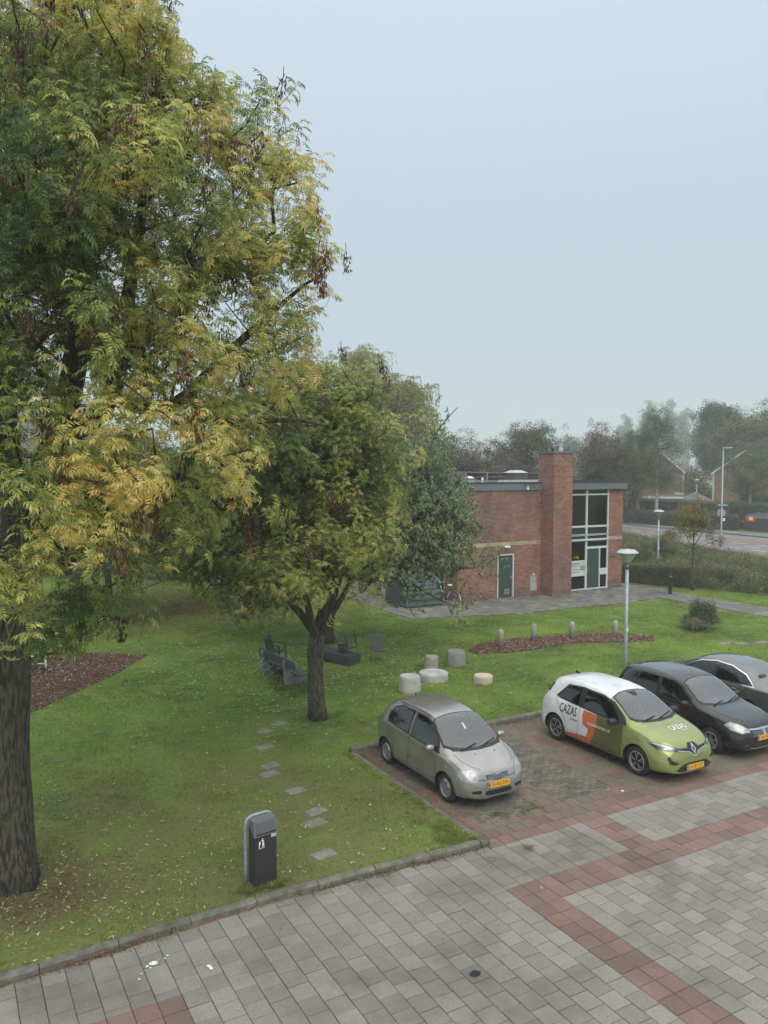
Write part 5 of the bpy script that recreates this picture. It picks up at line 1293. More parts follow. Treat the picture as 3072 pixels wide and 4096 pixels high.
# ============================================================ vegetation: crown volumes (x, y, z, radius, half height, tint bias) and limb lines
T1L = [
    (1.24, 11.92, 12.22, 2.00, 2.00, 0.15),
    (2.31, 11.90, 12.82, 1.20, 1.00, 0.20),
    (1.99, 12.08, 11.45, 1.80, 1.60, 0.00),
    (3.01, 12.08, 11.95, 1.25, 1.20, 0.15),
    (3.21, 11.97, 12.91, 0.35, 0.45, 0.20),
    (3.77, 11.65, 11.59, 1.05, 1.00, 0.22),
    (4.42, 11.51, 11.31, 0.75, 0.90, 0.27),
    (4.18, 11.42, 10.37, 1.15, 1.20, 0.30),
    (4.92, 11.35, 11.13, 0.42, 0.40, 0.25),
    (5.16, 11.44, 9.23, 0.66, 0.75, 0.35),
    (5.56, 11.21, 9.12, 0.42, 0.50, 0.35),
    (4.90, 11.82, 8.38, 0.95, 0.55, 0.15),
    (4.34, 12.02, 7.62, 1.00, 0.60, 0.10),
    (5.47, 11.38, 9.64, 0.35, 0.40, 0.30),
    (3.85, 11.15, 9.22, 1.40, 1.20, 0.27),
    (2.64, 10.91, 10.19, 1.70, 1.40, 0.20),
    (1.49, 10.98, 9.71, 2.20, 1.60, -0.10),
    (1.58, 10.81, 8.12, 2.00, 1.60, 0.00),
    (3.10, 11.11, 7.92, 1.50, 1.10, 0.25),
    (4.75, 11.78, 8.17, 1.00, 0.60, 0.20),
    (1.93, 9.59, 6.69, 1.25, 0.85, 0.50),
    (3.42, 10.47, 6.87, 1.10, 0.90, 0.30),
    (0.98, 9.55, 6.55, 1.10, 1.00, 0.10),
    (0.99, 9.08, 5.62, 0.75, 0.50, 0.35),
    (1.40, 9.31, 5.72, 0.55, 0.45, 0.60),
    (0.80, 8.50, 6.02, 0.50, 0.50, 0.35),
    (-0.02, 12.06, 10.40, 2.30, 3.00, 0.00),
    (-0.36, 11.68, 7.47, 2.20, 2.20, 0.00),
    (2.88, 11.00, 6.01, 1.00, 0.60, 0.20),
    (1.65, 11.70, 4.51, 0.38, 0.45, -0.20),
    (0.96, 12.77, 4.09, 0.60, 0.35, -0.25),
    (1.49, 12.36, 3.97, 0.28, 0.22, -0.30),
    (2.02, 10.92, 5.11, 0.60, 0.50, -0.10),
    (0.80, 9.42, 5.38, 0.90, 0.65, 0.30),
    (1.50, 10.63, 4.89, 0.85, 0.70, -0.10),
    (1.56, 9.45, 5.75, 0.85, 0.60, 0.50),
    (1.06, 11.22, 4.58, 0.75, 0.55, -0.20),
    (2.34, 10.16, 5.85, 0.80, 0.50, 0.20),
    (2.59, 15.76, 12.47, 2.60, 2.20, -0.10),
    (2.45, 15.26, 9.19, 1.80, 1.40, 0.00),
    (-0.08, 17.83, 10.31, 2.60, 2.60, -0.10),
    (1.76, 15.65, 14.21, 2.40, 2.00, 0.00),
    (3.20, 14.84, 6.04, 1.80, 0.90, -0.10),
]
T2L = [
    (9.16, 18.03, 8.23, 1.00, 1.10, 0.20),
    (9.86, 17.40, 7.09, 0.65, 0.80, 0.35),
    (8.74, 18.03, 6.78, 1.60, 1.50, 0.15),
    (7.14, 18.36, 6.77, 1.90, 1.60, 0.05),
    (5.75, 18.56, 5.87, 1.50, 1.40, 0.00),
    (8.55, 17.22, 4.96, 1.10, 1.00, 0.12),
    (7.13, 17.56, 4.22, 1.20, 0.90, 0.10),
    (6.20, 18.08, 4.51, 0.90, 0.70, 0.00),
    (7.29, 16.90, 3.64, 0.42, 0.36, 0.50),
    (4.97, 19.01, 5.27, 1.00, 0.80, -0.05),
    (8.19, 19.26, 8.27, 1.50, 1.20, 0.10),
    (8.77, 16.86, 3.90, 0.50, 0.60, 0.10),
    (9.33, 17.01, 4.03, 0.32, 0.60, 0.15),
    (5.96, 17.76, 3.27, 0.30, 0.28, 0.00),
    (8.17, 20.65, 5.41, 1.80, 1.50, -0.10),
    (7.75, 21.46, 7.49, 1.80, 1.30, -0.10),
    (9.98, 19.63, 6.45, 1.50, 1.30, -0.10),
    (6.64, 17.61, 3.53, 0.60, 0.40, 0.10),
    (5.94, 18.23, 4.09, 0.90, 0.60, 0.00),
    (5.38, 18.78, 4.55, 0.90, 0.60, 0.00),
    (7.23, 17.05, 3.98, 0.90, 0.70, 0.25),
    (9.18, 16.98, 4.96, 0.75, 0.80, 0.10),
    (9.42, 17.19, 5.86, 0.70, 0.70, 0.12),
]
T3L = [
    (14.17, 24.73, 6.40, 1.60, 1.30, 0.00),
    (15.31, 23.51, 4.83, 1.50, 1.20, 0.00),
    (14.64, 23.43, 3.63, 1.30, 0.80, 0.00),
    (15.62, 22.42, 3.59, 0.80, 0.50, 0.10),
    (14.74, 24.98, 4.94, 2.00, 1.50, 0.00),
    (13.32, 25.21, 3.89, 1.80, 1.30, 0.00),
    (13.88, 23.17, 2.58, 0.60, 0.50, 0.10),
    (15.31, 24.20, 7.03, 0.75, 0.70, 0.10),
    (15.14, 22.46, 2.76, 0.30, 0.35, 0.10),
    (15.48, 22.04, 2.02, 0.22, 0.25, 0.10),
    (12.57, 26.78, 4.53, 2.60, 1.70, -0.10),
    (16.45, 21.95, 3.34, 0.35, 0.20, 0.10),
    (15.51, 23.86, 8.00, 0.30, 0.40, 0.20),
    (10.31, 28.62, 4.01, 2.60, 1.60, -0.10),
    (11.00, 27.09, 2.45, 1.20, 0.50, -0.10),
]
T3S = [
    (16.55, 24.42, 5.57, 0.90, 0.80, 0.10),
    (16.48, 24.46, 4.27, 0.90, 0.60, 0.00),
    (16.33, 24.77, 6.40, 0.50, 0.30, 0.00),
]
T4L = [
    (6.47, 35.95, 4.58, 3.20, 1.40, 0.00),
    (9.42, 36.01, 4.50, 3.00, 1.50, 0.00),
    (4.30, 38.89, 5.17, 3.00, 1.80, 0.00),
    (7.89, 33.43, 2.70, 1.60, 0.50, -0.10),
    (12.01, 35.70, 4.22, 2.60, 1.50, 0.00),
    (7.67, 37.00, 6.53, 2.80, 1.60, 0.00),
    (0.53, 39.87, 4.64, 3.00, 1.80, 0.00),
]
T1trunk = [(0.89, 13.59, -0.06), (0.90, 13.61, 0.98), (0.84, 13.64, 2.39), (0.93, 13.59, 3.39), (0.93, 13.59, 4.57), (1.09, 13.50, 5.55)]
T1a = [(1.09, 13.50, 5.55), (1.36, 13.24, 6.32), (1.64, 12.96, 7.08), (1.87, 12.83, 8.02), (2.00, 12.87, 9.16), (1.95, 13.02, 10.68), (1.66, 13.30, 12.57), (1.52, 13.37, 14.03)]
T1b = [(1.04, 13.53, 4.96), (1.48, 12.94, 5.16), (1.85, 12.27, 5.39), (2.23, 11.83, 5.70), (2.80, 11.39, 6.24), (3.30, 11.22, 6.89)]
T1c = [(1.64, 12.96, 7.08), (2.29, 12.82, 7.36), (2.53, 12.81, 8.06), (2.63, 12.87, 9.03), (2.84, 12.74, 10.37), (3.04, 12.52, 11.83), (3.20, 12.20, 13.02)]
T1d = [(2.50, 12.71, 7.67), (3.15, 12.00, 7.35), (3.55, 11.77, 8.09), (3.94, 11.67, 8.40), (4.51, 11.58, 9.00), (5.09, 11.48, 9.50)]
T1e = [(1.09, 13.50, 5.55), (0.98, 13.22, 6.52), (0.91, 12.80, 7.96), (0.67, 12.59, 9.32), (0.43, 12.61, 10.98)]
T1f = [(1.04, 13.53, 4.57), (0.33, 13.58, 5.38), (-0.44, 13.45, 6.52)]
T1g = [(3.55, 11.78, 7.35), (4.17, 11.54, 7.21), (4.88, 11.48, 7.53), (5.37, 11.44, 7.31)]
T2trunk = [(8.61, 18.79, -0.04), (8.53, 18.78, 0.91), (8.56, 18.82, 1.89), (8.59, 18.80, 2.28)]
T2a = [(8.59, 18.80, 2.28), (8.82, 18.79, 2.92), (8.83, 18.67, 3.86), (8.72, 18.73, 5.16), (8.89, 18.64, 6.78), (9.24, 18.32, 8.38)]
T2b = [(8.58, 18.81, 2.22), (8.21, 18.79, 2.85), (7.53, 18.71, 3.49), (6.73, 18.70, 4.36), (5.87, 18.96, 5.24)]
T2c = [(8.63, 18.78, 2.28), (8.93, 18.27, 3.13), (9.12, 17.93, 3.61), (9.24, 17.63, 4.59), (9.62, 17.54, 6.15)]
T2d = [(8.52, 18.73, 2.17), (8.23, 18.43, 2.84), (7.94, 18.25, 3.97), (7.70, 18.62, 5.52), (7.51, 18.96, 7.09)]
T3trunk = [(12.77, 27.01, 0.01), (12.79, 27.00, 0.92), (12.90, 26.94, 1.68), (13.02, 26.64, 2.65)]
T3a = [(13.02, 26.64, 2.65), (13.48, 25.92, 3.26), (13.91, 24.99, 3.25), (14.16, 24.16, 3.23), (14.84, 23.09, 3.13), (16.08, 22.16, 3.25)]
T3b = [(13.02, 26.64, 2.65), (13.69, 25.92, 4.09), (14.69, 24.90, 5.67), (15.31, 24.20, 6.85), (15.55, 23.84, 8.00), (16.08, 23.31, 8.79)]
T3c = [(12.93, 26.69, 2.37), (12.29, 27.28, 3.57), (11.55, 27.93, 4.68), (10.31, 28.62, 4.49)]
T3d = [(14.16, 24.16, 3.23), (14.26, 23.30, 2.62), (14.92, 22.58, 2.15), (15.48, 22.04, 1.85)]
T4trunk = [(6.51, 35.93, -0.01), (6.48, 35.95, 1.42), (6.40, 35.99, 2.51), (6.18, 36.11, 3.93), (6.02, 36.21, 5.78)]
T4a = [(6.40, 35.99, 2.51), (7.42, 35.99, 3.89), (9.09, 35.62, 4.64), (11.39, 34.90, 4.62)]
T4b = [(6.40, 35.99, 2.73), (5.60, 37.01, 4.33), (3.95, 38.52, 5.41)]
T4c = [(9.82, 33.49, 3.34), (8.99, 33.27, 2.23), (8.06, 33.33, 1.86), (6.78, 34.05, 1.33)]
M_bark = mat('ash_bark', (.105, .088, .068), .95, col2=(.026, .023, .018), scale=9, bump=1.0, bscale=20, col3=(.085, .092, .040), scale3=1.0, amt3=.6, stretch=(2.6, 2.6, .55), lo=.44, hi=.56)
M_bark2 = mat('grey_bark', (.090, .080, .064), .95, col2=(.045, .040, .032), scale=10, bump=1.0, bscale=24, stretch=(2.4, 2.4, .4))
M_birchb = mat('birch_bark', (.48, .46, .42), .8, col2=(.10, .095, .085), scale=6, lo=.5, hi=.66, stretch=(1, 1, 2.5))
M_leafash = leafmat('ash_leaf', [(0, (.100, .155, .062)), (.22, (.180, .245, .078)), (.40, (.310, .375, .105)), (.58, (.48, .52, .150)), (.80, (.70, .65, .23)), (1, (.76, .58, .19))], .50, .24)
M_leafgrn = leafmat('green_leaf', [(0, (.105, .140, .075)), (.5, (.230, .290, .145)), (.8, (.26, .32, .13)), (1, (.25, .22, .07))], .35, .2)
M_leafbrn = leafmat('brown_leaf', [(0, (.080, .090, .045)), (.5, (.135, .130, .068)), (.8, (.17, .125, .07)), (1, (.19, .070, .045))], .3, .2)
M_leafaut = leafmat('autumn_leaf', [(0, (.13, .15, .045)), (.5, (.24, .21, .055)), (1, (.33, .17, .05))], .35, .3)
M_leafhed = leafmat('hedge_leaf', [(0, (.085, .115, .052)), (.5, (.165, .190, .085)), (1, (.20, .19, .08))], .25, .3)
M_leafwil = leafmat('willow_leaf', [(0, (.22, .25, .09)), (.5, (.32, .34, .13)), (1, (.42, .40, .17))], .35, .3)
M_leaffar = leafmat('far_leaf', [(0, (.055, .082, .038)), (.5, (.110, .135, .055)), (1, (.20, .19, .07))], .3, .3)
M_key = leafmat('ash_key', [(0, (.050, .026, .018)), (.5, (.095, .042, .026)), (1, (.19, .085, .045))], .15, .3)
def leafmesh(name, build, m, sd):
    rg = random.Random(sd); V = []; F = []; LV = []; LB = []
    def kite(p, d, s_, L_, w, lv, lb, fold=.25, curl=0.0):
        # one pointed, folded leaf: base p, direction d, side s_
        d = d.normalized(); s_ = (s_ - d*s_.dot(d)).normalized(); n_ = s_.cross(d).normalized(); b = len(V)
        mid = p + d*L_*.42 ; tip = p + d*L_ - Vector((0, 0, 1))*curl*L_
        V.extend([tuple(p), tuple(mid + s_*w/2 + n_*w*fold), tuple(tip), tuple(mid - s_*w/2 + n_*w*fold)])
        F.append((b, b+1, b+2)); F.append((b, b+2, b+3)); LV.extend([lv]*2); LB.extend([lb]*2)
    def stem(p, q, r, lv=-.2, lb=-.6):
        p = Vector(p); q = Vector(q); d = (q-p); s_ = d.orthogonal().normalized()*r; t_ = d.cross(s_).normalized()*r; b = len(V)
        V.extend([tuple(p - s_), tuple(p + s_), tuple(q + s_*.6), tuple(q - s_*.6), tuple(p - t_), tuple(p + t_), tuple(q + t_*.6), tuple(q - t_*.6)])
        F.append((b, b+1, b+2, b+3)); F.append((b+4, b+5, b+6, b+7)); LV.extend([lv]*2); LB.extend([lb]*2)
    build(rg, kite, stem)
    me = bpy.data.meshes.new(name); me.from_pydata(V, [], F); me.materials.append(m)
    a = me.attributes.new('lv', 'FLOAT', 'FACE'); a.data.foreach_set('value', LV); a = me.attributes.new('lb', 'FLOAT', 'FACE'); a.data.foreach_set('value', LB)
    return me
Z = Vector((0, 0, 1))
def ash_spray(rg, kite, stem, n=6, tw=.24):
    # twig along +z with pinnate leaves that arch over and hang
    stem((0, 0, -.25), (0, 0, tw), .006)
    for k in range(n):
        h = tw*(.25 + .75*(k/(n-1))); a = k*2.4 + rg.uniform(-.3, .3); o = Vector((math.cos(a), math.sin(a), 0)); lv = rg.gauss(0, .6); lb0 = rg.gauss(0, .35)
        L_ = rg.uniform(.20, .30); el = rad(rg.uniform(25, 65)) if k < n-1 else rad(75); p = Vector((0, 0, h)); seg = 5
        pts = [p.copy()]; e = el
        for i in range(seg):
            p = p + (o*math.cos(e) + Z*math.sin(e))*L_/seg; e -= rad(rg.uniform(16, 26)); pts.append(p.copy())
        for i in range(seg): stem(pts[i], pts[i+1], .0022, lv, .3)
        for i in range(1, seg+1):
            d = (pts[i] - pts[i-1]).normalized(); sd_ = d.cross(Z)
            if sd_.length < .1: sd_ = Vector((-math.sin(a), math.cos(a), 0))
            sd_.normalize(); up_ = sd_.cross(d)
            ll = rg.uniform(.075, .105)*(1.0 if i > 1 else .8)
            if i == seg: kite(pts[i], d, sd_, ll*1.1, ll*.36, lv + rg.gauss(0, .25), lb0 + rg.gauss(0, .3), .2, .15)
            if i < seg or True:
                for sg in (-1, 1):
                    dd = sd_*sg*.80 + d*.50 - Z*rg.uniform(.15, .50)
                    kite(pts[i] - d*.012*(i == seg), dd, d - sd_*sg*.3, ll, ll*.34, lv + rg.gauss(0, .25), lb0 + rg.gauss(0, .35), .22, .22)
def cherry_spray(rg, kite, stem, n=13):
    L_ = .42; p = Vector((0, 0, -.1)); d = Z.copy(); pts = [p.copy()]
    for i in range(5): d = (d + Vector((.16, 0, -.10))).normalized(); p = p + d*L_/5; pts.append(p.copy())
    for i in range(5): stem(pts[i], pts[i+1], .005)
    for k in range(n):
        t = .2 + .8*k/(n-1); i = min(int(t*5), 4); q = pts[i].lerp(pts[i+1], t*5 - i) ; a = k*2.6; o = Vector((math.cos(a), math.sin(a), 0)) 
        kite(q, o*.8 - Z*rg.uniform(.3, 1.3), Vector((-o.y, o.x, 0)), rg.uniform(.09, .13), rg.uniform(.045, .06), rg.gauss(0, .5), rg.gauss(0, .5), .2, .15)
def small_spray(rg, kite, stem, n=26, R_=.30, L_=.075, w=.042, hang=.5):
    for k in range(5):
        a = rg.uniform(0, 6.28); q = Vector((math.cos(a)*R_*.8, math.sin(a)*R_*.8, rg.uniform(-.1, R_))); stem((0, 0, 0), q, .005)
    for k in range(n):
        v = Vector((rg.gauss(0, 1), rg.gauss(0, 1), rg.gauss(0, .8))).normalized()*R_*rg.random()**.4; a = rg.uniform(0, 6.28); o = Vector((math.cos(a), math.sin(a), -hang + rg.gauss(0, .4)))
        s_ = rg.uniform(.7, 1.3); kite(v, o, Vector((-o.y, o.x, rg.gauss(0, .4))), L_*s_, w*s_, rg.gauss(0, .5), rg.gauss(0, .6), .2)
def willow_spray(rg, kite, stem):
    for j in range(5):
        ph = rg.uniform(0, 6.28); p = Vector((rg.gauss(0, .15), rg.gauss(0, .15), 0)); L_ = rg.uniform(1.0, 2.2); dx = rg.gauss(0, .1); dy = rg.gauss(0, .1); lb = rg.gauss(0, .4); n = int(L_/.09)
        for k in range(n):
            s_ = k*.10; q = p + Vector((math.cos(ph)*.55*(1-math.exp(-s_*2.2)) + dx*s_, math.sin(ph)*.55*(1-math.exp(-s_*2.2)) + dy*s_, .28*math.sin(min(s_*2.6, PI)) - s_*s_*.35/(1+.25*s_) - .25*s_)); a = k*2.4 + j
            kite(q, Vector((math.cos(a)*.5, math.sin(a)*.5, -1)), Vector((-math.sin(a), math.cos(a), 0)), .19, .055, rg.gauss(0, .5), lb + rg.gauss(0, .3), .1)
def keys(rg, kite, stem):
    # hanging bunch of winged ash seeds
    for k in range(64):
        a = rg.uniform(0, 6.28); r = .075*math.sqrt(rg.random()); z = -rg.uniform(.0, .24); s_ = 1 - .5*abs(z + .1)/.15*.5
        kite(Vector((r*math.cos(a)*s_, r*math.sin(a)*s_, z)), Vector((rg.gauss(0, .18), rg.gauss(0, .18), -1)), Vector((math.cos(a+1), math.sin(a+1), 0)), rg.uniform(.040, .056), .017, rg.gauss(0, .5), rg.gauss(0, .6), .1)
    stem((0, 0, .10), (0, 0, -.08), .004, 0, -.5)
C_ash = proto_collection('ash_sprays', [leafmesh('ash_spray', ash_spray, M_leafash, i) for i in range(6)])
C_cher = proto_collection('cherry_sprays', [leafmesh('cherry_spray', cherry_spray, M_leafgrn, i) for i in range(4)])
C_keys = proto_collection('key_bunches', [leafmesh('key_bunch', keys, M_key, i) for i in range(3)])
def coll_small(name, m, R_, L_, w, n=26, hang=.5, k=4):
    return proto_collection(name, [leafmesh(name, lambda rg, ki, st: small_spray(rg, ki, st, n, R_, L_, w, hang), m, i) for i in range(k)])
C_mid = coll_small('mid_spray', M_leafgrn, .32, .085, .042, 26)
C_brn = coll_small('brown_spray', M_leafbrn, .5, .16, .085, 34)
C_far = coll_small('far_spray', M_leaffar, .9, .30, .17, 34)
C_aut = coll_small('autumn_spray', M_leafaut, .22, .10, .055, 15)
C_hed = coll_small('hedge_spray', M_leafhed, .16, .055, .034, 26)
C_birch = coll_small('birch_spray', M_leafgrn, .5, .13, .07, 26, 1.3)
C_birch2 = coll_small('birch_brown_spray', M_leafbrn, .5, .13, .07, 26, 1.3)
C_wil = proto_collection('willow_spray', [leafmesh('willow_spray', willow_spray, M_leafwil, i) for i in range(4)])

def in_lobes(rg, lobes, n, shell=.33, mind=0.0, zmin=.4):
    vol = [l[3]**2*l[4] for l in lobes]; w = [v**.75 for v in vol]; pts = []; tries = 0
    while len(pts) < n and tries < n*30:
        tries += 1
        l = rg.choices(lobes, w)[0]; d = Vector((rg.gauss(0, 1), rg.gauss(0, 1), rg.gauss(0, 1))).normalized(); r = rg.random()**shell
        p = Vector((l[0] + d.x*l[3]*r, l[1] + d.y*l[3]*r, l[2] + d.z*l[4]*r))
        if p.z < zmin: continue
        if mind and pts and min((p - q[0]).length_squared for q in pts[-400:]) < mind**2: continue
        pts.append((p, d, l[5]))
    return pts
def tree(name, label, cat, base, lines, trunk_r, lobes, nclump, nspray, coll, barkm, seed, scale=1.0, spread=.45, tipr=.010, tilt=(.0, 1.0), tint0=.3, tintn=.35, mind=.25, group=None, keysn=0, sides=8, leafm=None, zmin=.4, shell=.33, expo=.46, droop=0.0):
    rg = random.Random(seed); t = thing(name, label, cat, base, 0, group); B = Vector(base)
    nodes = []; par = []; fixed = []; chains = []
    for li, (ln, r0, r1) in enumerate(lines):
        pts = [Vector(p) for p in ln]; P = []
        for i in range(len(pts)-1):
            k = max(1, int((pts[i+1]-pts[i]).length/.35))
            for j in range(k): P.append(pts[i].lerp(pts[i+1], j/k))
        P.append(pts[-1])
        # soften the corners
        for _ in range(2): P = [P[0]] + [(P[i-1] + P[i]*2 + P[i+1])/4 for i in range(1, len(P)-1)] + [P[-1]]
        if nodes:
            j = min(range(len(nodes)), key=lambda q: (nodes[q]-P[0]).length_squared); prev = j
        else: prev = -1
        ch = [] if prev < 0 else [prev]
        for i, p in enumerate(P):
            if prev >= 0 and i == 0 and (nodes[prev]-p).length < .15: continue
            nodes.append(p); par.append(prev); f = i/max(1, len(P)-1); fixed.append(r0*(1-f) + r1*f); prev = len(nodes)-1; ch.append(prev)
        chains.append(ch)
    nfix = len(nodes)
    cl = in_lobes(rg, lobes, nclump, shell, mind, zmin)
    A = np.array([tuple(p) for p in nodes])
    cl.sort(key=lambda c: float(((A - np.array(tuple(c[0])))**2).sum(1).min()))
    arr = np.zeros((nfix + nclump*4 + 10, 3)); arr[:nfix] = A; cnt = nfix; tips = []
    for (p, d, tb) in cl:
        pa = np.array(tuple(p)); dd = arr[:cnt] - pa; ds = (dd**2).sum(1) + np.maximum(0, dd[:, 2])*1.2*(1 - droop)
        j = int(ds.argmin()); q = Vector(arr[j]); L_ = (p-q).length; k = max(1, min(4, int(L_/.35))); prev = j; ch = [j]
        for i in range(1, k+1):
            f = i/k; w_ = q.lerp(p, f) + Vector((rg.gauss(0, .05), rg.gauss(0, .05), rg.gauss(0, .05) - .12*L_*f*(1-f)*2*(1-2*droop)))*(1 if i < k else 0)
            nodes.append(w_); par.append(prev); fixed.append(0); arr[cnt] = tuple(w_); cnt += 1; prev = len(nodes)-1; ch.append(prev)
        chains.append(ch); tips.append((p, d, tb, (p-q).normalized() if L_ > 1e-4 else Z))
    nd = [0]*len(nodes)
    for ch in chains: nd[ch[-1]] += 1
    for i in range(len(nodes)-1, -1, -1):
        if par[i] >= 0: nd[par[i]] += nd[i]
    R_ = [max(fixed[i], 0) if i < nfix else tipr*max(nd[i], 1)**expo for i in range(len(nodes))]
    for i in range(nfix, len(nodes)): R_[i] = min(R_[i], (R_[par[i]]*.9))
    q = MB(); q2 = MB()
    nl = len(lines)
    for ci, ch in enumerate(chains):
        if len(ch) < 2: continue
        rs = [R_[i] for i in ch]
        if ci >= nl or ci > 0: rs[0] = min(rs[0], rs[1]*1.15) if fixed[ch[0]] else rs[0]
        P = [nodes[i] - B for i in ch]
        if ci == 0:
            # flared, ribbed trunk
            v0 = len(q.v); q.tube(P, rs, 28, cap=True)
            for vi in range(v0, len(q.v)):
                x, y, z = q.v[vi]; c = min(P, key=lambda p_: abs(p_.z - z)); a = math.atan2(y-c.y, x-c.x); r = math.hypot(x-c.x, y-c.y)
                k = 1 + .07*noise.noise(Vector((math.cos(a)*2.2, math.sin(a)*2.2, z*.7 + seed))) + .035*math.sin(a*5 + z) + .03*noise.noise(Vector((math.cos(a)*6, math.sin(a)*6, z*1.5)))
                fl = 1 + .45*math.exp(-max(z, 0)/.28)*(.75 + .5*max(0, math.sin(a*4 + seed)))
                q.v[vi] = (c.x + (x-c.x)*k*fl, c.y + (y-c.y)*k*fl, z)
        else: (q if ci < nl else q2).tube(P, rs, sides if ci < nl else (5 if rs[0] > .02 else 3), cap=False)
    q.add(q2.v, q2.f, 1)
    q.build('trunk', [barkm, M_bark], t, True)
    P = []; RR = []; SC = []; TT = []; KP = []; KR = []; KS = []; KT = []
    for (p, d, tb, dr) in tips:
        base_t = tint0 + tb + tintn*(noise.noise(Vector(p)*.5 + Vector((seed, 0, 0)))*.8 + noise.noise(Vector(p)*1.5 + Vector((seed, 0, 0)))*.6) + rg.gauss(0, .05)
        for k in range(nspray):
            off = Vector((rg.gauss(0, 1), rg.gauss(0, 1), rg.gauss(0, .8)))*spread*.55; w_ = p + off
            if w_.z < zmin: continue
            o = (d + off.normalized()*.9 + dr*.5); o.z += .35; o.normalize(); tl = rg.uniform(*tilt); dirn = (Z*(1-tl) + o*tl).normalized()
            e = dirn.to_track_quat('Z', 'Y').to_matrix() @ Matrix.Rotation(rg.uniform(0, 6.28), 3, 'Z')
            P.append(tuple(w_ - B)); RR.append(tuple(e.to_euler())); SC.append(scale*rg.uniform(.8, 1.2)); TT.append(base_t + rg.gauss(0, .13))
        if keysn and rg.random() < keysn:
            for k in range(rg.choice([1, 1, 2, 3])):
                w_ = p + (d + dr)*.22 + Vector((rg.gauss(0, .12), rg.gauss(0, .12), rg.uniform(-.05, .2))); KP.append(tuple(w_ - B)); KR.append((rg.gauss(0, .15), rg.gauss(0, .15), rg.uniform(0, 6))); KS.append(rg.uniform(1.0, 1.7)); KT.append(rg.random())
    o = scatter('crown', P, RR, SC, TT, coll, [leafm or M_leafash], t, 'stuff')
    if KP: scatter('seed_bunches', KP, KR, KS, KT, C_keys, [M_key], t, 'stuff')
    return t
# --- the three near trees
shrink = lambda L, k: [(a, b, c, max(.15, r - k), max(.15, h - k*.8), t_) for a, b, c, r, h, t_ in L]
tree('ash_tree', 'huge ash tree with yellowing leaves and brown seed bunches, filling the left of the photo', 'tree', tuple(Vector(T1trunk[0]).xy) + (LZ - .02,),
     [(T1trunk, .345, .31), (T1a, .24, .03), (T1b, .15, .035), (T1c, .16, .03), (T1d, .13, .025), (T1e, .20, .06), (T1f, .16, .05), (T1g, .07, .02)],
     .4, shrink(T1L, .22), 840, 7, C_ash, M_bark, 5, scale=.74, spread=.36, tint0=.38, tintn=.5, keysn=.34, tipr=.011, tilt=(.1, .9))
tree('ash_tree', 'forked ash tree in the lawn behind the litter bin, short stout trunk, yellow-green crown', 'tree', tuple(Vector(T2trunk[0]).xy) + (LZ - .02,),
     [(T2trunk, .21, .205), (T2a, .15, .03), (T2b, .12, .03), (T2c, .085, .02), (T2d, .11, .03)],
     .3, shrink(T2L, .10), 560, 7, C_ash, M_bark, 8, scale=.80, spread=.50, tint0=.20, tintn=.5, keysn=.28, tipr=.012, tilt=(.1, .9))
tree('cherry_tree', 'grey-green leafed tree behind the forked ash, branches reaching over the bicycle drum', 'tree', tuple(Vector(T3trunk[0]).xy) + (LZ - .02,),
     [(T3trunk, .22, .20), (T3a, .13, .02), (T3b, .11, .012), (T3c, .10, .03), (T3d, .05, .012)],
     .2, T3L + T3S, 760, 7, C_cher, M_bark2, 12, scale=1.2, spread=.55, tint0=.35, tintn=.4, leafm=M_leafgrn, tilt=(.3, 1.0))
tree('slim_tree', 'slim grey-trunked tree in the back lawn behind the huge ash', 'tree', tuple(Vector(T4trunk[0]).xy) + (LZ - .02,),
     [(T4trunk, .17, .08), (T4a, .10, .03), (T4b, .09, .03), (T4c, .05, .01)], .2, T4L, 600, 7, C_mid, M_bark2, 16, scale=1.5, spread=.8, tint0=.25, tintn=.35, leafm=M_leafgrn, zmin=1.8)
# ============================================================ far trees, hedges, houses
def autolobes(x, y, z0, z1, r, n, seed, shape='round', tb=0.0):
    rg = random.Random(seed); out = []
    H = z1 - z0
    for i in range(n):
        f = (i+.5)/n; a = i*2.4 + rg.uniform(-.4, .4)
        if shape == 'poplar': w = r*(.55 + .45*math.sin(PI*min(1, f*1.1)))*(1 if f < .7 else (1-f)/.3*.8+.2); d = .25*w
        elif shape == 'cone': w = r*(1-f)*.9 + .15*r; d = w*.4
        else: w = r*(.45 + .25*rg.random()); d = r*.62*math.sin(PI*(.15 + .8*f))*(.7+.5*rg.random())
        z = z0 + H*(.12 + .80*f)
        out.append((x + d*math.cos(a), y + d*math.sin(a), z, w, max(H/n*1.0, w*.55) if shape != 'poplar' else H/n*1.2, tb + rg.gauss(0, .12)))
    return out
def bgtree(name, lab, x, y, z0, z1, r, seed, coll=None, leafm=None, barkm=None, ncl=90, nsp=5, sc=1.0, tint=.35, shape='round', tr=.2, n=8, group=None, spread=1.0, tiltr=(.2, 1.0), lean=0.0, extra=()):
    lob = autolobes(x, y, z0, z1, r, n, seed, shape) + list(extra)
    ln = [(x, y, 0.0), (x + lean*.3, y, z0*.5 + .2), (x + lean, y, z0 + (z1-z0)*.35), (x + lean*1.2, y, z0 + (z1-z0)*.8)]
    return tree(name, lab, 'tree', (x, y, LZ - .05), [(ln, tr, tr*.25)], tr, lob, ncl, nsp, coll or C_brn, barkm or M_bark2, seed, scale=sc, spread=spread, tipr=.02, tilt=tiltr, tint0=tint, tintn=.4, mind=0, group=group, sides=6, leafm=leafm or M_leafbrn, zmin=max(.3, z0*.8))
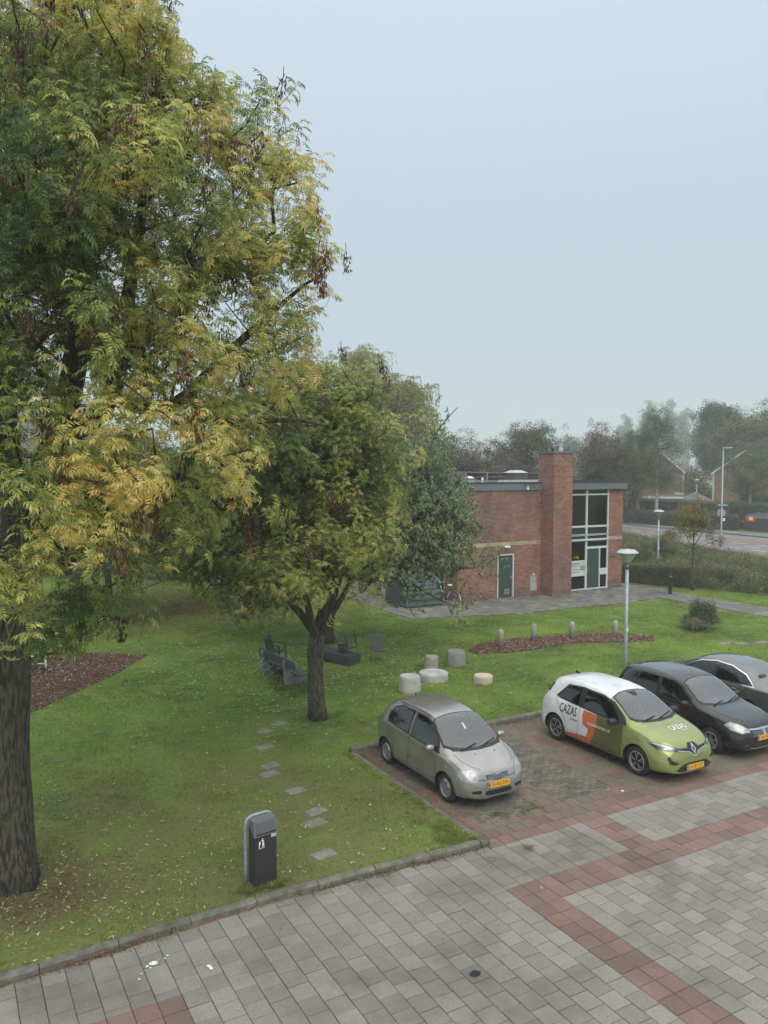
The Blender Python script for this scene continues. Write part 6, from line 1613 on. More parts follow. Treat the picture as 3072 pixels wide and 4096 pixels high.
# weeping willow behind the roof
bgtree('willow_tree', 'tall weeping willow with hanging yellow-green fronds beyond the flat roof', 30.2, 55.0, 4.5, 14.6, 3.2, 31, C_wil, M_leafwil, ncl=300, nsp=6, sc=1.0, tint=.4, n=9, tr=.4, spread=.8, tiltr=(0, .10), extra=[(32.6, 53.2, 12.6, 1.3, 1.4, 0), (29.0, 55.0, 15.0, 1.5, 1.0, 0), (26.5, 56.5, 12, 3.2, 3.2, 0), (33.2, 52.6, 10, .9, 2.2, 0)])
bgtree('bronze_tree', 'low rounded bronze-leafed tree right behind the roof, left of the dark tower house', 42.8, 61.5, 3, 9.0, 4.6, 32, ncl=170, nsp=5, sc=1.0, tint=.35, n=9)
bgtree('bronze_tree', 'broad bronze-leafed tree behind the brick chimney', 51.0, 61.8, 3, 10.6, 4.2, 33, ncl=190, nsp=5, sc=1.0, tint=.3, n=9)
bgtree('bronze_tree', 'dense bronze-green tree right of the brick chimney, behind the entrance roof', 57.5, 57.5, 2.5, 9.3, 4.0, 34, ncl=170, nsp=5, sc=1.0, tint=.25, n=9)
bgtree('red_tree', 'tree with a crown turned dark red above the bronze trees', 60.4, 61.8, 5, 11.2, 1.7, 35, ncl=70, nsp=5, sc=.9, tint=.95, n=6)
bgtree('green_tree', 'grey-green tree between the red crown and the first birch', 66, 66, 3, 10.3, 2.7, 36, C_birch, M_leafgrn, ncl=150, nsp=5, tint=.05, n=9)
bgtree('birch_tree', 'silver birch with two-tone drooping crown, left of the white-stemmed pair', 75.9, 70.6, 3.4, 12.0, 2.5, 37, C_birch, M_leafgrn, M_birchb, ncl=170, nsp=5, tint=.0, n=10, tr=.26)
bgtree('birch_tree', 'silver birch with brown-green drooping crown, right of the white-stemmed pair', 75.2, 67.0, 3.2, 14.2, 2.7, 38, C_birch, M_leafgrn, M_birchb, ncl=190, nsp=5, tint=.15, n=10, tr=.22)
bgtree('birch_tree', 'thin birch close to the far kerb, mostly hidden by its own dark foliage', 74.5, 71.5, 1.8, 8, 2.0, 39, C_birch, M_leafgrn, M_birchb, ncl=80, nsp=5, tint=.05, n=7, tr=.15)
bgtree('street_tree', 'dark-crowned tree with a pale trunk in front of the right-hand gable', 80.6, 58.4, 3.6, 8.9, 3.4, 40, C_birch, M_leafgrn, M_birchb, ncl=170, nsp=5, tint=.15, n=9, tr=.24)
bgtree('round_tree', 'large rounded olive-green tree behind the right-hand house', 110, 79.5, 4, 14.2, 8.0, 41, C_far, M_leaffar, ncl=190, nsp=5, tint=.5, n=10, tr=.4, spread=1.6)
bgtree('high_tree', 'tall dark tree with flat layered top rising between the two houses', 119, 92.5, 5, 17.4, 4.6, 42, C_far, M_leaffar, ncl=170, nsp=5, tint=.05, n=10, tr=.4, spread=1.6)
bgtree('high_tree', 'tall open-crowned tree at the far right edge of the photo', 128, 88, 5, 17.2, 6.0, 43, C_far, M_leaffar, ncl=130, nsp=5, tint=.25, n=9, tr=.4, spread=1.6)
bgtree('garden_tree', 'small bright green tree in the gap behind the grey party tent', 97.5, 80.5, 1, 6.2, 2.4, 44, C_far, M_leaffar, ncl=50, nsp=5, tint=.7, n=6, tr=.2, spread=1.3)
bgtree('garden_tree', 'brownish shrubby tree left of the small green one behind the tent', 96.5, 86, 1, 8.0, 2.8, 45, C_brn, M_leafbrn, ncl=60, nsp=5, tint=.3, n=6, tr=.2, spread=1.3, sc=1.6)
for i, (x, y, zt, r, lab) in enumerate([(187.6, 180, 25.0, 3.2, 'misty poplar, shortest and leftmost of the far row'), (192.5, 175.5, 27.5, 3.0, 'misty poplar behind the birch tops'), (196.6, 170.5, 26.0, 3.2, 'misty poplar with a double head, left of the tallest pair'), (199.8, 168.2, 27.2, 2.8, 'slender misty poplar standing against the double-headed one'), (203.5, 163.0, 26.0, 2.4, 'misty poplar tip just left of the tall dark tree')]):
    bgtree('poplar_tree', lab, x*1.7, y*1.7, 4, 6.6 + (zt-5.4)*1.7, r*1.6, 60 + i, C_far, M_leaffar, ncl=110, nsp=5, sc=1.9, tint=.3, shape='poplar', n=7, tr=.5, group='far poplars in the mist', spread=1.5)
for i, (x, y, zt, r, lab) in enumerate([(118, 165, 9.5, 5.0, 'faint round treetop in the mist above the roof'), (150, 165, 15, 6.0, 'pale misty tree behind the tower house'), (165, 200, 18, 7, 'pale misty tree between the bronze trees'), (70, 130, 12, 6, 'faint hazy tree right of the willow')]):
    bgtree('misty_tree', lab, x, y, 1.5, zt, r, 80 + i, C_far, M_leaffar, ncl=55, nsp=4, sc=1.6, tint=.3, n=7, tr=.4, spread=1.8)
for i, (x, y, zt, r, lab) in enumerate([(128, 62, 12, 6.5, 'tree past the right edge of the photo, beyond the right-hand house'), (122, 44, 10, 6, 'second tree past the right edge, beyond the road'), (118, 26, 11, 6, 'third tree past the right edge, beyond the road'), (112, 8, 10, 6, 'fourth tree past the right edge, beyond the road')]):
    bgtree('verge_tree', lab, x, y, 1.5, zt, r, 95 + i, C_far, M_leaffar, ncl=80, nsp=5, sc=1.2, tint=.3, n=8, tr=.35, spread=1.6)
# trees and bushes closing the view under and behind the ash crowns
for i, (x, y, zt, r, lab) in enumerate([(-22, 66, 11, 5.5, 'dense tree far left behind the huge ash'), (-10, 62, 8, 4.5, 'dark tree second from the left behind the back lawn'), (1, 60, 7.5, 4.2, 'bushy dark tree in front of the tiled roof house'), (13.5, 66, 9, 4.0, 'dark tree at the right end of the tiled roof'), (21, 60, 8.5, 4.5, 'dark tree behind the two ash crowns'), (-35, 56, 10, 5, 'tree beyond the left end of the back lawn')]):
    bgtree('back_tree', lab, x, y, 1.0, zt, r, 100 + i, C_far, M_leaffar, ncl=110, nsp=5, sc=.8, tint=.25, n=8, tr=.3, spread=1.2)
for i, (x, y, zt, r, lab) in enumerate([(16.8, 42.5, 4.6, 2.6, 'dark laurel-like bush left of the bicycle drum'), (19.3, 46.5, 5.2, 2.6, 'dark bush against the side wall of the brick building'), (12.5, 47, 4.2, 2.6, 'dark bush in the back lawn behind the forked ash'), (7, 52, 4.0, 2.8, 'dark bush beyond the leaf-strewn lawn')]):
    t = bgtree('bush', lab, x, y, .2, zt, r, 120 + i, C_mid, M_leafgrn, ncl=170, nsp=6, sc=1.1, tint=.05, n=8, tr=.12, spread=.9); t['category'] = 'bush'
t = bgtree('bush', 'small dense dark bush standing alone in the lawn right of the lamp post', 27.6, 22.1, .05, 1.02, .50, 140, C_hed, M_leafhed, ncl=100, nsp=6, sc=1.0, tint=.0, n=7, tr=.03, spread=.22); t['category'] = 'bush'
t = bgtree('bush', 'low leafy sprawl at the left foot of the lone dark bush', 27.0, 21.9, .0, .34, .62, 141, C_hed, M_leafhed, ncl=50, nsp=5, sc=.9, tint=.5, n=5, tr=.02, spread=.2); t['category'] = 'bush'
# young autumn tree by the path
tree('young_tree', 'young thin tree with sparse orange-brown leaves beside the hedge end', 'tree', (35.75, 29.28, LZ - .02),
     [([(35.75, 29.28, 0), (35.75, 29.28, 1.2), (35.8, 29.3, 2.5), (35.82, 29.3, 4.6)], .055, .015), ([(35.78, 29.3, 2.3), (35.5, 29.6, 3.1), (35.1, 29.8, 4.0)], .025, .01), ([(35.78, 29.3, 2.4), (36.2, 29.1, 3.1), (36.5, 28.9, 3.9)], .025, .01), ([(35.78, 29.3, 2.2), (35.4, 29.6, 2.6), (34.7, 30.1, 3.1)], .02, .008), ([(35.78, 29.3, 2.2), (36.2, 29.0, 2.6), (36.7, 28.5, 2.8)], .02, .008)],
     .05, [(35.7, 29.3, 3.9, .95, .85, 0), (35.4, 29.5, 3.4, .7, .5, 0), (36.2, 29.0, 3.5, .7, .5, .1), (34.7, 30.1, 3.05, .35, .22, .2), (36.7, 28.5, 2.75, .35, .2, .1), (35.8, 29.3, 4.8, .25, .45, .3)], 85, 3, C_aut, M_bark, 150, scale=1.0, spread=.26, tipr=.006, tint0=.4, tintn=.5, leafm=M_leafaut, mind=.1, expo=.4)
# hedges: leafy shell round a dark core
def hedge(name, lab, A, B, w, h, coll, seed, dens, sc, tint=.3, cut=.0, leafm=None):
    A = Vector((*A, 0)); B = Vector((*B, 0)); d = (B-A); L_ = d.length; d.normalize(); s_ = Vector((d.y, -d.x, 0)); t = thing(name, lab, 'hedge', (A.x, A.y, LZ)); t.rotation_euler = (0, 0, math.atan2(d.y, d.x))
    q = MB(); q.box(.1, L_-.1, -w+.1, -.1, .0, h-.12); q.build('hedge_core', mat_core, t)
    rg = random.Random(seed); P = []; R = []; SC = []; T_ = []
    n = int(dens*(L_*(w + 2*h) + 2*w*h))
    for i in range(n):
        f = rg.random()*(w + 2*h + 2*w*h/L_)
        x = rg.uniform(0, L_)
        if f < w: p = (x, -rg.uniform(0, w), h); nrm = (0, 0, 1)
        elif f < w + h: p = (x, 0, rg.uniform(.02, h)); nrm = (0, 1, 0)
        elif f < w + 2*h: p = (x, -w, rg.uniform(.02, h)); nrm = (0, -1, 0)
        else: e = rg.choice([0, 1]); p = (e*L_, -rg.uniform(0, w), rg.uniform(.02, h)); nrm = (2*e-1, 0, 0)
        bump = .08*noise.noise(Vector((p[0]*1.3, p[1]*2, p[2]*2 + seed)))
        P.append((p[0] + nrm[0]*bump, p[1] + nrm[1]*bump, p[2] + nrm[2]*bump + rg.gauss(0, .02))); R.append((rg.uniform(-.8, .8), rg.uniform(-.8, .8), rg.uniform(0, 6.28))); SC.append(sc*rg.uniform(.7, 1.2)); T_.append(tint + rg.gauss(0, .12) + .3*noise.noise(Vector(p)*.8))
    scatter('foliage', P, R, SC, T_, coll, [leafm or M_leafhed], t, 'stuff')
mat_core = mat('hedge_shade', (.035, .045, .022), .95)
hedge('hedge', 'clipped low hedge beside the black bollard at the building corner', (36.3, 29.75), (34.6, 33.6), 1.0, 1.0, C_hed, 201, 150, 1.0, .55)
hedge('hedge', 'dark waist-high hedge running along the far pavement', (74.7, 56.3), (72.2, 72.5), 1.6, 1.55, C_mid, 202, 16, 1.1, .02, leafm=M_leafgrn)
hedge('hedge', 'taller green hedge behind the low one, in front of the house gables', (78.6, 50), (77.6, 74), 1.5, 2.75, C_mid, 203, 14, 1.2, .35, leafm=M_leafgrn)
hedge('hedge', 'leafy hedge bank under the right-hand gable wall', (84.5, 52), (83.5, 62), 2.0, 3.4, C_mid, 204, 9, 1.5, .0, leafm=M_leafgrn)

# ---- houses across the road --------------------------------------
M_hbrick = mat('house_brick', (.24, .115, .095), .9, col2=(.19, .095, .08), scale=1.5); M_roof = mat('roof_tiles', (.075, .068, .066), .85, col2=(.11, .10, .095), scale=2, rndamt=.2)
M_roofb = mat('brown_roof_tiles', (.15, .125, .11), .85, col2=(.11, .095, .085), scale=1.5, rndamt=.2)
def rowhouse(lab, A, B, depth, eave, ridge, seed, roofm=M_roof, wins=(), gable_bricks=True):
    # gable wall from A to B (facing the camera side), house running away behind it
    A = Vector((*A, 0)); B = Vector((*B, 0)); d = B-A; w = d.length; t = thing('row_house', lab, 'house', (A.x, A.y, LZ)); t.rotation_euler = (0, 0, math.atan2(d.y, d.x))
    q = MB(); m = w/2
    q.add([(0, 0, 0), (w, 0, 0), (w, 0, eave), (m, 0, ridge), (0, 0, eave), (0, depth, 0), (w, depth, 0), (w, depth, eave), (m, depth, ridge), (0, depth, eave)],
          [(0, 1, 2, 3, 4), (6, 5, 9, 8, 7), (0, 4, 9, 5), (1, 6, 7, 2)]); W_ = q.build('wall', M_mortar if gable_bricks else M_hbrick, t)
    if gable_bricks:
        rg = random.Random(seed); q = MB(); z = .02; r = 0
        while z < ridge - .2:
            hw = m if z < eave else m*(ridge-z)/(ridge-eave); x = m - hw + .0 - (.21 if r % 2 else 0)
            while x < m + hw:
                a = max(x + .02, m - hw + .02); b = min(x + .42, m + hw - .02)
                if b - a > .06: q.box(a, b, -.02, .0, z, z + .115, 0, rg.random() + .001, skip=(4,))
                x += .44
            z += .14; r += 1
        q.build('bricks', M_hbrick, W_)['kind'] = 'stuff'
    # tiled roof: two slopes of stepped courses
    ov = .35; L_ = math.hypot(m, ridge-eave); nrow = int(L_/.32)
    q = MB()
    for side in (0, 1):
        for i in range(nrow):
            f0 = i/nrow; f1 = (i+1)/nrow + .02; 
            for (y0, y1) in ((-.25, depth + .25),):
                xa = -ov*.7 + (m + ov*.7)*f0; xb = -ov*.7 + (m + ov*.7)*f1; za = eave - ov*.45 + (ridge + .12 - eave + ov*.45)*f0; zb = eave - ov*.45 + (ridge + .12 - eave + ov*.45)*f1
                if side: xa, xb = w - xa, w - xb
                q.add([(xa, y0, za + .05), (xa, y1, za + .05), (xb, y1, zb), (xb, y0, zb), (xa, y0, za), (xa, y1, za)], [(0, 1, 2, 3), (4, 5, 1, 0)], 0, ((i*37) % 17)/17 + .001)
    R_ = q.build('roof', roofm, t)
    for side in (0, 1):
        q = MB(); x0 = -.25 if side == 0 else w + .25; q.bar((x0, -.28, eave - .12), (m, -.28, ridge + .1), .06, .22); q.build('bargeboard', M_white, t)
        q = MB(); x1 = -.12 if side == 0 else w - .10; q.box(x1, x1 + .24, -.05, .2, 0, eave - .1); q.build('corner_post', M_zinc, t)
    q = MB(); q.box(-.28, -.1, -.25, depth+.2, eave - .16, eave - .02); q.box(w + .1, w + .28, -.25, depth+.2, eave - .16, eave - .02); q.build('gutter', M_white, t)
    q = MB(); q.box(m - .35, m + .35, depth*.45, depth*.45 + .8, ridge - .6, ridge + .8); q.build('chimney', M_hbrick, R_)
    return t
rowhouse('brick row house with a gable end behind the birches, left of the tent', (91.44, 85.2), (95.7, 80.4), 16, 6.2, 9.0, 301)
rowhouse('brick row house with a white-edged gable at the right edge, right of the tent', (94.7, 74.4), (98.4, 67.2), 18, 6.1, 9.1, 302)
# flat garages with white fascias
def garage(lab, A, B, depth, h):
    A = Vector((*A, 0)); B = Vector((*B, 0)); d = B-A; w = d.length; t = thing('garage', lab, 'garage', (A.x, A.y, LZ)); t.rotation_euler = (0, 0, math.atan2(d.y, d.x))
    q = MB(); q.box(0, w, 0, depth, 0, h - .3); q.build('wall', M_hbrick, t)
    q = MB(); q.box(-.15, w + .15, -.15, depth, h - .3, h); q.build('fascia', M_white, t); q = MB(); q.box(-.1, w + .1, -.1, depth, h + .001, h + .04); q.build('roof', M_bitumen, t)
garage('low flat-roofed garage with a white fascia, joined to the left-hand gable', (83.8, 78.2), (88.6, 73.4), 4, 2.9)
garage('low flat-roofed garage with a white fascia between the two houses', (95.0, 81.2), (99.0, 76.8), 5, 3.2)
# party tent
t = thing('party_tent', 'dark grey pyramid party tent behind the hedges, between the two houses', 'tent', (86.8, 70.9, LZ), -.9)
q = MB(); w = 2.2
q.add([(-w, -w, 2.45), (w, -w, 2.45), (w, w, 2.45), (-w, w, 2.45), (0, 0, 3.70), (-w, -w, 2.2), (w, -w, 2.2), (w, w, 2.2), (-w, w, 2.2)], [(0, 1, 4), (1, 2, 4), (2, 3, 4), (3, 0, 4), (5, 6, 1, 0), (6, 7, 2, 1), (7, 8, 3, 2), (8, 5, 0, 3)])
q.build('canopy', mat('tent_cloth', (.10, .105, .11), .8, col2=(.13, .135, .14), scale=2), t)
for sx_ in (-1, 1):
    for sy in (-1, 1): q = MB(); q.box(sx_*w*.97-.03, sx_*w*.97+.03, sy*w*.97-.03, sy*w*.97+.03, 0, 2.2); q.build('leg', M_galv, t)
# dark tower-like house seen above the roof
t = thing('dark_house', 'dark slate-clad house with square chimneys, seen small above the flat roof', 'house', (92.5, 118, LZ)); t.rotation_euler = (0, 0, -.75)
M_slate = mat('slate_cladding', (.085, .090, .098), .7, col2=(.11, .115, .12), scale=1)
q = MB(); q.box(-2.2, 2.2, 0, 8, 0, 8.2); q.box(2.2, 7.0, 1.0, 8, 0, 8.1); q.box(1.5, 8.5, -4, 1, 0, 6.2); W_ = q.build('wall', M_slate, t)
q = MB(); q.box(-2.6, 2.5, -.3, 8.2, 8.2, 8.5); q.box(2.5, 7.3, .7, 8.2, 8.1, 8.35); q.box(1.2, 8.8, -4.3, .7, 6.2, 6.45); R_ = q.build('roof', M_fascia, t)
q = MB(); q.box(-.6, 1.2, 2, 4, 8.5, 10.2); q.build('chimney', M_darkmetal, R_); q = MB(); q.box(-1.9, -.8, 4, 5, 8.5, 9.6); q.build('chimney', M_hbrick, R_)
for (a, b, y) in ((-1.8, -1.0, -.02), (2.9, 3.9, .98), (5.0, 6.0, .98)): q = MB(); q.box(a, b, y - .03, y, 6.9, 7.5); q.build('window', M_white, t)
q = MB(); q.add([(3.0, -4.5, 6.5), (5.0, -4.5, 6.5), (4.0, -4.5, 7.3), (3, -3, 6.5), (5, -3, 6.5), (4, -3, 7.3)], [(0, 1, 2), (3, 5, 4), (0, 2, 5, 3), (1, 4, 5, 2)]); q.build('skylight', M_zinc, t)
# tiled-roof house glimpsed through the left crown
M_lroof = M_roofb
t = thing('tiled_house', 'long house with a brown-grey tiled roof glimpsed through the huge ash', 'house', (-30, 78, LZ)); t.rotation_euler = (0, 0, -.02)
q = MB(); q.box(0, 43, 0, 9, 0, 7.0); q.build('wall', M_hbrick, t)
q = MB(); nrow = 20
for i in range(nrow):
    f0 = i/nrow; f1 = (i+1)/nrow + .015; q.add([(-.4, -.5 + 5*f0, 6.8 + 5.9*f0 + .07), (43.4, -.5 + 5*f0, 6.8 + 5.9*f0 + .07), (43.4, -.5 + 5*f1, 6.8 + 5.9*f1), (-.4, -.5 + 5*f1, 6.8 + 5.9*f1), (-.4, -.5 + 5*f0, 6.8 + 5.9*f0), (43.4, -.5 + 5*f0, 6.8 + 5.9*f0)], [(0, 1, 2, 3), (4, 5, 1, 0)], 0, ((i*37) % 17)/17 + .001)
q.add([(-.4, 4.5, 12.7), (43.4, 4.5, 12.7), (43.4, 9.5, 6.8), (-.4, 9.5, 6.8)], [(0, 1, 2, 3)]); q.build('roof', M_lroof, t)
for k in range(8):
    q = MB(); x = 2 + k*5.2; q.box(x, x + 1.8, -.04, 0, 4.4, 5.8); f = q.build('window', M_white, t); q = MB(); q.box(x + .1, x + 1.7, -.05, -.041, 4.5, 5.7); q.build('pane', M_dark, f)
    q = MB(); q.box(x, x + 1.8, -.04, 0, 1.0, 2.6); f = q.build('window', M_white, t); q = MB(); q.box(x + .1, x + 1.7, -.05, -.041, 1.1, 2.5); q.build('pane', M_dark, f)

# ---- ditch bank vegetation ---------------------------------------
M_leafbank = leafmat('bank_leaf', [(0, (.050, .080, .030)), (.3, (.105, .145, .048)), (.55, (.20, .22, .085)), (.8, (.30, .25, .12)), (1, (.18, .11, .06))], .3, .3)
C_bank = coll_small('bank_spray', M_leafbank, .40, .11, .045, 40, -.2)
def reed(rg, kite, stem):
    for k in range(14):
        a = rg.uniform(0, 6.28); r = rg.uniform(0, .25); p = Vector((r*math.cos(a), r*math.sin(a), 0)); lean = Vector((rg.gauss(0, .25), rg.gauss(0, .25), 1)).normalized(); L_ = rg.uniform(.5, 1.1)
        kite(p, lean, Vector((-math.sin(a), math.cos(a), 0)), L_, .022, rg.gauss(.3, .5), rg.gauss(0, .5), .2, .15)
C_reed = proto_collection('reed_tufts', [leafmesh('reed', reed, M_leafbank, i) for i in range(3)])
rg = random.Random(77); P = []; R = []; SC = []; TT = []; P2 = []; R2 = []; S2 = []; T2 = []
def bank_near(v): return float(np.interp(v, [0, 18, 22, 26.2, 29.8, 33, 40, 60], [40, 39.3, 38.8, 37.9, 36.6, 36.9, 37.2, 38]))
def bank_far(v): return offs(NV, NU, v) - 1.2
for i in range(9000):
    v = rg.uniform(14, 66); a, b = bank_near(v), bank_far(v); f = rg.random(); u = a + (b-a)*f
    if 33.9 < u < 37 and v > 29: pass
    nz_ = noise.noise(Vector((u*.22, v*.22, 3))); nz2 = noise.noise(Vector((u*.6, v*.6, 9)))
    hgt = (.35 + .9*max(0, .5 + nz_)) * (1 - .85*max(0, (f-.62)/.38)) * (1 if f > .06 else .5)
    if f > .93 and rg.random() < .6: continue
    z = LZ + rg.random()*hgt*.85
    P.append((u, v, z)); R.append((rg.gauss(0, .3), rg.gauss(0, .3), rg.uniform(0, 6.28))); SC.append(rg.uniform(.7, 1.3)); TT.append(.42 + .45*nz2 + .3*nz_ + rg.gauss(0, .08) - .1*(f > .7))
    if rg.random() < .35: P2.append((u, v, LZ)); R2.append((0, 0, rg.uniform(0, 6.28))); S2.append(rg.uniform(.7, 1.3)*(.6 + hgt*.6)); T2.append(.45 + .4*nz2)
scatter('ditch_shrubs', P, R, SC, TT, C_bank, [M_leafbank], None, 'stuff'); scatter('ditch_reeds', P2, R2, S2, T2, C_reed, [M_leafbank], None, 'stuff')
for i, (x, y, h, r, lab) in enumerate([(39.5, 36.5, 2.1, .9, 'leafy shrub in the ditch bank right beside the building corner'), (45.5, 39.5, 2.0, .8, 'leafy shrub sprouting from the bank behind the second lamp post'), (42.5, 37.6, 1.9, .8, 'brownish shrub behind the clipped hedge')]):
    t = bgtree('bush', lab, x, y, .2, h, r, 160 + i, C_bank, M_leafbank, ncl=60, nsp=5, sc=.6, tint=.4, n=6, tr=.04, spread=.3); t['category'] = 'bush'
# ============================================================ street furniture and garden things
def lamppost(lab, x, y, h, group):
    t = thing('lamp_post', lab, 'street lamp', (x, y, LZ), 0, group); H = h - LZ
    q = MB(); q.lathe([(.062, 0), (.062, .9), (.058, .95), (.052, H - .50)], 14); q.build('pole', M_galv, t, True)
    q = MB(); q.lathe([(.055, H - .62), (.055, H - .42)], 14); q.build('collar', M_fascia, t, True)
    q = MB(); q.lathe([(.07, H - .42), (.09, H - .40), (.27, H - .125), (.275, H - .11)], 20); q.build('diffuser', mat('lamp_diffuser', (.42, .46, .43), .3, spec=.6) if 'lamp_diffuser' not in bpy.data.materials else bpy.data.materials['lamp_diffuser'], t, True)
    q = MB(); q.lathe([(.275, H - .118), (.33, H - .115), (.335, H - .10), (.22, H - .015), (.03, H), (.012, H + .03)], 24); q.build('shade', M_zinc, t, 'auto')
    q = MB(); q.box(-.045, .02, -.066, -.060, 1.62, 1.74); q.build('sticker', M_whitep, t)
    return t
lamppost('galvanised lamp post with a conical lamp, rising right behind the black hatchback', 18.35, 17.43, 4.20, 'conical lamp posts')
lamppost('conical lamp post behind the clipped hedge, middle distance', 39.26, 34.78, 4.12, 'conical lamp posts')
lamppost('small far conical lamp post behind the grey tent', 91.3, 74.4, 5.30, 'conical lamp posts')
def roadlamp(lab, x, y, h, ang):
    t = thing('road_lamp', lab, 'street lamp', (x, y, LZ), ang, 'tall road lamps'); q = MB(); q.lathe([(.11, 0), (.11, 1.2), (.075, 1.3), (.05, h)], 12); q.build('pole', M_galv, t, True)
    q = MB(); q.add([(-.1, -.08, h), (.75, -.15, h + .02), (.75, .15, h + .02), (-.1, .08, h), (-.1, -.08, h + .07), (.7, -.13, h + .08), (.7, .13, h + .08), (-.1, .08, h + .07)], [(3, 2, 1, 0), (4, 5, 6, 7), (0, 1, 5, 4), (1, 2, 6, 5), (2, 3, 7, 6), (3, 0, 4, 7)]); q.build('lamp_head', M_zinc, t)
roadlamp('tall road lamp on the far pavement, just right of the building roof', 73.0, 69.64, 8.4, PI - .5)
roadlamp('tall road lamp with signs on it, beside the dark container', 58.3, 44.9, 8.4, -.45)
# signs on the lamp (seen from behind)
fa = math.atan2(-right0.y, -right0.x)
t = thing('round_sign', 'round road sign seen from behind, clamped to the tall road lamp', 'road sign', (58.3, 44.9, 2.85), -YAW); q = MB(); q.lathe([(.0001, .10), (.36, .10), (.36, .13), (.0001, .13)], 28, (.02, 0, .12), 0, 'y', False); q.build('disc', M_galv, t); q = MB(); q.box(-.12, .14, .02, .10, .0, .04); q.box(-.12, .14, .02, .10, .22, .26); q.build('clamp', M_zinc, t)
t = thing('street_name_sign', 'narrow horizontal sign blade above the round sign', 'road sign', (58.3, 44.9, 3.55), -YAW); q = MB(); q.box(-.42, .42, -.16, -.13, 0, .14); q.build('blade', M_galv, t); q = MB(); q.box(-.08, .08, -.13, .09, .03, .11); q.build('clamp', M_zinc, t)
t = thing('small_sign', 'small square sign plate under the round sign', 'road sign', (58.3, 44.9, 2.25), -YAW); q = MB(); q.box(.02, .34, .10, .12, 0, .26); q.build('plate', M_whitep, t); q = MB(); q.box(.06, .20, .092, .099, .06, .2); q.build('emblem', M_darkmetal, t)
# dark container with an orange panel
t = thing('waste_container', 'dark grey waste container with an orange panel on the far pavement', 'container', (75.9, 55.55, LZ + .09), -PI/2 + .08)
M_cont = mat('container_grey', (.045, .052, .062), .5, col2=(.055, .062, .072), scale=1.5); M_orange = mat('orange_panel', (.62, .12, .04), .5)
q = MB(); q.add([(0, 0, 0), (4.6, 0, 0), (4.6, 2.2, 0), (0, 2.2, 0), (-.05, -.05, 1.35), (4.6, -.05, 1.35), (4.6, 2.2, 1.35), (-.05, 2.2, 1.35), (.35, .5, 1.75), (4.6, .5, 1.75), (4.6, 2.2, 1.75), (.35, 2.2, 1.75)],
   [(3, 2, 1, 0), (0, 1, 5, 4), (1, 2, 6, 5), (2, 3, 7, 6), (3, 0, 4, 7), (4, 5, 9, 8), (5, 6, 10, 9), (6, 7, 11, 10), (7, 4, 8, 11), (8, 9, 10, 11)]); q.build('body', M_cont, t)
q = MB(); q.box(.25, 1.25, -.13, -.055, .98, 1.55); p_ = q.build('orange_panel', M_orange, t); q = MB(); q.box(.6, 1.0, -.15, -.131, 1.12, 1.42); q.build('white_label', M_whitep, p_)
q = MB(); q.box(0, 4.6, 2.2 - .3, 2.2 + .02, 1.75, 1.85); q.build('lid_rail', M_fascia, t); q = MB(); q.sell((-.07, -.02, .9), .05, .05, .06); q.build('sticker', M_whitep, t)
# litter bin
BX = 4.36; t = thing('litter_bin', 'charcoal litter bin in a galvanised tube frame on the grass by the kerb', 'litter bin', (4.36, 11.66, LZ), .16)
q = MB(); prof = []
w_, h_ = .235, 1.10
P = [(-w_, 0.09, 0)] + [(-w_, .09, z) for z in (.3, .7, h_ - .10)] + [(-w_ + .03, .09, h_ - .03), (-w_ + .10, .09, h_)] + [(w_ - .10, .09, h_), (w_ - .03, .09, h_ - .03)] + [(w_, .09, z) for z in (h_ - .10, .7, .3, 0)]
q.tube(P, .028, 10); q.build('tube_frame', M_galv, t, True)
M_char = mat('charcoal_steel', (.030, .029, .033), .42, col2=(.036, .035, .039), scale=3)
q = MB(); X0, X1, Y0, Y1 = -.20, .205, -.13, .065
q.add([(X0, Y0, .04), (X1, Y0, .04), (X1, Y1, .04), (X0, Y1, .04), (X0, Y0, .86), (X1, Y0, .86), (X1, Y1, .98), (X0, Y1, .98)], [(3, 2, 1, 0), (0, 1, 5, 4), (1, 2, 6, 5), (2, 3, 7, 6), (3, 0, 4, 7), (4, 5, 6, 7)])
o = q.build('bin_body', M_char, t); md = o.modifiers.new('b', 'BEVEL'); md.width = .018; md.segments = 3
M_lid = mat('lid_grey', (.16, .165, .18), .4, .2, col2=(.19, .195, .21), scale=5)
q = MB(); q.add([(X0 - .005, Y0 - .012, .84), (X1 + .005, Y0 - .012, .84), (X1 - .003, -.100, 1.080), (X0 + .003, -.100, 1.080), (X0 - .005, Y0 + .01, .84), (X1 + .005, Y0 + .01, .84), (X1 - .005, .05, 1.085), (X0 + .005, .05, 1.085), (X1 - .01, .06, .95), (X0 + .01, .06, .95)], [(0, 1, 2, 3), (3, 2, 6, 7), (0, 3, 7, 9, 4), (1, 5, 8, 6, 2), (7, 6, 8, 9)]); hd = q.build('hood', M_lid, t)
q = MB(); q.add([(X0 + .03, Y0 - .0125, .885), (X1 - .03, Y0 - .0125, .885), (X1 - .035, -.1095, 1.045), (X0 + .035, -.1095, 1.045)], [(0, 1, 2, 3)]); q.v = [(a, b - .004, c) for a, b, c in q.v]; q.build('flap', mat('flap_grey', (.125, .13, .145), .35, .1), hd)
q = MB(); q.box(X0 + .03, X1 - .03, Y0 - .022, Y0 - .006, .868, .880); q.build('flap_slot', M_black, hd)
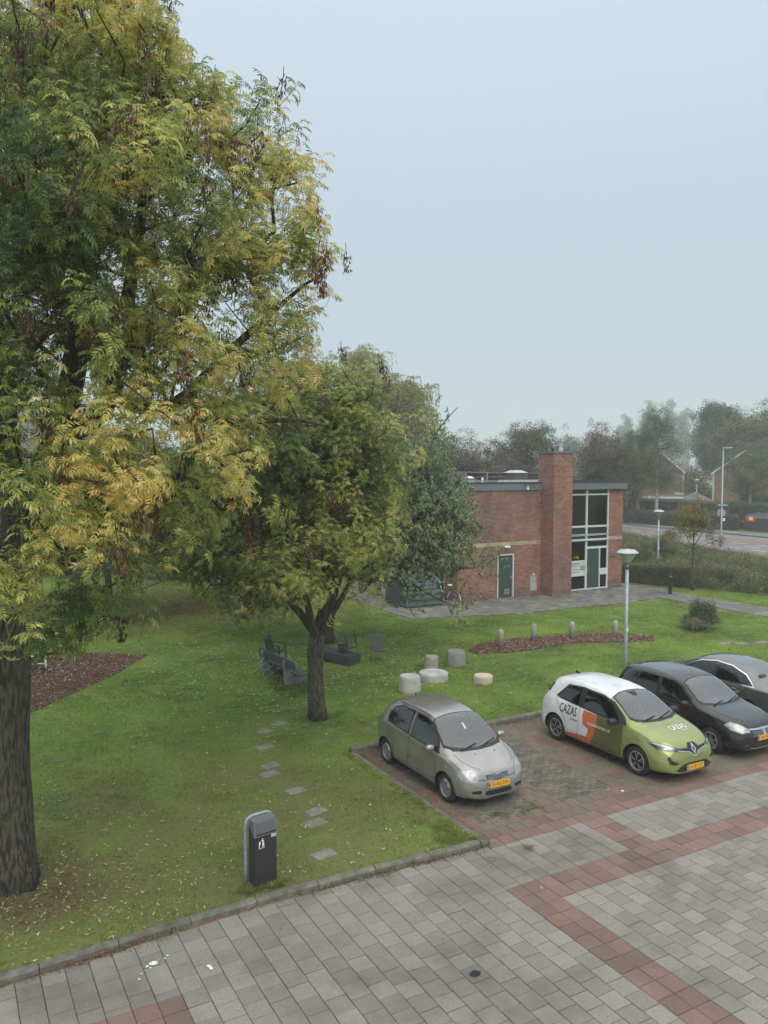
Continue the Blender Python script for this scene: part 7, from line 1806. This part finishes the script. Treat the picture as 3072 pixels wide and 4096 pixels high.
# pictogram: person dropping litter in a basket
q = MB(); yy = Y0 - .0015; ox, oz = -.105, .70
def pg(pts): q.add([(ox + a, yy, oz + b) for a, b in pts], [tuple(range(len(pts)))])
pg([(.052 + .012*math.cos(k*PI/6), .088 + .012*math.sin(k*PI/6)) for k in range(12)])
pg([(.018, .072), (.035, .074), (.060, .072), (.075, .050), (.076, .030), (.045, .030), (.047, .052), (.020, .064)]); pg([(.046, .028), (.076, .028), (.078, -.045), (.068, -.045), (.062, -.005), (.050, -.045), (.040, -.045)])
pg([(-.016, .045), (-.002, .058), (.008, .058), (.016, .048), (.014, .020), (.004, -.005), (-.004, -.005), (-.003, -.050), (-.014, -.050), (-.017, .0)]); pg([(-.022, -.058), (.084, -.058), (.084, -.051), (-.022, -.051)])
q.build('litter_pictogram', M_whitep, t)
q = MB(); q.box(.10, .19, Y0 - .003, Y0 - .001, .775, .825); s_ = q.build('sticker', M_whitep, t); q = MB(); q.box(.108, .124, Y0 - .0045, Y0 - .0032, .785, .80); q.box(.13, .18, Y0 - .0045, Y0 - .0032, .792, .80); q.box(.138, .17, Y0 - .0045, Y0 - .0032, .808, .813); q.build('sticker_print', M_black, s_)
# concrete bollards
M_conc = mat('pale_concrete', (.40, .39, .345), .85, col2=(.30, .295, .26), scale=4, col3=(.17, .18, .13), scale3=7, amt3=.6, bump=.4, bscale=60)
M_concg = mat('grey_concrete', (.27, .28, .275), .85, col2=(.22, .225, .22), scale=3, col3=(.15, .155, .14), scale3=6, amt3=.5, bump=.4, bscale=60)
M_concw = mat('whitish_concrete', (.52, .52, .49), .85, col2=(.40, .40, .375), scale=3, col3=(.27, .27, .24), scale3=5, amt3=.5, bump=.4, bscale=60)
M_concc = mat('cream_concrete', (.56, .50, .37), .85, col2=(.46, .42, .32), scale=3, bump=.3, bscale=60)
for (x, y, lab, lean) in ((18.02, 23.2, 'leftmost rounded concrete bollard standing in the bark bed', .0), (19.78, 23.45, 'blotchy rounded concrete bollard, second in the bark bed', .02), (21.36, 23.03, 'rounded concrete bollard, third in the bark bed', -.01), (23.02, 22.43, 'rounded concrete bollard nearest the lamp post, in the bark bed', .01)):
    q = MB(); q.lathe([(.115, -.02), (.108, .55), (.10, .60), (.078, .65), (.045, .685), (.001, .70)], 18); o = q.build('concrete_bollard', M_conc, None, True); o.location = (x, y, LZ); o.rotation_euler = (lean, lean, 0); tag(o, lab, 'bollard', 'concrete bollards in the bark bed')
t = thing('black_bollard', 'black round light bollard at the path corner in front of the hedge', 'bollard', (33.65, 28.95, LZ)); q = MB(); q.lathe([(.10, 0), (.10, .92)], 18); q.build('post', M_black, t, 'auto'); q = MB(); q.lathe([(.085, .92), (.085, .98)], 18); q.build('light_ring', M_zinc, t, True); q = MB(); q.lathe([(.105, .98), (.105, 1.03), (.09, 1.05)], 18); q.build('cap', M_black, t, 'auto')
# concrete stools
def stool(x, y, rb, rt, h, m, lab):
    q = MB(); q.lathe([(rb, -.02), (rb*.4 + rt*.6, h*.7), (rt, h - .03), (rt - .02, h), (rt*.75, h + .002), (.001, h)], 36); o = q.build('concrete_stool', m, None, 'auto'); o.location = (x, y, LZ); tag(o, lab, 'stool', 'round concrete seats in the lawn')
stool(12.12, 19.93, .335, .305, .46, M_concw, 'tall whitish tapered concrete seat, nearest the taupe car roof')
stool(13.42, 20.65, .46, .455, .24, M_concw, 'widest and lowest concrete drum seat')
stool(14.12, 21.85, .225, .215, .42, M_conc, 'narrow pale concrete seat behind the wide drum')
stool(15.14, 21.93, .345, .305, .47, M_concg, 'tall dark grey tapered concrete seat near the bark bed')
stool(14.55, 19.58, .295, .29, .25, M_concc, 'low cream-coloured concrete drum seat set apart on the right')
# ---- garden furniture --------------------------------------------
M_plas = mat('graphite_plastic', (.030, .034, .042), .5, col2=(.038, .042, .05), scale=6); M_seat = mat('grey_leatherette', (.060, .063, .068), .5, col2=(.075, .078, .084), scale=8)
M_wood = mat('weathered_wood', (.085, .088, .090), .85, col2=(.055, .058, .060), scale=3, stretch=(6, .6, 6), bump=.5); M_wick = mat('wicker', (.040, .043, .050), .75, col2=(.052, .055, .062), scale=30, bump=.5, bscale=90)
def armchair(t):
    q = MB(); q.add([(-.24, -.24, .40), (.24, -.24, .40), (.22, .22, .38), (-.22, .22, .38), (-.24, -.24, .43), (.24, -.24, .43), (.22, .22, .41), (-.22, .22, .41)], [(3, 2, 1, 0), (4, 5, 6, 7), (0, 1, 5, 4), (1, 2, 6, 5), (2, 3, 7, 6), (3, 0, 4, 7)]); q.build('seat', M_plas, t)
    bk = bpy.data.objects.new('backrest', None); 
    q = MB(); q.bar((-.23, .20, .40), (-.22, .33, .88), .04, .03); q.bar((.23, .20, .40), (.22, .33, .88), .04, .03); q.bar((-.23, .33, .87), (.23, .33, .87), .03, .05)
    b_ = q.build('backrest', M_plas, t)
    for k in range(6): f = .08 + k*.145; q = MB(); q.bar((-.215, .205 + .125*f, .42 + .45*f), (.215, .205 + .125*f, .42 + .45*f), .018, .055); q.build('slat', M_plas, b_)
    for sx_ in (-1, 1):
        q = MB(); q.bar((sx_*.25, -.24, .63), (sx_*.25, .26, .65), .05, .025); q.build('armrest', M_plas, t)
        q = MB(); q.bar((sx_*.27, -.27, 0), (sx_*.25, -.22, .63), .045, .035); q.build('leg', M_plas, t); q = MB(); q.bar((sx_*.27, .30, 0), (sx_*.23, .18, .42), .045, .035); q.build('leg', M_plas, t)
t = thing('garden_armchair', 'dark plastic garden armchair standing upright at the far end of the bench', 'chair', (9.92, 25.05, LZ), .75); armchair(t)
def tilted(t, e, loc): t.rotation_euler = e; t.location = loc
def sidechair(t):
    for k in range(3):
        q = MB(); a = .45 + k*.155; y0 = .22 + k*.03; q.obox((0, y0 + .02, a + .075), (.205, 0, 0), (0, .022, 0), (0, .012, .073)); o = q.build('back_panel', M_seat, t); md = o.modifiers.new('b', 'BEVEL'); md.width = .012; md.segments = 2
    q = MB(); q.box(-.215, .215, -.23, .22, .41, .46); o = q.build('seat', M_seat, t); md = o.modifiers.new('b', 'BEVEL'); md.width = .018; md.segments = 2
    for sx_ in (-1, 1): q = MB(); q.tube([(sx_*.17, -.20, .41), (sx_*.20, -.23, 0), ], .010, 6); q.build('leg', M_silver, t); q = MB(); q.tube([(sx_*.17, .18, .41), (sx_*.20, .24, 0)], .010, 6); q.build('leg', M_silver, t)
t = thing('padded_chair', 'grey padded chair on thin metal legs standing alone right of the forked ash', 'chair', (12.98, 23.45, LZ), -.32); sidechair(t)
def setrot(t, z, y):
    z = Vector(z).normalized(); y = Vector(y); y = (y - z*y.dot(z)).normalized(); x = y.cross(z); m_ = Matrix((x, y, z)).transposed(); t.rotation_euler = m_.to_euler()
t = thing('padded_chair', 'grey padded chair tipped over, lying across the bench with its metal legs in the air', 'chair', (9.05, 23.6, .62), 0); sidechair(t); setrot(t, (.80, .18, .55), (.45, .25, -.80)); t.location = (8.72, 23.75, .30)
t = thing('padded_chair', 'second tipped metal-legged chair wedged low against the bench', 'chair', (9.0, 23.0, .3), 0); sidechair(t); setrot(t, (.86, .10, .40), (.35, .1, -.85)); t.location = (8.70, 23.05, .22)
# bench
t = thing('wooden_bench', 'weathered grey plank bench left of the forked ash trunk', 'bench', (9.3, 22.9, LZ), .07)
for k, (x, z, w) in enumerate(((.02, .40, .15), (.19, .40, .15), (-.20, .62, .05), (-.24, .76, .05))):
    q = MB()
    if k < 2: q.bbox(x - w/2, x + w/2, -1.2, 1.2, z - .04, z, .006)
    else: q.box(x - w/2, x + w/2, -1.2, 1.2, z - .07, z + .07)
    q.build('plank', M_wood, t)
for y in (-.75, .8):
    q = MB(); q.add([(-.30, y - .035, 0), (.28, y - .035, 0), (.28, y - .035, .355), (-.12, y - .035, .36), (-.30, y - .035, .80), (-.36, y - .035, .80), (-.30, y + .035, 0), (.28, y + .035, 0), (.28, y + .035, .355), (-.12, y + .035, .36), (-.30, y + .035, .80), (-.36, y + .035, .80)],
       [(0, 1, 2, 3, 4, 5), (11, 10, 9, 8, 7, 6), (0, 6, 7, 1), (1, 7, 8, 2), (2, 8, 9, 3), (3, 9, 10, 4), (4, 10, 11, 5), (5, 11, 6, 0)]); q.build('support', M_concg, t)
# wicker lounge piece with arched underside
t = thing('wicker_lounger', 'dark wicker lounge block behind the forked ash trunk', 'lounger', (11.83, 23.35, LZ), 1.98)
def lblock(t, L_, W_, H_):
    q = MB(); n = 12; pr = []
    for i in range(n+1): x = .12*L_ + .76*L_*i/n; pr.append((x, .09*math.sin(PI*i/n)))
    out = [(0, 0)] + [(.12*L_, 0)] + pr[1:-1] + [(.88*L_, 0), (L_, 0), (L_, H_), (0, H_)]
    vs = [(x, 0, z) for x, z in out] + [(x, W_, z) for x, z in out]; m = len(out)
    q.add(vs, [tuple(range(m)), tuple(range(2*m-1, m-1, -1))] + [(i, m+i, m+(i+1) % m, (i+1) % m) for i in range(m)])
    o = q.build('base', M_wick, t); md = o.modifiers.new('b', 'BEVEL'); md.width = .012; md.segments = 2; md.limit_method = 'ANGLE'
lblock(t, 1.9, -.62, .33)
q = MB(); q.bbox(.02, .92, -.61, -.01, .332, .352, .008); q.build('seat_pad', M_wick, t)
q = MB(); q.bbox(.95, 1.88, -.61, -.01, .332, .352, .008); q.build('seat_pad', M_wick, t)
t = thing('garden_armchair', 'dark plastic armchair lying upside down on the wicker block, legs in the air', 'chair', (0, 0, 0), 0); armchair(t); t.rotation_euler = Euler((rad(196), rad(4), rad(200))); t.location = (11.95, 23.95, 1.08); t.scale = (.9, .9, .9)
# bicycle drum: corrugated half-cylinder locker
t = thing('bicycle_drum', 'dark green corrugated bicycle drum with a grey round end, left of the building', 'bike locker', (19.15, 32.80, LZ), 0)
M_corr = mat('corrugated_green', (.060, .085, .078), .5, .2, col2=(.085, .105, .098), scale=4); M_drumend = mat('drum_end', (.085, .095, .108), .55, .2, col2=(.065, .072, .082), scale=2.5)
q = MB(); n = 72; Rw, Rh = 1.05, 1.36; LU = 1.95
def dp(a, r): return ((Rw*r)*math.cos(a), .08 + (Rh*r)*max(0, math.sin(a))**.8)
vs = []
for i in range(n+1):
    a = -.02 + (PI + .04)*i/n; r = 1.0 + (.018 if i % 4 in (0, 1) else -.012); y, z = dp(min(max(a, 0), PI), r); vs.append((.03, -y, z)); vs.append((LU, -y, z))
q.add(vs, [(2*i, 2*i+1, 2*i+3, 2*i+2) for i in range(n)]); q.build('corrugated_shell', M_corr, t)
for x0 in (0.0, LU):
    q = MB(); pts = [dp(PI*i/30, .985) for i in range(31)]
    q.add([(x0, -a, b) for a, b in pts] + [(x0 + .03, -a, b) for a, b in pts], [tuple(range(30, -1, -1)), tuple(range(31, 62))] + [(i, i+1, 32+i, 31+i) for i in range(30)] + [(30, 0, 31, 61)]); e_ = q.build('end_panel', M_drumend, t)
    q = MB(); q.tube([(x0 - .005 if x0 == 0 else x0 + .035, -dp(PI*i/30, 1.0)[0], dp(PI*i/30, 1.0)[1]) for i in range(31)], .022, 6); q.build('rim_tube', M_galv, t)
for x0 in (.1, LU - .1):
    for y in (-.9, .9): q = MB(); q.box(x0 - .03, x0 + .03, y - .03, y + .03, 0, .10); q.build('foot', M_galv, t)
# bicycles
def bicycle(lab, loc, rz, fc):
    t = thing('bicycle', lab, 'bicycle', loc, rz, 'bicycles beside the drum'); r = .34; fm = fc
    for x, nm in ((-.53, 'rear_wheel'), (.55, 'front_wheel')):
        q = MB(); q.tube([(x + r*math.cos(a), 0, r + r*math.sin(a)) for a in np.linspace(0, 2*PI, 25)], .018, 6, cap=False); w_ = q.build('wheel', M_rubber, t, True)
        q = MB()
        for k in range(10): a = k*PI/5; q.tube([(x, .0, r), (x + (r-.02)*math.cos(a), 0, r + (r-.02)*math.sin(a))], .0025, 3)
        q.tube([(x, -.04, r), (x, .04, r)], .02, 6); q.build('spokes', M_silver, w_)
        q = MB(); q.tube([(x + (r+.04)*math.cos(a), 0, r + (r+.04)*math.sin(a)) for a in np.linspace(.3 if x > 0 else -.2, PI - .2 if x > 0 else PI + .2, 12)], .020, 6); q.build('mudguard', M_whitep if x < 0 else fm, t, True)
    q = MB(); q.tube([(-.53, 0, r), (-.10, 0, .30), (-.22, 0, .80), (-.53, 0, r)], .014, 6); q.tube([(-.10, 0, .30), (.40, 0, .80)], .016, 6); q.tube([(-.18, 0, .66), (.40, 0, .88)], .014, 6); q.tube([(.38, 0, 1.0), (.43, 0, .75), (.55, 0, r)], .015, 6); q.build('frame', fm, t, True)
    q = MB(); q.tube([(-.22, 0, .80), (-.25, 0, .95)], .012, 6); q.build('seat_post', M_silver, t); q = MB(); q.sell((-.28, 0, .98), .13, .08, .035, .8); q.build('saddle', M_whitep, t, True)
    q = MB(); q.tube([(.18, -.27, 1.02), (.30, -.28, 1.06), (.38, 0, 1.04), (.30, .28, 1.06), (.18, .27, 1.02)], .012, 6); q.build('handlebar', M_silver, t, True)
    q = MB(); q.box(-.80, -.36, -.06, .06, .73, .745); q.tube([(-.53, 0, r), (-.70, .05, .73)], .006, 4); q.build('luggage_rack', M_darkmetal, t)
    q = MB(); q.box(-.85, -.81, -.02, .02, .62, .68); q.build('rear_light', M_redlamp, t); q = MB(); q.tube([(-.18, .05, .30), (-.02, .05, .30)], .045, 8); q.bar((-.10, .06, .30), (-.10, .06, .13), .02, .01); q.build('crank', M_darkmetal, t)
bicycle('black bicycle with white mudguard leaning between the drum and the brick corner', (21.45, 32.5, LZ + .02), -2.0, M_darkmetal)
bicycle('bicycle with its front wheel poking out beside the drum end', (21.35, 31.85, LZ + .02), -1.25 + PI, M_black)
# white handrail frame on the left bark bed
t = thing('balance_rail', 'low white tubular rail frame standing in the left bark bed', 'play rail', (2.92, 27.09, LZ))
for (x, y, h) in ((0, 0, .62), (1.02, 1.0, .82), (.15, 1.9, .85), (-1.6, .2, .6), (-1.4, 1.9, .8)): q = MB(); q.tube([(x, y, 0), (x, y, h)], .026, 8); q.build('post', M_whitep, t, True)
for a, b in (((-1.6, .2, .36), (0, 0, .36)), ((-1.4, 1.9, .62), (.15, 1.9, .72)), ((.15, 1.9, .85), (1.12, 2.6, .86)), ((-1.6, .2, .60), (0, 0, .62))): q = MB(); q.tube([a, b], .024, 8); q.build('rail', M_whitep, t, True)
# magpie
t = thing('magpie', 'small black and white magpie standing on the leaf-strewn grass behind the huge ash', 'bird', (6.57, 35.43, LZ + .03), 2.9)
bm_ = bpy.data.meshes.new('body'); vs = [(-.02, 0, .10), (.05, 0, .125), (.10, 0, .165), (.125, 0, .175), (-.08, 0, .10), (-.16, 0, .095), (-.30, 0, .08)]; es = [(0, 1), (1, 2), (2, 3), (0, 4), (4, 5), (5, 6)]
bm_.from_pydata(vs, es, []); bm_.materials.append(M_black); bo = bpy.data.objects.new('body', bm_); link(bo, t); sk_ = bo.modifiers.new('s', 'SKIN'); 
for i, r_ in enumerate([(.052, .052), (.048, .05), (.028, .030), (.018, .016), (.032, .022), (.022, .010), (.016, .005)]): 
    if not bm_.skin_vertices: bm_.attributes
bpy.context.view_layer.update()
if not bm_.skin_vertices:
    b2 = bmesh.new(); b2.from_mesh(bm_); lay = b2.verts.layers.skin.verify(); b2.verts.ensure_lookup_table()
    for i, r_ in enumerate([(.052, .052), (.048, .05), (.028, .030), (.018, .016), (.032, .022), (.022, .010), (.016, .005)]): b2.verts[i][lay].radius = r_; b2.verts[i][lay].use_root = (i == 0)
    b2.to_mesh(bm_); b2.free()
bo.modifiers.new('ss', 'SUBSURF').levels = 2; bo.modifiers['ss'].render_levels = 2
q = MB(); q.sell((-.0, 0, .085), .055, .046, .038, .9); q.build('belly', M_whitep, t, True); q = MB()
for sy in (-1, 1): q.sell((-.02, sy*.045, .115), .05, .012, .02, .9)
q.build('wing_patch', M_whitep, t, True); q = MB(); q.add([(.135, -.008, .178), (.135, .008, .178), (.135, 0, .168), (.175, 0, .172)], [(0, 1, 3), (1, 2, 3), (2, 0, 3)]); q.build('beak', M_black, t)
for sy in (-1, 1): q = MB(); q.tube([(0, sy*.02, .06), (.01, sy*.02, 0), (.035, sy*.02, 0)], .004, 4); q.build('leg', M_black, t)
# paper scrap and splashes on the tiles
q = MB(); q.add([(-.02, -.06, .004), (.02, -.06, .006), (.022, 0, .016), (-.02, 0, .014), (.018, .06, .005), (-.024, .06, .004)], [(0, 1, 2, 3), (3, 2, 4, 5)]); o = q.build('paper_scrap', M_whitep); o.location = (3.02, 10.04, .008); o.rotation_euler = (0, 0, .2); tag(o, 'small white scrap of paper on the grey tiles near the kerb', 'litter')
q = MB(); rg = random.Random(9)
for (cx, cy, r_) in ((2.39, 10.5, .07), (2.30, 10.47, .03), (2.55, 10.53, .02), (2.33, 10.42, .02), (2.6, 10.58, .02), (2.15, 10.25, .02), (2.2, 10.35, .015), (12.2, 11.6, .05), (12.0, 11.8, .02)):
    q.add([(cx + r_*rg.uniform(.6, 1.1)*math.cos(k*PI/4), cy + r_*.8*rg.uniform(.6, 1.1)*math.sin(k*PI/4), .0075) for k in range(8)], [tuple(range(8))])
q.build('bird_splashes', M_whitep)['kind'] = 'stuff'
q = MB(); q.add([(6.03 + .10*RNG.uniform(.7, 1.1)*math.cos(k*PI/5), 8.22 + .075*RNG.uniform(.7, 1.1)*math.sin(k*PI/5), .0075) for k in range(10)], [tuple(range(10))]); q.build('oil_stain', M_seam)['kind'] = 'stuff'
# ============================================================ grass, fallen leaves, weeds
def grasspatch(rg, kite, stem, n=300, R_=.42, L_=.050, w=.011):
    for k in range(n):
        x, y = rg.uniform(-R_, R_), rg.uniform(-R_, R_); a = rg.uniform(0, 6.28); t_ = rg.uniform(.15, .9)
        kite(Vector((x, y, -.004)), Vector((math.cos(a)*t_, math.sin(a)*t_, 1)), Vector((-math.sin(a), math.cos(a), 0)), L_*rg.uniform(.5, 1.4), w, rg.gauss(0, .5), rg.gauss(0, .5), .0)
C_grass = proto_collection('grass_patches', [leafmesh('grass_patch', grasspatch, M_blade, i) for i in range(4)])
rg = random.Random(55); P = []; R = []; SC = []; TT = []
def on_lawn(u, v):
    if u < KX - .05: ok = v > kerb_v(u) + .16
    else: ok = v > 16.38
    if not ok: return False
    if inpoly(u, v, poly_path) or inpoly(u, v, BED1) or inpoly(u, v, BED2): return False
    if 22 < u < 34 and v > 31.5: return False
    return True
poly_path = poly
BED1 = [(16.6, 23.3), (16.75, 22.75), (17.9, 22.35), (19.3, 22.35), (21.0, 22.45), (22.6, 21.7), (23.9, 21.25), (24.5, 21.9), (23.9, 22.75), (22.3, 23.7), (20.5, 24.0), (19.0, 24.25), (17.6, 24.0)]
BED2 = [(6.4, 28.3), (5.0, 26.2), (2.2, 23.1), (0.0, 21.8), (-4, 21.8), (-4, 30), (1.5, 30.6), (4.2, 29.9)]
SLABS = [o for o in bpy.data.objects if o.name.startswith('stepping_slab')]
SL = [(o.location.x, o.location.y) for o in SLABS]
u = -8.0
while u < 40:
    v = 10.5
    while v < 46:
        uu, vv_ = u + rg.uniform(-.2, .2), v + rg.uniform(-.2, .2)
        if on_lawn(uu, vv_) and vis(uu, vv_):
            near = min((uu-a)**2 + (vv_-b)**2 for a, b in SL)
            if near > .50**2 or rg.random() < .12: P.append((uu, vv_, LZ)); R.append((0, 0, rg.uniform(0, 6.28))); SC.append(rg.uniform(.8, 1.2)*(.8 if near < .6 else 1)*(1 + .35*noise.noise(Vector((uu*.5, vv_*.5, 1))))); TT.append(rg.random())
        v += .62
    u += .62
scatter('grass', P, R, SC, TT, C_grass, [M_blade], None, 'stuff')
def tuft(rg, kite, stem):
    for k in range(40):
        a = rg.uniform(0, 6.28); r = rg.uniform(0, .10); t_ = rg.uniform(.2, 1.1); kite(Vector((r*math.cos(a), r*math.sin(a), 0)), Vector((math.cos(a)*t_, math.sin(a)*t_, 1)), Vector((-math.sin(a), math.cos(a), 0)), rg.uniform(.07, .16), .008, rg.gauss(0, .5), rg.gauss(0, .5), .1, .2)
C_tuft = proto_collection('grass_tufts', [leafmesh('grass_tuft', tuft, M_blade, i) for i in range(3)])
P = []; R = []; SC = []; TT = []
def tufts(cx, cy, sx_, sy, n, s_=1.0, z=LZ):
    for k in range(n): P.append((cx + rg.gauss(0, sx_), cy + rg.gauss(0, sy), z)); R.append((rg.gauss(0, .2), rg.gauss(0, .2), rg.uniform(0, 6.28))); SC.append(s_*rg.uniform(.6, 1.2)); TT.append(rg.uniform(.2, 1))
tufts(4.36, 11.5, .26, .06, 34, .9); tufts(7.95, 11.6, .18, .35, 40, 1.0); tufts(8.1, 14, .04, 1.6, 30, .7)
for (a, b) in ((12.12, 19.93), (13.42, 20.65), (14.12, 21.85), (15.14, 21.93), (14.55, 19.58)):
    for k in range(10): an = rg.uniform(0, 6.28); tufts(a + .42*math.cos(an), b + .42*math.sin(an), .05, .05, 1, .8)
tufts(9.3, 22.2, .35, .5, 60, 1.2); tufts(8.59, 18.6, .5, .3, 40, .8); tufts(.9, 13.0, .6, .3, 40, .8)
x = -4.0
while x < 8: tufts(x, float(kerb_v(x)) + .15, .12, .02, 2, .55); x += .18
scatter('rough_grass', P, R, SC, TT, C_tuft, [M_blade], None, 'stuff')
# weeds in the tile joints
P, R, SC, TT = [], [], [], []
tufts(9.28, 11.93, .07, .06, 7, .7, 0); tufts(9.93, 11.86, .16, .10, 8, .6, 0); tufts(8.9, 10.62, .05, .05, 5, .6, 0)
for k in range(46): u = rg.uniform(8.4, 13); v = rg.uniform(11.1, 15.8); tufts(u, v, 0, 0, 1, rg.uniform(.12, .32), -.006)
for k in range(26): tufts(rg.uniform(0, 9), rg.uniform(8.6, 10.9), 0, 0, 1, rg.uniform(.1, .22), -.006)
scatter('joint_weeds', P, R, SC, TT, C_tuft, [M_blade], None, 'stuff')
# fallen leaves
M_fall = leafmat('fallen_leaf', [(0, (.10, .050, .030)), (.3, (.21, .13, .06)), (.55, (.42, .30, .10)), (.8, (.50, .44, .22)), (1, (.62, .60, .52))], .1, .18)
def fl(rg, kite, stem):
    a = rg.uniform(0, 6.28); kite(Vector((0, 0, .004)), Vector((1, 0, .12)), Vector((0, 1, rg.uniform(-.3, .3))), .075, .026, 0, rg.gauss(0, .4), .35, rg.uniform(-.15, .1))
    if rg.random() < .25: kite(Vector((.01, 0, .006)), Vector((.4, .9, .15)), Vector((-.9, .4, 0)), .06, .022, 0, 0, .3); stem((0, 0, .004), (-.06, -.03, .006), .0015)
C_fall = proto_collection('fallen', [leafmesh('fallen_leaf', fl, M_fall, i) for i in range(8)])
def litter(name, pts, scr, tr):
    P = [(a, b, z) for a, b, z in pts]; n = len(P)
    scatter(name, P, [(rg.gauss(0, .25), rg.gauss(0, .25), rg.uniform(0, 6.28)) for _ in P], [rg.uniform(*scr) for _ in P], [min(1, max(0, rg.gauss(*tr))) for _ in P], C_fall, [M_fall], None, 'stuff')
pts = []
while len(pts) < 1300:
    a, b = rg.uniform(-3, 8.2), 11.2 + 11*rg.random()**1.3
    if on_lawn(a, b) and (rg.random() < .35 + .65*math.exp(-((a-2)**2 + (b-12.5)**2)/14)): pts.append((a, b, LZ + .022))
for k in range(220):
    a, b = rg.gauss(1.3, .9), rg.gauss(12.9, .7)
    if on_lawn(a, b): pts.append((a, b, LZ + .03))
litter('fallen_leaves', pts, (.6, 1.15), (.62, .20))
pts = []
for (cx, cy, s1, s2, n) in ((8.3, 24.3, 1.6, 2.6, 420), (12.5, 24.0, 2.2, 2.6, 620), (12, 20.5, 2.5, 2.0, 130), (16, 27, 3.0, 1.6, 140), (7.5, 27, 3, 4, 300)):
    for k in range(n):
        a, b = rg.gauss(cx, s1), rg.gauss(cy, s2)
        if on_lawn(a, b): pts.append((a, b, LZ + .036))
litter('pale_petals', pts, (.55, 1.2), (.97, .05))
pts = []
while len(pts) < 11000:
    a, b = rg.gauss(11, 6.0), rg.gauss(38, 4.5)
    if on_lawn(a, b) and b > 30 and noise.noise(Vector((a*.35, b*.35, 5))) > -.12 + rg.gauss(0, .1): pts.append((a, b, LZ + .05))
litter('brown_leaf_carpet', pts, (1.1, 2.0), (.30, .14))
pts = [(a, float(kerb_v(a)) - abs(rg.gauss(0, .05)) - .01, .01 + rg.random()*.02) for a in [rg.choice([rg.uniform(-3, 8), rg.gauss(1.7, .5), rg.gauss(7.3, .5), rg.gauss(5.9, .5)]) for _ in range(900)]]
litter('kerb_leaves', pts, (.35, .85), (.16, .16))
pts = [(rg.uniform(8.4, 24), 16.2 - abs(rg.gauss(0, .16)), .01 + rg.random()*.02) for _ in range(1500)] + [(8.36 + abs(rg.gauss(0, .12)), rg.uniform(11.3, 16.2), .01) for _ in range(350)] + [(8.4 + abs(rg.gauss(0, .25)), 16.1 - abs(rg.gauss(0, .3)), .015) for _ in range(260)]
litter('bay_debris', pts, (.3, .8), (.15, .18))
pts = [(rg.uniform(-2, 12), rg.uniform(5.5, 10.9), .008) for _ in range(95)] + [(rg.uniform(8.5, 20), rg.uniform(10.9, 16), .008) for _ in range(70)]
litter('scattered_leaves', pts, (.45, .95), (.66, .16))
# ============================================================ mist
q = MB(); q.box(-240, 470, -60, 470, -1.2, 52.0)
me = q.mesh('haze', []); hz = bpy.data.objects.new('haze', me); link(hz); hz['kind'] = 'stuff'
hm = bpy.data.materials.new('haze'); hm.use_nodes = True; n_ = hm.node_tree; n_.nodes.clear(); ho = n_.nodes.new('ShaderNodeOutputMaterial'); pv = n_.nodes.new('ShaderNodeVolumePrincipled')
pv.inputs['Color'].default_value = (.92, .96, 1.0, 1); pv.inputs['Density'].default_value = .0012; pv.inputs['Anisotropy'].default_value = 0.0
n_.links.new(pv.outputs[0], ho.inputs['Volume']); me.materials.append(hm)
